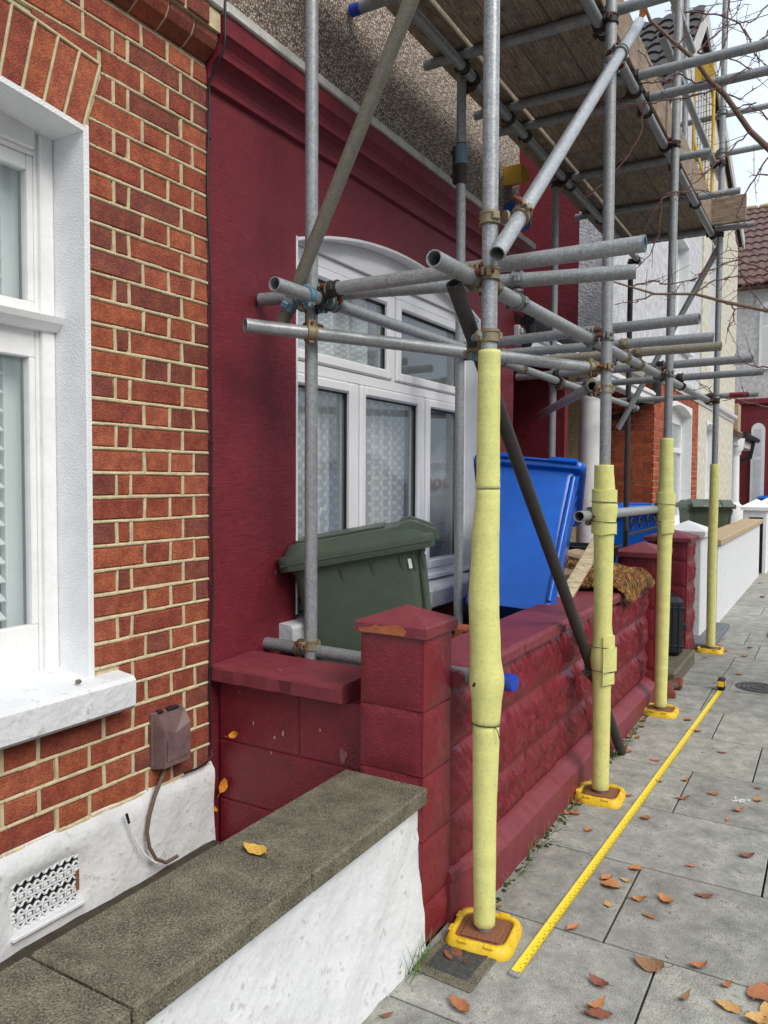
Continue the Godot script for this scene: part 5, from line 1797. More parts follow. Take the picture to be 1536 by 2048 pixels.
	part("back_plate", b, MT.box_brown, sb)
	b = MB.new()
	rows = []
	for q in [[0.010, 0.0, 0.0], [0.058, 0.008, 0.012]]:
		rows.append([Vector3(q[0], 0.470 + q[1], -1.902 + q[1]), Vector3(q[0], 0.470 + q[1], -1.768 - q[1]), Vector3(q[0], 0.615 - q[1] + 0.02 * (1 if q[0] < 0.02 else 0), -1.768 - q[1]), Vector3(q[0] * 0.5, 0.648, -1.775), Vector3(q[0] * 0.5, 0.648, -1.895), Vector3(q[0], 0.615 - q[1] + 0.02 * (1 if q[0] < 0.02 else 0), -1.902 + q[1])])
	b.loft(rows, true, true, false)
	b.box(Vector3(0.0588, 0.53, -1.835), Vector3(0.001, 0.07, 0.09), 0.0003)
	var cv := part("cover", b, MT.box_brown, sb)
	b = MB.new()
	b.box(Vector3(0.012, 0.655, -1.855), Vector3(0.02, 0.008, 0.05), 0.002)
	b.box(Vector3(0.012, 0.656, -1.80), Vector3(0.016, 0.01, 0.02), 0.002)
	part("hinge", b, MT.black_paint, cv)
	b = MB.new()
	var cab := [on_x(337, 1520, 0.02), on_x(326, 1550, 0.03), on_x(310, 1590, 0.034), on_x(299, 1630, 0.034), on_x(294, 1665, 0.036), on_x(299, 1695, 0.042), on_x(312, 1718, 0.05), on_x(332, 1725, 0.06), on_x(355, 1712, 0.06)]
	b.sweep(cab, [0.007, 0.007, 0.007, 0.0065, 0.006, 0.006, 0.006, 0.006, 0.006], 8)
	part("cable", b, MT.cable_brown, sb)
	b = MB.new()
	b.sweep([on_x(256, 1640, 0.035), on_x(264, 1664, 0.036), on_x(275, 1688, 0.038), on_x(290, 1710, 0.042), on_x(312, 1726, 0.05)], [0.004, 0.003, 0.003, 0.003, 0.003], 7)
	part("cable", b, MT.white_reveal, sb)
	b = MB.new()
	b.sweep([on_x(253, 1628, 0.035), on_x(258, 1646, 0.035)], [0.0045, 0.0045], 7)
	part("cable_tip", b, MT.black_paint, sb)
	# black cable in the corner between the two houses
	var cp := []
	var cr := []
	for i in 60:
		var y := lerpf(3.35, 0.47, i / 59.0)
		cp.append(Vector3(0.010 + 0.003 * sin(y * 7.0) + (0.075 if y > 2.86 else 0.0) * smoothstep(2.80, 2.92, y), y, CORNER - 0.004 + 0.006 * sin(y * 3.1) + 0.003 * sin(y * 11.0)))
		cr.append(0.0042)
	for q in [Vector3(0.018, 0.43, -2.04), Vector3(0.022, 0.415, -2.0), Vector3(0.020, 0.412, -1.95), Vector3(0.022, 0.415, -1.90)]:
		cp.append(q); cr.append(0.0042)
	var bc := thing("black_cable", "thin black cable running down the corner between brick and maroon walls", "cable")
	b = MB.new()
	b.sweep(cp, cr, 7)
	part("cable", b, MT.black_paint, bc)
	for y in [2.62, 2.05, 1.56, 1.40, 1.05, 0.75, 0.56]:
		b = MB.new()
		b.box(Vector3(0.008, y, CORNER - 0.004), Vector3(0.014, 0.006, 0.014), 0.002)
		part("clip", b, MT.black_paint, bc)
	# tape measure lying on the flags
	var tp := thing("tape_measure", "long yellow tape measure pulled out along the pavement from its case", "tape measure")
	var t0 := on_y(1030, 1948, 0.004); var t1 := on_y(1441, 1382, 0.004)
	var dir := (t1 - t0).normalized(); var sid := dir.cross(Vector3.UP).normalized()
	b = MB.new()
	var n := 60
	for i in n:
		var a := t0.lerp(t1, i / float(n)); var c := t0.lerp(t1, (i + 1) / float(n))
		var w := 0.0155
		var u0 := i / float(n) * 12.0; var u1 := (i + 1) / float(n) * 12.0
		var la := [a - sid * w, a - sid * w * 0.5, a + sid * w * 0.5, a + sid * w]
		var lc := [c - sid * w, c - sid * w * 0.5, c + sid * w * 0.5, c + sid * w]
		var lift := [0.004, 0.0012, 0.0012, 0.004]
		for j in 3:
			b.quad_uv(la[j] + Vector3(0, lift[j], 0), la[j + 1] + Vector3(0, lift[j + 1], 0), lc[j + 1] + Vector3(0, lift[j + 1], 0), lc[j] + Vector3(0, lift[j], 0), Vector2(j / 3.0, u1), Vector2((j + 1) / 3.0, u0))
	part("blade", b, _tape_material(), tp)
	b = MB.new()
	b.box(t0 - dir * 0.004 + Vector3(0, 0.002, 0), Vector3(0.03, 0.012, 0.016), 0.002, Basis(sid, Vector3.UP, -dir))
	part("hook", b, MT.galv, tp)
	b = MB.new()
	var tb := Basis(sid, Vector3.UP, -dir)
	rows = []
	for q in [[-0.022, 0.8], [-0.019, 1.0], [0.019, 1.0], [0.022, 0.8]]:
		var ring := []
		for k in 20:
			var w := TAU * k / 20.0
			var pp := Vector2(cos(w), sin(w))
			var sq := pow(pow(absf(pp.x), 4.0) + pow(absf(pp.y), 4.0), -0.25)
			ring.append(t1 + dir * 0.045 + tb * Vector3(q[0], 0.042 + pp.y * sq * 0.041 * q[1], pp.x * sq * 0.040 * q[1]))
		rows.append(ring)
	b.loft(rows, true, true, true)
	var cs := part("case", b, MT.black_paint, tp)
	b = MB.new()
	b.box(t1 + dir * 0.003 + Vector3(0, 0.046, 0), Vector3(0.038, 0.036, 0.006), 0.002, tb)
	b.box(t1 + dir * 0.045 + Vector3(0, 0.045, 0), Vector3(0.0455, 0.05, 0.05), 0.008, tb)
	part("side_plate", b, MT.tape_case, cs)
	# covers in the pavement
	var dc := thing("drain_cover", "small rusty grey iron drain cover in a concrete frame", "cover", "", Vector3(1.0, 0.0, -2.045), Basis(Vector3.UP, -0.05))
	b = MB.new()
	b.box(Vector3(0, 0.001, 0), Vector3(0.19, 0.012, 0.24), 0.003)
	part("frame", b, MT.concrete, dc)
	b = MB.new()
	b.box(Vector3(0.0, 0.007, 0.005), Vector3(0.135, 0.004, 0.165), 0.001)
	part("plate", b, MT.cast_iron, dc)
	b = MB.new()
	for i in 9:
		for j in 5:
			b.box(Vector3(-0.055 + j * 0.027 + (0.006 if i % 2 else 0.0), 0.0095, -0.068 + i * 0.018), Vector3(0.02, 0.003, 0.009), 0.001)
	var stud := part("stud", b, MT.cast_iron, dc)
	stud.set_meta("kind", "stuff")
	var mh := thing("manhole_cover", "oval grey iron cover with rings set in the pavement", "cover", "", Vector3(1.47, 0.002, -5.86))
	b = MB.new()
	b.box(Vector3(0.03, 0.0, 0), Vector3(0.34, 0.006, 0.36), 0.001)
	part("frame", b, MT.paving_b, mh)
	for k in 5:
		b = MB.new()
		b.bar(Vector3(0.03, 0.002, 0), Vector3(0.03, 0.006 + 0.002 * (k % 2), 0), 0.15 - k * 0.03, 0.15 - k * 0.03, 30, 0.15 - k * 0.03 - 0.022)
		part("ring", b, MT.cast_iron, mh)
	b = MB.new()
	b.box(Vector3(1.55, 0.003, -8.0), Vector3(0.30, 0.006, 0.32), 0.001)
	solo("inspection_cover", b, MT.cast_iron, "flat square iron cover in the pavement beyond the step", "cover")
	# chalky splashes on a flag
	b = MB.new()
	for q in [[1476, 1598, 0.02], [1493, 1600, 0.012], [1466, 1601, 0.008], [1484, 1603, 0.010], [1150, 1906, 0.004], [1232, 1664, 0.004]]:
		var c := on_y(q[0], q[1], 0.0032)
		for k in 6:
			var o: Vector3 = Vector3(rng.randf_range(-1, 1), 0, rng.randf_range(-1, 1)) * float(q[2])
			b.bar(c + o - Vector3(0, 0.002, 0), c + o, q[2] * rng.randf_range(0.3, 0.6), q[2] * 0.25, 9)
	var sp := solo("paint_splash", b, MT.white_reveal, "white paint splashes on a grey paving slab", "splash")
	sp.set_meta("kind", "stuff")
	# old gum spots trodden into the flags
	b = MB.new()
	for i in 46:
		var gx := rng.randf_range(1.0, 2.6); var gz := rng.randf_range(-7.5, -1.7)
		var gr := rng.randf_range(0.006, 0.014)
		b.bar(Vector3(gx, -0.001, gz), Vector3(gx, 0.0022, gz), gr, gr * 0.8, 10)
	var gum := solo("gum_spots", b, MT.paving_d, "flattened grey gum spots trodden into the paving slabs", "gum")
	gum.set_meta("kind", "stuff")
	# black case by the gate pier
	var ec := thing("equipment_case", "black ribbed hard case standing upright in the gateway", "case", "", Vector3(0.82, 0.105, -6.22), Basis(Vector3.UP, 0.30))
	b = MB.new()
	b.box(Vector3(0, 0.225, 0), Vector3(0.20, 0.45, 0.33), 0.035)
	part("shell", b, MT.case_black, ec)
	for s in [-1.0, 1.0]:
		for k in 4:
			b = MB.new()
			b.box(Vector3(-0.066 + k * 0.044, 0.225, s * 0.164), Vector3(0.014, 0.36, 0.012), 0.004)
			part("rib", b, MT.case_black, ec)
	for yy in [0.08, 0.37]:
		b = MB.new()
		b.box(Vector3(0.0, yy, 0), Vector3(0.21, 0.018, 0.34), 0.006)
		part("band", b, MT.case_black, ec)
	b = MB.new()
	b.box(Vector3(0.0, 0.462, 0.0), Vector3(0.05, 0.02, 0.14), 0.006)
	b.box(Vector3(0.0, 0.445, 0.06), Vector3(0.04, 0.03, 0.02), 0.004)
	b.box(Vector3(0.0, 0.445, -0.06), Vector3(0.04, 0.03, 0.02), 0.004)
	part("handle", b, MT.case_black, ec)
	b = MB.new()
	b.box(Vector3(0.112, 0.22, 0.10), Vector3(0.03, 0.05, 0.05), 0.005)
	part("latch", b, MT.case_black, ec)
	make_gate()
	# alarm box under the platform
	var al := thing("alarm_box", "yellow and blue alarm box on the pebbledash under the platform", "box", "", Vector3(0.0, 0.0, 0.0))
	b = MB.new()
	b.prism(PackedVector2Array([Vector2(-0.06, 3.46), Vector2(0.07, 3.46), Vector2(0.10, 3.39), Vector2(-0.06, 3.34)]), Vector3(0.014, 0, -4.82), Vector3.FORWARD, Vector3.UP, Vector3(0.12, 0, 0))
	part("housing", b, MT.alarm_yellow, al)
	b = MB.new()
	b.prism(PackedVector2Array([Vector2(-0.09, 3.22), Vector2(0.06, 3.30), Vector2(0.16, 3.22), Vector2(0.11, 3.10), Vector2(-0.03, 3.06), Vector2(-0.10, 3.12)]), Vector3(0.014, 0, -4.86), Vector3.FORWARD, Vector3.UP, Vector3(0.10, 0, 0))
	part("strobe", b, MT.alarm_blue, al)
	b = MB.new()
	b.bx(Vector3(0.05, 3.16, -5.05), Vector3(0.11, 3.30, -4.99), 0.01)
	part("bracket", b, MT.alarm_yellow, al)
func _tape_material() -> StandardMaterial3D:
	var W := 48; var Hh := 512
	var im := Image.create(W, Hh, false, Image.FORMAT_RGB8)
	im.fill(c8(244, 216, 56))
	for y in Hh:
		if y % 17 < 2:
			im.fill_rect(Rect2i(0, y, 14 if (y / 17) % 5 else 24, 1), c8(30, 28, 20))
		if y % 17 == 8:
			im.fill_rect(Rect2i(0, y, 8, 1), c8(60, 50, 20))
		if y % 17 < 2:
			im.fill_rect(Rect2i(38, y, 10, 1), c8(30, 28, 20))
	for k in 6:
		var y := 12 + k * 85
		im.fill_rect(Rect2i(26, y, 8, 3), c8(20, 20, 18))
		im.fill_rect(Rect2i(31, y, 3, 14), c8(20, 20, 18))
		im.fill_rect(Rect2i(26, y + 12, 8, 2), c8(20, 20, 18))
		im.fill_rect(Rect2i(26, y + 40, 3, 12), c8(150, 30, 24))
	var m := StandardMaterial3D.new()
	m.albedo_texture = ImageTexture.create_from_image(im)
	m.roughness = 0.45
	return m
func scroll(b: MB, c: Vector3, r: float, flip: float, turns := 1.35) -> void:
	var pts := []; var rad := []
	for i in 26:
		var t := i / 25.0
		var w := t * turns * TAU
		var rr := r * (1.0 - 0.78 * t)
		pts.append(c + Vector3(0, sin(w) * rr, cos(w) * rr * flip)); rad.append(0.0045)
	b.sweep(pts, rad, 6)
func make_gate() -> void:
	# open iron gate standing along the garden side
	var t := thing("iron_gate", "black wrought iron gate with scrolls standing open behind the rug", "gate", "", Vector3(0.60, 0.0, 0.0))
	var z0 := -6.40; var z1 := -5.30
	var b := MB.new()
	b.bx(Vector3(0.10, 0.02, z0 - 0.012), Vector3(0.124, 1.13, z0 + 0.012), 0.002)
	part("stile", b, MT.black_paint, t)
	b = MB.new()
	b.bx(Vector3(0.10, 0.14, z1 - 0.012), Vector3(0.124, 1.10, z1 + 0.012), 0.002)
	part("stile", b, MT.black_paint, t)
	for y in [1.065, 0.90, 0.2]:
		b = MB.new()
		b.bx(Vector3(0.102, y - 0.009, z0 + 0.012), Vector3(0.122, y + 0.009, z1 - 0.012), 0.002)
		part("rail", b, MT.black_paint, t)
	for i in 5:
		b = MB.new()
		var z := lerpf(z0, z1, (i + 1) / 6.0)
		b.bar(Vector3(0.112, 0.2, z), Vector3(0.112, 0.90, z), 0.006, 0.006, 8)
		part("bar", b, MT.black_paint, t)
	for i in 4:
		b = MB.new()
		var z := lerpf(z0, z1, 0.14 + i * 0.24)
		scroll(b, Vector3(0.112, 1.125, z), 0.055, -1.0 if i % 2 else 1.0)
		part("scroll", b, MT.black_paint, t)
		b = MB.new()
		scroll(b, Vector3(0.112, 0.82, z), 0.06, 1.0 if i % 2 else -1.0)
		part("scroll", b, MT.black_paint, t)
	b = MB.new()
	b.box(Vector3(0.14, 0.66, z0 + 0.01), Vector3(0.06, 0.03, 0.05), 0.004)
	part("latch", b, MT.black_paint, t)

# ---------------------------------------------------------------- leaves
func leaf_mesh(sd: int) -> ArrayMesh:
	var r := RandomNumberGenerator.new()
	r.seed = sd
	var b := MB.new()
	var curl := r.randf_range(-0.6, 2.2); var fold := r.randf_range(0.05, 0.55); var wd := r.randf_range(0.16, 0.42); var twist := r.randf_range(-0.6, 0.6)
	var g := []
	for i in 11:
		var row := []
		var u := i / 10.0
		var hw := wd * pow(sin(PI * pow(u, 0.85)), 0.8) + 0.004
		for j in 5:
			var v := (j - 2) / 2.0
			var bend := curl * (u - 0.5) * (u - 0.5)
			var z := v * hw * cos(fold * absf(v))
			var y := absf(v) * hw * sin(fold) + bend * 0.5 + twist * (u - 0.5) * v * hw + 0.02 * sin(u * 19.0 + v * 5.0 + sd)
			row.append(Vector3(u - 0.5, y, z))
		g.append(row)
	b.sheet(g)
	var st := []
	for k in 5:
		st.append(Vector3(-0.5 - k * 0.07, curl * 0.125 + 0.03 * k * k * 0.3, 0.02 * k * r.randf_range(-1, 1)))
	b.sweep(st, [0.014, 0.012, 0.011, 0.010, 0.012], 5)
	var lo := 9.0
	for p in b.v:
		lo = minf(lo, p.y)
	for i in b.v.size():
		b.v[i].y -= lo
	return b.done()
var leaf_lib := []
func put_leaf(p: Vector3, size: float, turn: float, m: String, kind: int, label: String, grp: String, up := Basis()) -> void:
	if leaf_lib.is_empty():
		for i in 14:
			leaf_lib.append(leaf_mesh(100 + i * 13))
	var o := solo("fallen_leaf", leaf_lib[kind % 14], MT[m], label, "leaf", grp)
	o.transform = Transform3D(up * Basis(Vector3.UP, turn).scaled(Vector3.ONE * size), p)
func make_leaves() -> void:
	# u, v, length in metres, turn, tone
	var L := [[918, 2014, 0.075, 2.2, 1], [773, 2031, 0.04, 0.4, 3], [1197, 1968, 0.065, 2.3, 3], [1192, 2012, 0.06, 0.5, 0], [1196, 2030, 0.07, -0.1, 3], [1297, 1930, 0.085, 2.5, 4], [1275, 1799, 0.055, 2.8, 0], [1298, 1833, 0.055, 2.5, 1], [1332, 1802, 0.06, 2.0, 0], [1214, 1758, 0.06, 0.5, 0], [1221, 1772, 0.065, 2.7, 0], [1251, 1761, 0.045, 2.4, 2], [1215, 1808, 0.045, 1.6, 2], [1272, 1738, 0.06, 0.0, 0], [1146, 1857, 0.05, 0.6, 0], [1407, 1792, 0.06, 2.9, 3], [1398, 1933, 0.05, 0.2, 1], [1369, 1996, 0.06, 0.7, 4], [1455, 2014, 0.075, 2.4, 2], [1521, 1990, 0.085, 0.8, 1], [1452, 1971, 0.05, 0.3, 1], [1380, 1732, 0.045, 2.9, 0], [1494, 1713, 0.055, 0.1, 3], [1290, 1637, 0.05, 2.6, 1], [1178, 1660, 0.05, 0.5, 0], [1256, 1591, 0.05, 2.6, 1], [1310, 1520, 0.06, 2.7, 0], [1376, 1440, 0.06, 0.1, 1], [1396, 1463, 0.065, 0.0, 0], [1443, 1505, 0.06, 2.5, 3], [1372, 1561, 0.05, 0.7, 0], [1363, 1597, 0.06, 2.9, 1], [1425, 1588, 0.05, 2.7, 1], [1515, 1600, 0.045, 1.2, 0], [1476, 1621, 0.055, 0.1, 0], [1456, 1639, 0.04, 1.0, 0], [1516, 1577, 0.04, 2.4, 3], [1263, 1470, 0.05, 0.9, 3], [1258, 1503, 0.05, 0.6, 1], [1318, 1563, 0.035, 2.4, 3], [1440, 1290, 0.06, 0.2, 1], [1449, 1302, 0.06, 2.6, 0], [1500, 1296, 0.06, 0.0, 3], [1447, 1279, 0.05, 0.6, 1], [1490, 1313, 0.06, 0.1, 0], [1430, 1366, 0.05, 0.4, 1], [1480, 1349, 0.06, 0.0, 0], [1520, 1166, 0.07, 0.2, 1], [1525, 1195, 0.08, 0.5, 3], [1190, 1598, 0.05, 2.0, 0], [1160, 1608, 0.05, 1.0, 1], [1150, 1592, 0.06, 0.7, 3], [905, 1912, 0.07, 1.9, 3], [918, 1918, 0.075, 2.2, 1], [1345, 1373, 0.05, 0.5, 1], [1340, 1385, 0.05, 1.5, 3], [1330, 1400, 0.06, 0.9, 1], [1532, 2024, 0.08, 1.2, 2], [1520, 2042, 0.09, 0.2, 2], [1410, 1316, 0.05, 0.3, 3]]
	var words := ["orange brown leaf with a dark stalk lying on the grey pavement", "brown curled leaf lying on the grey pavement", "pale yellow leaf lying on the grey pavement", "dark reddish brown leaf lying on the grey pavement", "mottled brown leaf lying flat on the grey pavement"]
	for i in L.size():
		var q = L[i]
		put_leaf(on_y(q[0], q[1], 0.003), q[2] * rng.randf_range(0.8, 1.15), q[3] + 0.5, "leaf%d" % q[4], i, words[q[4]], "fallen leaves on the pavement")
	# drift of leaves against the foot of the maroon wall
	for i in 34:
		var z: float = [-2.36, -3.30, -3.52, -4.1, -4.45, -4.8, -5.15][i % 7] + rng.randf_range(-0.13, 0.13)
		put_leaf(Vector3(0.965 + absf(rng.randfn(0.0, 0.018)), 0.003, z), rng.randf_range(0.03, 0.065), rng.randf() * TAU, "leaf%d" % [3, 1, 0, 4][rng.randi() % 4], rng.randi() % 14, "small brown leaf drifted against the foot of the maroon wall", "leaves drifted along the maroon wall")
	put_leaf(on_y(509, 1701, 0.508), 0.085, 2.95, "leaf_yellow", 4, "yellow leaf lying on the grey concrete coping", "")
	put_leaf(on_z(470, 1469, -2.085), 0.045, 0.4, "leaf_orange", 2, "orange leaf caught on the maroon cross wall", "leaves caught on the maroon cross wall", Basis(Vector3.RIGHT, 1.3))
	put_leaf(on_z(448, 1571, -2.08), 0.055, 1.4, "leaf_orange", 5, "orange leaf caught on the maroon cross wall", "leaves caught on the maroon cross wall", Basis(Vector3.RIGHT, 1.2))
	put_leaf(on_z(425, 1617, -2.06), 0.055, 0.9, "leaf_orange", 7, "orange leaf caught at the corner of the white plinth", "", Basis(Vector3.BACK, -1.2))

# ---------------------------------------------------------------- street tree whose branches reach into view
func make_tree() -> void:
	var t := thing("street_tree", "bare brown street tree reaching twigs in front of the scaffold", "tree")
	var foot := Vector3(2.75, -0.02, -5.4)
	var b := MB.new()
	b.sweep([foot, foot + Vector3(-0.02, 0.5, 0), foot + Vector3(0.02, 1.4, 0.02), foot + Vector3(0.0, 2.1, 0.0), foot + Vector3(-0.04, 2.6, 0.05)], [0.15, 0.11, 0.10, 0.095, 0.08], 14)
	part("trunk", b, MT.bark, t)
	var fork := foot + Vector3(-0.02, 2.3, 0.02)
	# limbs: points as pixels with a depth, nearest the trunk last
	var D := 3.9
	var limbs := [
		[[[1262, -60], [1300, 40], [1345, 82], [1392, 122], [1418, 160], [1450, 190], [1500, 262], [1540, 300], [1640, 420]], 0.007, 0.018],
		[[[1158, 546], [1215, 560], [1262, 574], [1310, 588], [1390, 588], [1450, 604], [1536, 622], [1660, 640]], 0.0025, 0.012],
		[[[1480, 60], [1460, 130], [1418, 70], [1390, 40], [1368, 10], [1372, -40]], 0.002, 0.006],
	]
	for l in limbs.slice(0, 2):
		var pts := []; var rad := []
		var k: int = l[0].size()
		for i in k:
			pts.append(at_depth(l[0][i][0], l[0][i][1], D + 0.10 * i / k))
			rad.append(lerpf(l[1], l[2], i / float(k)))
		pts.append(fork.lerp(pts[-1], 0.4) + Vector3(0, 0.15, 0)); rad.append(l[2] * 1.3)
		pts.append(fork); rad.append(l[2] * 1.7)
		b = MB.new()
		b.sweep(pts, rad, 9)
		part("limb", b, MT.bark, t)
	# twigs traced, each with buds; x0 marks the thick end
	var twigs := [
		[[1350, 95], [1385, 60], [1420, 20], [1445, -20]],
		[[1395, 104], [1440, 62], [1470, 30], [1488, -10]],
		[[1417, 160], [1388, 166], [1360, 148], [1330, 160], [1275, 100], [1225, 75], [1178, 52]],
		[[1440, 184], [1480, 200], [1536, 158]],
		[[1440, 184], [1470, 150], [1500, 140]],
		[[1368, 25], [1430, 28], [1470, 42], [1500, 78], [1510, 110], [1530, 130], [1560, 150]],
		[[1510, 98], [1490, 60], [1470, 40]],
		[[1395, 105], [1440, 105], [1480, 125], [1536, 152], [1580, 165]],
		[[1380, 118], [1340, 165], [1290, 165], [1250, 182], [1225, 215], [1180, 250], [1130, 262]],
		[[1432, 178], [1390, 190], [1330, 200], [1285, 210], [1240, 208], [1205, 208]],
		[[1290, 200], [1280, 270], [1250, 320], [1215, 360], [1180, 390], [1168, 398]],
		[[1500, 262], [1470, 290], [1420, 340], [1370, 380], [1322, 400], [1300, 440], [1280, 470]],
		[[1536, 315], [1500, 370], [1478, 420], [1472, 470], [1480, 520], [1450, 560]],
		[[1536, 350], [1500, 352]],
		[[1322, 400], [1340, 385], [1390, 380], [1440, 390]],
		[[1322, 398], [1318, 470], [1300, 510], [1262, 550]],
		[[1540, 545], [1480, 520], [1440, 530], [1400, 550], [1360, 570], [1330, 600]],
		[[1450, 604], [1470, 620], [1465, 645], [1455, 660]],
		[[1390, 588], [1430, 560], [1480, 550], [1536, 560], [1600, 570]],
		[[1310, 588], [1285, 598], [1270, 606]],
		[[1262, 574], [1300, 562], [1330, 568], [1390, 560], [1420, 520], [1460, 500], [1540, 510]],
		[[1480, 540], [1500, 580], [1536, 620]],
		[[1536, 735], [1500, 730], [1470, 710]],
		[[1536, 815], [1480, 800], [1430, 790], [1405, 770]],
		[[1460, -20], [1455, 60], [1440, 130], [1430, 170]],
		[[1536, 10], [1500, 45], [1470, 42]],
		[[1536, 60], [1515, 100], [1500, 130]],
		[[1505, 90], [1536, 70]],
		[[1512, 205], [1480, 215], [1450, 212]],
		[[1536, 240], [1520, 220], [1500, 215]],
	]
	var jr := RandomNumberGenerator.new()
	jr.seed = 77
	for tw in twigs:
		var pts := []; var rad := []
		var k: int = tw.size()
		var dd := D + jr.randf_range(-0.05, 0.10)
		for i in k - 1:
			for s in 4:
				var f := s / 4.0
				var u: float = lerpf(tw[i][0], tw[i + 1][0], f) + (jr.randf_range(-3, 3) if s else 0.0)
				var v: float = lerpf(tw[i][1], tw[i + 1][1], f) + (jr.randf_range(-3, 3) if s else 0.0)
				pts.append(at_depth(u, v, dd))
		pts.append(at_depth(tw[k - 1][0], tw[k - 1][1], dd))
		for i in pts.size():
			rad.append(lerpf(0.0045, 0.0016, i / float(pts.size() - 1)))
		b = MB.new()
		b.sweep(pts, rad, 6)
		for i in range(2, pts.size(), 2):
			var n := Vector3(jr.randf_range(-1, 1), jr.randf_range(-0.2, 1), jr.randf_range(-1, 1)).normalized()
			b.bar(pts[i], pts[i] + n * jr.randf_range(0.008, 0.022), 0.0026, 0.0008, 5)
		for i in range(1, pts.size() - 1, 2):
			var dirn: Vector3 = (pts[i + 1] - pts[i]).normalized()
			var off := (dirn + Vector3(jr.randf_range(-1, 1), jr.randf_range(-0.7, 1), jr.randf_range(-0.6, 0.6)) * 0.9).normalized()
			var ln := jr.randf_range(0.04, 0.17)
			var q0: Vector3 = pts[i]
			var q1 := q0 + off * ln * 0.55 + Vector3(0, jr.randf_range(-0.012, 0.012), 0)
			b.sweep([q0, q1, q0 + off * ln + Vector3(0, jr.randf_range(-0.02, 0.03), 0)], [0.002, 0.0015, 0.0009], 5)
			b.bar(q1, q1 + Vector3(jr.randf_range(-1, 1), jr.randf_range(-1, 1), 0).normalized() * 0.014, 0.002, 0.0008, 5)
		part("twig", b, MT.twig, t)
	# crown out of sight above and behind
	for i in 16:
		var a := jr.randf() * TAU
		var e := fork + Vector3(cos(a) * 0.9 + 0.5, jr.randf_range(1.2, 2.6), sin(a) * 0.9 - 0.8)
		if e.x < 2.2:
			e.x = 2.4
		b = MB.new()
		b.sweep([fork, fork.lerp(e, 0.5) + Vector3(0, 0.15, 0), e], [0.04, 0.022, 0.005], 6)
		part("limb", b, MT.bark, t)
	put_leaf(at_depth(1288, 24, D - 0.1), 0.13, 0.0, "leaf0", 3, "curled tan dead leaf hanging from a twig", "", Basis(Vector3.BACK, 1.45) * Basis(Vector3.RIGHT, 1.2))

# ---------------------------------------------------------------- the rest of the street
func far_brick(parent: Node3D, c: Vector3, s: Vector3) -> void:
	var key := "f%.3f_%.3f_%.3f" % [s.x, s.y, s.z]
	if not brick_lib.has(key):
		var b := MB.new()
		b.box(Vector3.ZERO, s)
		brick_lib[key] = b.done()
	var o := part("brick", brick_lib[key], MT["far_brick%d" % (rng.randi() % 3)], parent)
	o.position = c
# sash-like window in a wall that faces the street (x = 0): opening z0..z1, y0..y1
func street_window(h: Node3D, z0: float, z1: float, y0: float, y1: float, rev: String, arch := 0.0, bars := 1) -> void:
	var b := MB.new()
	var d := 0.14
	b.bx(Vector3(-d - 0.05, y0, z0 - 0.03), Vector3(0.004, y1, z0))
	b.bx(Vector3(-d - 0.05, y0, z1), Vector3(0.004, y1, z1 + 0.03))
	var hd := PackedVector2Array()
	for i in 9:
		var t := i / 8.0
		hd.append(Vector2(lerpf(z1, z0, t), y1 - arch * pow(2.0 * t - 1.0, 2.0)))
	for i in 9:
		hd.append(Vector2(hd[8 - i].x, y1 + 0.03))
	b.prism(hd, Vector3(-d - 0.05, 0, 0), Vector3.BACK, Vector3.UP, Vector3(d + 0.054, 0, 0))
	b.bx(Vector3(-d - 0.05, y0 - 0.10, z1 - 0.08), Vector3(0.07, y0, z0 + 0.08), 0.008)
	var w := part("window", b, MT[rev], h)
	b = MB.new()
	var f := 0.07
	b.bx(Vector3(-d - 0.05, y0, z0 - f), Vector3(-d, y1, z0), 0.004)
	b.bx(Vector3(-d - 0.05, y0, z1), Vector3(-d, y1, z1 + f), 0.004)
	b.bx(Vector3(-d - 0.05, y1 - 0.13 - arch, z1 + f), Vector3(-d, y1, z0 - f), 0.004)
	b.bx(Vector3(-d - 0.05, y0, z1 + f), Vector3(-d, y0 + 0.13, z0 - f), 0.004)
	b.bx(Vector3(-d - 0.045, lerpf(y0, y1, 0.62), z1 + f), Vector3(-d + 0.02, lerpf(y0, y1, 0.62) + 0.07, z0 - f), 0.004)
	for i in bars:
		var z := lerpf(z0, z1, (i + 1) / float(bars + 1))
		b.bx(Vector3(-d - 0.04, y0 + 0.13, z - 0.04), Vector3(-d - 0.005, y1 - 0.13 - arch, z + 0.04), 0.004)
	part("frame", b, MT.gloss_white, w)
	for i in bars + 1:
		b = MB.new()
		var za := lerpf(z0 - f, z1 + f, i / float(bars + 1)) - 0.04 * float(i > 0)
		var zc := lerpf(z0 - f, z1 + f, (i + 1) / float(bars + 1)) + 0.04 * float(i < bars)
		b.bx(Vector3(-d - 0.032, y0 + 0.13, zc), Vector3(-d - 0.028, y1 - 0.13 - arch, za))
		part("pane", b, MT.glass, w)
	b = MB.new()
	b.bx(Vector3(-d - 0.30, y0, z1 + 0.02), Vector3(-d - 0.26, y1, z0 - 0.02))
	part("blind", b, MT.shutter, w)
func wall_with_hole(b: MB, x0: float, x1: float, z0: float, z1: float, y0: float, y1: float, hz0: float, hz1: float, hy0: float, hy1: float) -> void:
	b.bx(Vector3(x0, y0, hz0), Vector3(x1, y1, z0))
	b.bx(Vector3(x0, y0, z1), Vector3(x1, y1, hz1))
	b.bx(Vector3(x0, y0, hz1), Vector3(x1, hy0, hz0))
	b.bx(Vector3(x0, hy1, hz1), Vector3(x1, y1, hz0))
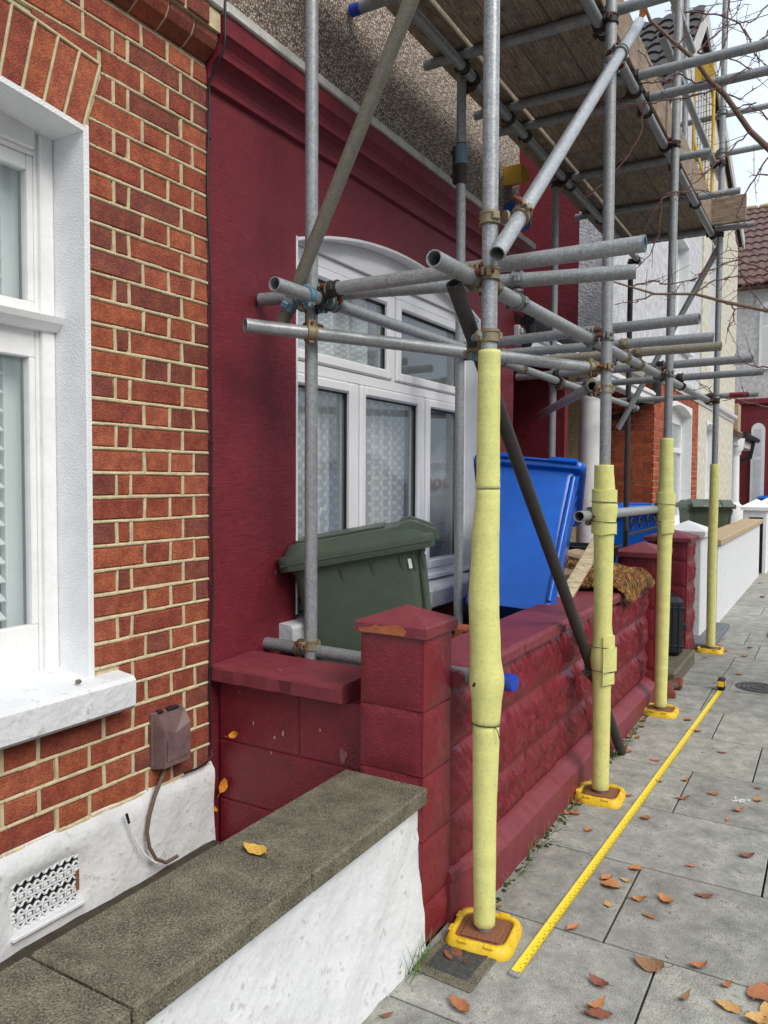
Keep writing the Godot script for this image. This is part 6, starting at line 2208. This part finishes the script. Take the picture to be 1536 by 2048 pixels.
func tile_roof(h: Node3D, o: Vector3, along: Vector3, up: Vector3, n_row: int, n_col: int, m: String, proud := 0.03) -> void:
	# rows of wavy tiles, each row one lapped strip
	var nrm := along.cross(up).normalized()
	if nrm.y < 0:
		nrm = -nrm
	for r in n_row:
		var g := []
		var k := n_col * 4
		for i in k + 1:
			var t := i / float(k)
			var wave := absf(sin(t * n_col * PI)) * proud
			var p := o + along * t + up * (r / float(n_row))
			var q := o + along * t + up * ((r + 1.12) / float(n_row))
			g.append([p + nrm * (wave + proud * 0.8), q + nrm * (wave * 0.8)])
		var b := MB.new()
		b.sheet(g)
		for i in k:
			b.quad(g[i][0], g[i + 1][0], g[i + 1][0] - nrm * proud, g[i][0] - nrm * proud)
		part("tile_row", b, MT[m], h)
func make_street() -> void:
	var b: MB
	# --- porch of the maroon house
	var p := thing("maroon_porch", "shaded maroon porch with white round column and lean-to roof", "porch")
	b = MB.new()
	b.bx(Vector3(-1.35, 0.0, -7.30), Vector3(-1.25, 2.9, -5.05))
	b.bx(Vector3(-1.25, 0.0, -5.14), Vector3(-0.26, 2.9, -5.05))
	b.bx(Vector3(-1.25, 0.0, -6.72), Vector3(-0.14, 2.45, -6.62))
	part("wall", b, MT.maroon, p)
	b = MB.new()
	b.bx(Vector3(-1.25, 0.1, -6.45), Vector3(-1.20, 2.1, -5.55), 0.01)
	part("door", b, MT.maroon, p)
	b = MB.new()
	b.bx(Vector3(-1.3, 2.46, -7.32), Vector3(-0.09, 2.50, -5.15))
	part("ceiling", b, MT.cream, p)
	b = MB.new()
	b.bx(Vector3(-0.09, 2.36, -9.64), Vector3(0.03, 2.50, -5.05), 0.01)
	b.bx(Vector3(0.03, 2.44, -9.64), Vector3(0.05, 2.475, -5.05), 0.004)
	part("beam", b, MT.gloss_white, p)
	b = MB.new()
	b.sweep([Vector3(0.09, 2.53, -5.06), Vector3(0.09, 2.53, -7.3)], [0.045, 0.045], 10)
	b.sweep([Vector3(0.09, 2.50, -5.09), Vector3(0.09, 2.42, -5.10), Vector3(0.045, 2.32, -5.10)], [0.035, 0.033, 0.03], 9)
	part("gutter", b, MT.black_paint, p)
	b = MB.new()
	b.prism(PackedVector2Array([Vector2(0.08, 2.53), Vector2(-1.3, 3.35), Vector2(-1.3, 3.25), Vector2(0.05, 2.50)]), Vector3(0, 0, -7.3), Vector3.RIGHT, Vector3.UP, Vector3(0, 0, 2.23))
	part("roof", b, MT.roof_dark, p)
	tile_roof(p, Vector3(0.10, 2.545, -5.07), Vector3(0, 0, -2.22), Vector3(-1.38, 0.83, 0), 7, 9, "roof_dark", 0.02)
	b = MB.new()
	b.bx(Vector3(-1.4, 3.2, -7.30), Vector3(-1.3, 7.0, -5.05))
	part("upper_wall", b, MT.maroon, p)
	var col := MB.new()
	var rows := []
	for q in [[0.09, 0.15], [0.22, 0.15], [0.23, 0.13], [0.27, 0.135], [0.30, 0.115], [0.34, 0.11], [1.2, 0.107], [2.14, 0.092], [2.16, 0.105], [2.20, 0.105], [2.22, 0.094], [2.26, 0.12], [2.36, 0.13]]:
		var ring := []
		for k in 24:
			ring.append(Vector3(-0.03 + cos(TAU * k / 24.0) * q[1], q[0], -7.02 + sin(TAU * k / 24.0) * q[1]))
		rows.append(ring)
	col.loft(rows, true, true, true)
	part("column", col, MT.gloss_white, p)
	# --- neighbour: brick below, roughcast above
	var h := thing("roughcast_house", "red brick house with white roughcast upper floor behind the scaffold", "house")
	b = MB.new()
	var zc := -9.65
	b.bx(Vector3(-1.3, 0.0, zc - 0.12), Vector3(-0.006, 2.66, zc - 0.012))
	wall_with_hole(b, -0.2, -0.006, zc - 0.12, -13.05, 0.0, 2.66, -10.7, -12.48, 0.76, 2.52)
	b.bx(Vector3(-1.35, 0.0, zc), Vector3(-1.3, 2.7, -7.3))
	b.bx(Vector3(-1.3, 2.52, zc), Vector3(-0.1, 2.6, -7.32))
	part("wall", b, MT.mortar, h)
	var yb := 0.30
	var k := 0
	while yb < 2.62:
		var off := 0.0 if k % 2 else -0.112
		var x := -0.003 + 0.0
		# face across the street
		x = 0.0
		var first := 0.105 if k % 2 else 0.215
		var xx := 0.0
		var i := 0
		while xx > -0.75:
			var l := first if i == 0 else (0.215 if (i + k) % 2 else 0.105)
			far_brick(h, Vector3(xx - l * 0.5, yb + 0.0325, zc - 0.022), Vector3(l, 0.065, 0.04))
			xx -= l + 0.011
			i += 1
		for seg in [[zc - 0.003, -10.72], [-12.50, -13.04]]:
			var z: float = seg[0]
			i = 0
			while z > seg[1] + 0.06:
				var l := 0.105 if (i + k) % 2 else 0.215
				l = minf(l, z - seg[1])
				far_brick(h, Vector3(-0.02, yb + 0.0325, z - l * 0.5 - 0.04 * float(i == 0) * 0.0), Vector3(0.04, 0.065, l))
				z -= l + 0.011
				i += 1
		yb += 0.076
		k += 1
	# band of bricks over the window
	for kk in 2:
		var z := -10.72
		while z > -12.46:
			far_brick(h, Vector3(-0.02, 2.545 + kk * 0.076, z - 0.105), Vector3(0.04, 0.065, 0.21))
			z -= 0.223
	street_window(h, -10.72, -12.46, 0.78, 2.50, "white_reveal", 0.10, 1)
	b = MB.new()
	b.prism(PackedVector2Array([Vector2(-0.1, 2.66), Vector2(0.02, 2.66), Vector2(0.03, 2.70), Vector2(0.08, 2.74), Vector2(0.09, 2.80), Vector2(0.04, 2.83), Vector2(-0.1, 2.85)]), Vector3(0, 0, -17.7), Vector3.RIGHT, Vector3.UP, Vector3(0, 0, 10.35))
	part("cornice", b, MT.gloss_white, h)
	b = MB.new()
	b.prism(PackedVector2Array([Vector2(-7.34, 2.85), Vector2(-7.34, 5.1), Vector2(-9.3, 5.35), Vector2(-10.9, 6.85), Vector2(-10.9, 2.85)]), Vector3(-0.25, 0, 0), Vector3.BACK, Vector3.UP, Vector3(0.25, 0, 0))
	b.prism(PackedVector2Array([Vector2(-11.95, 2.85), Vector2(-11.95, 7.9), Vector2(-12.3, 8.2), Vector2(-13.1, 7.95), Vector2(-13.1, 2.85)]), Vector3(-0.25, 0, 0), Vector3.BACK, Vector3.UP, Vector3(0.25, 0, 0))
	b.prism(PackedVector2Array([Vector2(-10.9, 4.80), Vector2(-10.9, 6.85), Vector2(-11.95, 7.9), Vector2(-11.95, 4.80)]), Vector3(-0.25, 0, 0), Vector3.BACK, Vector3.UP, Vector3(0.25, 0, 0))
	b.bx(Vector3(-0.25, 2.85, -11.95), Vector3(0.0, 3.30, -10.9))
	part("upper_wall", b, MT.roughcast, h)
	b = MB.new()
	b.bx(Vector3(-1.4, 2.85, -7.42), Vector3(-0.25, 5.1, -7.345))
	part("side_wall", b, MT.maroon, h)
	street_window(h, -10.92, -11.93, 3.34, 4.78, "white_reveal", 0.0, 0)
	var rf := MB.new()
	rf.prism(PackedVector2Array([Vector2(-9.1, 5.22), Vector2(-12.3, 8.32), Vector2(-17.9, 6.5), Vector2(-17.9, 6.35), Vector2(-12.3, 8.15), Vector2(-9.1, 5.05)]), Vector3(-4.0, 0, 0), Vector3.BACK, Vector3.UP, Vector3(4.09, 0, 0))
	var roof := part("roof", rf, MT.roof_dark, h)
	b = MB.new()
	b.prism(PackedVector2Array([Vector2(-9.1, 5.22), Vector2(-12.3, 8.34), Vector2(-17.9, 6.5), Vector2(-17.9, 6.28), Vector2(-12.3, 8.08), Vector2(-9.1, 4.98)]), Vector3(0.091, 0, 0), Vector3.BACK, Vector3.UP, Vector3(0.03, 0, 0))
	part("bargeboard", b, MT.fascia, roof)
	tile_roof(h, Vector3(-4.0, 5.25, -9.08), Vector3(4.1, 0, 0), Vector3(0, 3.1, -3.2), 14, 20, "roof_dark", 0.04)
	b = MB.new()
	b.sweep([Vector3(0.02, 2.62, -9.60), Vector3(0.03, 2.45, -9.58), Vector3(-0.25, 2.25, -9.55), Vector3(-0.55, 2.18, -9.55)], [0.035, 0.035, 0.035, 0.035], 10)
	b.sweep([Vector3(0.05, 2.62, -9.57), Vector3(0.05, 2.36, -9.57)], [0.05, 0.05], 10)
	part("waste_pipe", b, MT.black_paint, h)
	# --- cream house
	h = thing("cream_house", "cream rendered house with tall white window beyond the brick house", "house")
	b = MB.new()
	wall_with_hole(b, -0.2, 0.003, -13.06, -17.7, 0.0, 2.66, -13.9, -15.1, 0.85, 2.45)
	b.prism(PackedVector2Array([Vector2(-13.11, 2.85), Vector2(-13.11, 7.9), Vector2(-13.95, 7.65), Vector2(-13.95, 2.85)]), Vector3(-0.25, 0, 0), Vector3.BACK, Vector3.UP, Vector3(0.27, 0, 0))
	b.prism(PackedVector2Array([Vector2(-14.9, 2.85), Vector2(-14.9, 7.35), Vector2(-17.7, 6.45), Vector2(-17.7, 2.85)]), Vector3(-0.25, 0, 0), Vector3.BACK, Vector3.UP, Vector3(0.27, 0, 0))
	b.prism(PackedVector2Array([Vector2(-13.95, 5.4), Vector2(-13.95, 7.65), Vector2(-14.9, 7.35), Vector2(-14.9, 5.4)]), Vector3(-0.25, 0, 0), Vector3.BACK, Vector3.UP, Vector3(0.27, 0, 0))
	b.bx(Vector3(-0.25, 2.85, -14.9), Vector3(0.02, 3.3, -13.95))
	part("wall", b, MT.cream, h)
	street_window(h, -13.93, -15.08, 0.9, 2.43, "white_reveal", 0.08, 0)
	street_window(h, -13.97, -14.88, 3.35, 5.38, "white_reveal", 0.0, 0)
	b = MB.new()
	b.bx(Vector3(-3.0, 0.0, -21.9), Vector3(-0.9, 7.0, -17.72))
	part("porch_wall", b, MT.cream, h)
	b = MB.new()
	b.prism(PackedVector2Array([Vector2(0.14, 2.45), Vector2(-0.9, 3.2), Vector2(-0.9, 3.05), Vector2(0.1, 2.35)]), Vector3(0, 0, -21.4), Vector3.RIGHT, Vector3.UP, Vector3(0, 0, 3.68))
	part("porch_roof", b, MT.roof_brown, h)
	b = MB.new()
	rows = []
	for q in [[0.0, 0.2], [0.9, 0.2], [0.95, 0.13], [1.0, 0.11], [2.0, 0.10], [2.02, 0.13], [2.08, 0.13], [2.12, 0.17], [2.36, 0.20]]:
		var ring := []
		for kk in 20:
			ring.append(Vector3(-0.02 + cos(TAU * kk / 20.0) * q[1], q[0], -18.3 + sin(TAU * kk / 20.0) * q[1]))
		rows.append(ring)
	b.loft(rows, true, true, true)
	part("porch_column", b, MT.gloss_white, h)
	b = MB.new()
	b.bx(Vector3(-0.15, 2.2, -21.4), Vector3(0.08, 2.42, -18.05), 0.01)
	part("porch_beam", b, MT.gloss_white, h)
	b = MB.new()
	b.bx(Vector3(-0.12, 2.43, -18.55), Vector3(0.06, 3.1, -18.1), 0.01)
	part("brick_stub", b, MT.stone_cope, h)
	b = MB.new()
	b.sweep([Vector3(0.17, 2.45, -18.4), Vector3(0.17, 2.45, -21.4)], [0.06, 0.06], 8)
	b.sweep([Vector3(0.17, 2.4, -20.4), Vector3(0.1, 2.0, -20.4), Vector3(-0.3, 1.9, -20.4)], [0.045, 0.045, 0.045], 8)
	part("gutter", b, MT.black_paint, h)
	# --- house that closes the view, turned towards us
	h = thing("end_house", "white house with brown tiled roof and maroon ground floor at street end", "house")
	b = MB.new()
	b.bx(Vector3(-1.2, 3.55, -28.0), Vector3(3.6, 6.5, -22.0))
	part("upper_wall", b, MT.roughcast, h)
	b = MB.new()
	b.bx(Vector3(-0.35, 0.0, -27.0), Vector3(3.6, 3.4, -21.9))
	part("lower_wall", b, MT.maroon, h)
	b = MB.new()
	b.bx(Vector3(-0.42, 3.4, -27.0), Vector3(3.7, 3.56, -21.8), 0.03)
	part("cornice", b, MT.maroon, h)
	for q in [[-0.02, 0.30, 0.55, 2.9], [1.0, 1.4, 0.55, 2.9], [0.10, 0.65, 4.3, 6.0]]:
		b = MB.new()
		var arch := PackedVector2Array([Vector2(q[0], q[2]), Vector2(q[1], q[2])])
		for i in 9:
			var a := PI * i / 8.0
			arch.append(Vector2((q[0] + q[1]) * 0.5 + cos(a) * (q[1] - q[0]) * 0.5, q[3] - 0.15 + sin(a) * 0.18))
		b.prism(arch, Vector3(0, 0, -21.89 if q[3] < 3.5 else -21.99), Vector3.RIGHT, Vector3.UP, Vector3(0, 0, 0.05))
		var w := part("window", b, MT.gloss_white, h)
		b = MB.new()
		var zf := -21.83 if q[3] < 3.5 else -21.93
		b.bx(Vector3(q[0] + 0.07, q[2] + 0.1, zf - 0.005), Vector3(q[1] - 0.07, lerpf(q[2], q[3], 0.62), zf))
		part("pane", b, MT.glass, w)
		b = MB.new()
		b.bx(Vector3(q[0] + 0.07, lerpf(q[2], q[3], 0.66), zf - 0.005), Vector3(q[1] - 0.07, q[3] - 0.12, zf))
		part("pane", b, MT.glass, w)
	b = MB.new()
	b.prism(PackedVector2Array([Vector2(-21.6, 6.35), Vector2(-25.0, 9.3), Vector2(-28.4, 6.35)]), Vector3(-1.5, 0, 0), Vector3.BACK, Vector3.UP, Vector3(5.4, 0, 0))
	part("roof", b, MT.roof_brown, h)
	tile_roof(h, Vector3(-1.5, 6.38, -21.58), Vector3(5.4, 0, 0), Vector3(0, 2.95, -3.4), 12, 26, "roof_brown", 0.05)
	b = MB.new()
	for i in 13:
		b.box(Vector3(-1.3 + i * 0.42, 9.36, -25.0), Vector3(0.40, 0.14, 0.30), 0.05)
	var rg := part("ridge", b, MT.stone_cope, h)
	rg.set_meta("kind", "stuff")
	# --- white pier and wall of the neighbour
	var w := thing("white_pier", "white painted gate pier with flat pyramid cap beside the tan coped wall", "pier")
	b = MB.new()
	b.bx(Vector3(0.60, 0.0, -7.75), Vector3(0.90, 0.93, -7.35), 0.01)
	part("shaft", b, MT.white_render, w)
	b = MB.new()
	pier_cap(b, Vector3(0.75, 0.93, -7.55), 0.36, 0.46, 0.06, 0.08)
	part("cap", b, MT.white_render, w)
	w = thing("white_front_wall", "long white painted front wall with tan stone coping", "wall")
	b = MB.new()
	b.bx(Vector3(0.72, -0.02, -12.9), Vector3(0.93, 0.80, -8.2))
	part("rendered_wall", b, MT.white_render, w)
	var zz := -8.15
	for i in 5:
		b = MB.new()
		b.bx(Vector3(0.69, 0.80, zz - 0.955), Vector3(0.97, 0.865, zz), 0.008)
		part("coping", b, MT.stone_cope, w)
		zz -= 0.96
	w = thing("white_brick_wall", "white painted wall with capped pillar beyond the tan coping", "wall")
	for q in [[-13.3, 0.98], [-16.6, 0.98]]:
		b = MB.new()
		b.bx(Vector3(0.66, -0.02, q[0] - 0.45), Vector3(1.0, q[1], q[0]), 0.01)
		part("pillar", b, MT.white_reveal, w)
		b = MB.new()
		pier_cap(b, Vector3(0.83, q[1], q[0] - 0.22), 0.42, 0.52, 0.06, 0.12)
		part("cap", b, MT.white_reveal, w)
	b = MB.new()
	b.bx(Vector3(0.74, -0.02, -21.0), Vector3(0.95, 0.88, -13.3), 0.005)
	part("panel", b, MT.white_reveal, w)
	b = MB.new()
	b.bx(Vector3(0.55, 0.0, -8.15), Vector3(1.06, 0.045, -6.95), 0.008)
	solo("slate_step", b, MT.slate_step, "smooth blue grey step at the white pier", "step")
	# --- wires over the street
	for q in [[1330, 22, 1560, -30], [1360, 72, 1560, 8]]:
		b = MB.new()
		var w0 := at_depth(q[0], q[1], 15.0); var w1 := at_depth(q[2], q[3], 11.0)
		var wp := []; var wr := []
		for i in 13:
			wp.append(w0.lerp(w1, i / 12.0 * 1.6) - Vector3(0, 0.10 * sin(PI * i / 12.0), 0)); wr.append(0.007)
		b.sweep(wp, wr, 5)
		solo("overhead_wire", b, MT.black_paint, "thin dark wire strung from the gabled house across the sky", "wire", "wires over the street")
	# --- far side of the road, seen only in the window panes
	for i in 5:
		var zo := 6.0 - i * 6.2
		h = thing("opposite_house", "brick terrace house with bay and slate roof across the road", "house", "terrace across the road", Vector3(18.0, 0.0, zo))
		b = MB.new()
		b.bx(Vector3(0.0, 0.0, -6.15), Vector3(6.0, 6.2, 0.0))
		part("wall", b, MT.far_brick1 if i % 2 else MT.cream, h)
		b = MB.new()
		b.prism(PackedVector2Array([Vector2(-0.3, 6.1), Vector2(3.2, 8.6), Vector2(6.4, 6.1)]), Vector3(0, 0, -6.17), Vector3.RIGHT, Vector3.UP, Vector3(0, 0, 6.18))
		part("roof", b, MT.roof_dark, h)
		for q in [[-1.0, -2.6, 0.9, 2.6], [-4.2, -5.2, 0.1, 2.3], [-0.9, -2.4, 3.7, 5.3], [-4.0, -5.2, 3.7, 5.3]]:
			b = MB.new()
			b.bx(Vector3(-0.05, q[2], q[1]), Vector3(0.0, q[3], q[0]), 0.01)
			var wn := part("window" if q[2] > 0.5 else "door", b, MT.gloss_white, h)
			b = MB.new()
			b.bx(Vector3(-0.058, q[2] + 0.12, q[1] + 0.1), Vector3(-0.052, q[3] - 0.1, q[0] - 0.1))
			part("pane", b, MT.seal, wn)

# ---------------------------------------------------------------- mesh gate on the platform
func make_mesh_gate() -> void:
	var t := thing("mesh_gate", "yellow steel mesh ladder gate standing on the scaffold platform", "gate", "", Vector3.ZERO)
	# a frame across the platform, turned edge towards the viewer
	var a := Vector3(0.818, 3.60, -6.96); var c := Vector3(0.972, 3.60, -6.94)
	var H := 1.12
	var d := (c - a).normalized()
	for q in [[a, a + Vector3(0, H, 0)], [c, c + Vector3(0, H, 0)], [a, c], [a + Vector3(0, H, 0), c + Vector3(0, H, 0)]]:
		var b := MB.new()
		b.sweep([q[0], q[1]], [0.013, 0.013], 8)
		part("frame", b, MT.yellow_steel, t)
	var b := MB.new()
	b.box((a + c) * 0.5 + Vector3(0, H + 0.12, 0), Vector3((c - a).length(), 0.24, 0.012), 0.002, Basis(d, Vector3.UP, d.cross(Vector3.UP)))
	part("panel", b, MT.yellow_steel, t)
	b = MB.new()
	b.sweep([a + Vector3(0, H * 0.62, 0), c + Vector3(0, H * 0.1, 0)], [0.012, 0.012], 8)
	part("stay", b, MT.yellow_steel, t)
	b = MB.new()
	for i in 7:
		var p := a.lerp(c, (i + 0.5) / 7.0)
		b.bar(p, p + Vector3(0, H, 0), 0.0022, 0.0022, 5)
	for i in 22:
		var y := H * (i + 0.5) / 22.0
		b.bar(a + Vector3(0, y, 0), c + Vector3(0, y, 0), 0.0022, 0.0022, 5)
	var m := part("mesh", b, MT.iron_dark, t)
	m.set_meta("kind", "stuff")

func _ready() -> void:
	rng.seed = 20240611
	make_view()
	make_textures()
	make_materials()
	make_ground()
	make_brick_house()
	make_red_house()
	make_walls()
	make_scaffold()
	make_street()
	make_mesh_gate()
	make_bins()
	make_clutter()
	make_tree()
	make_leaves()
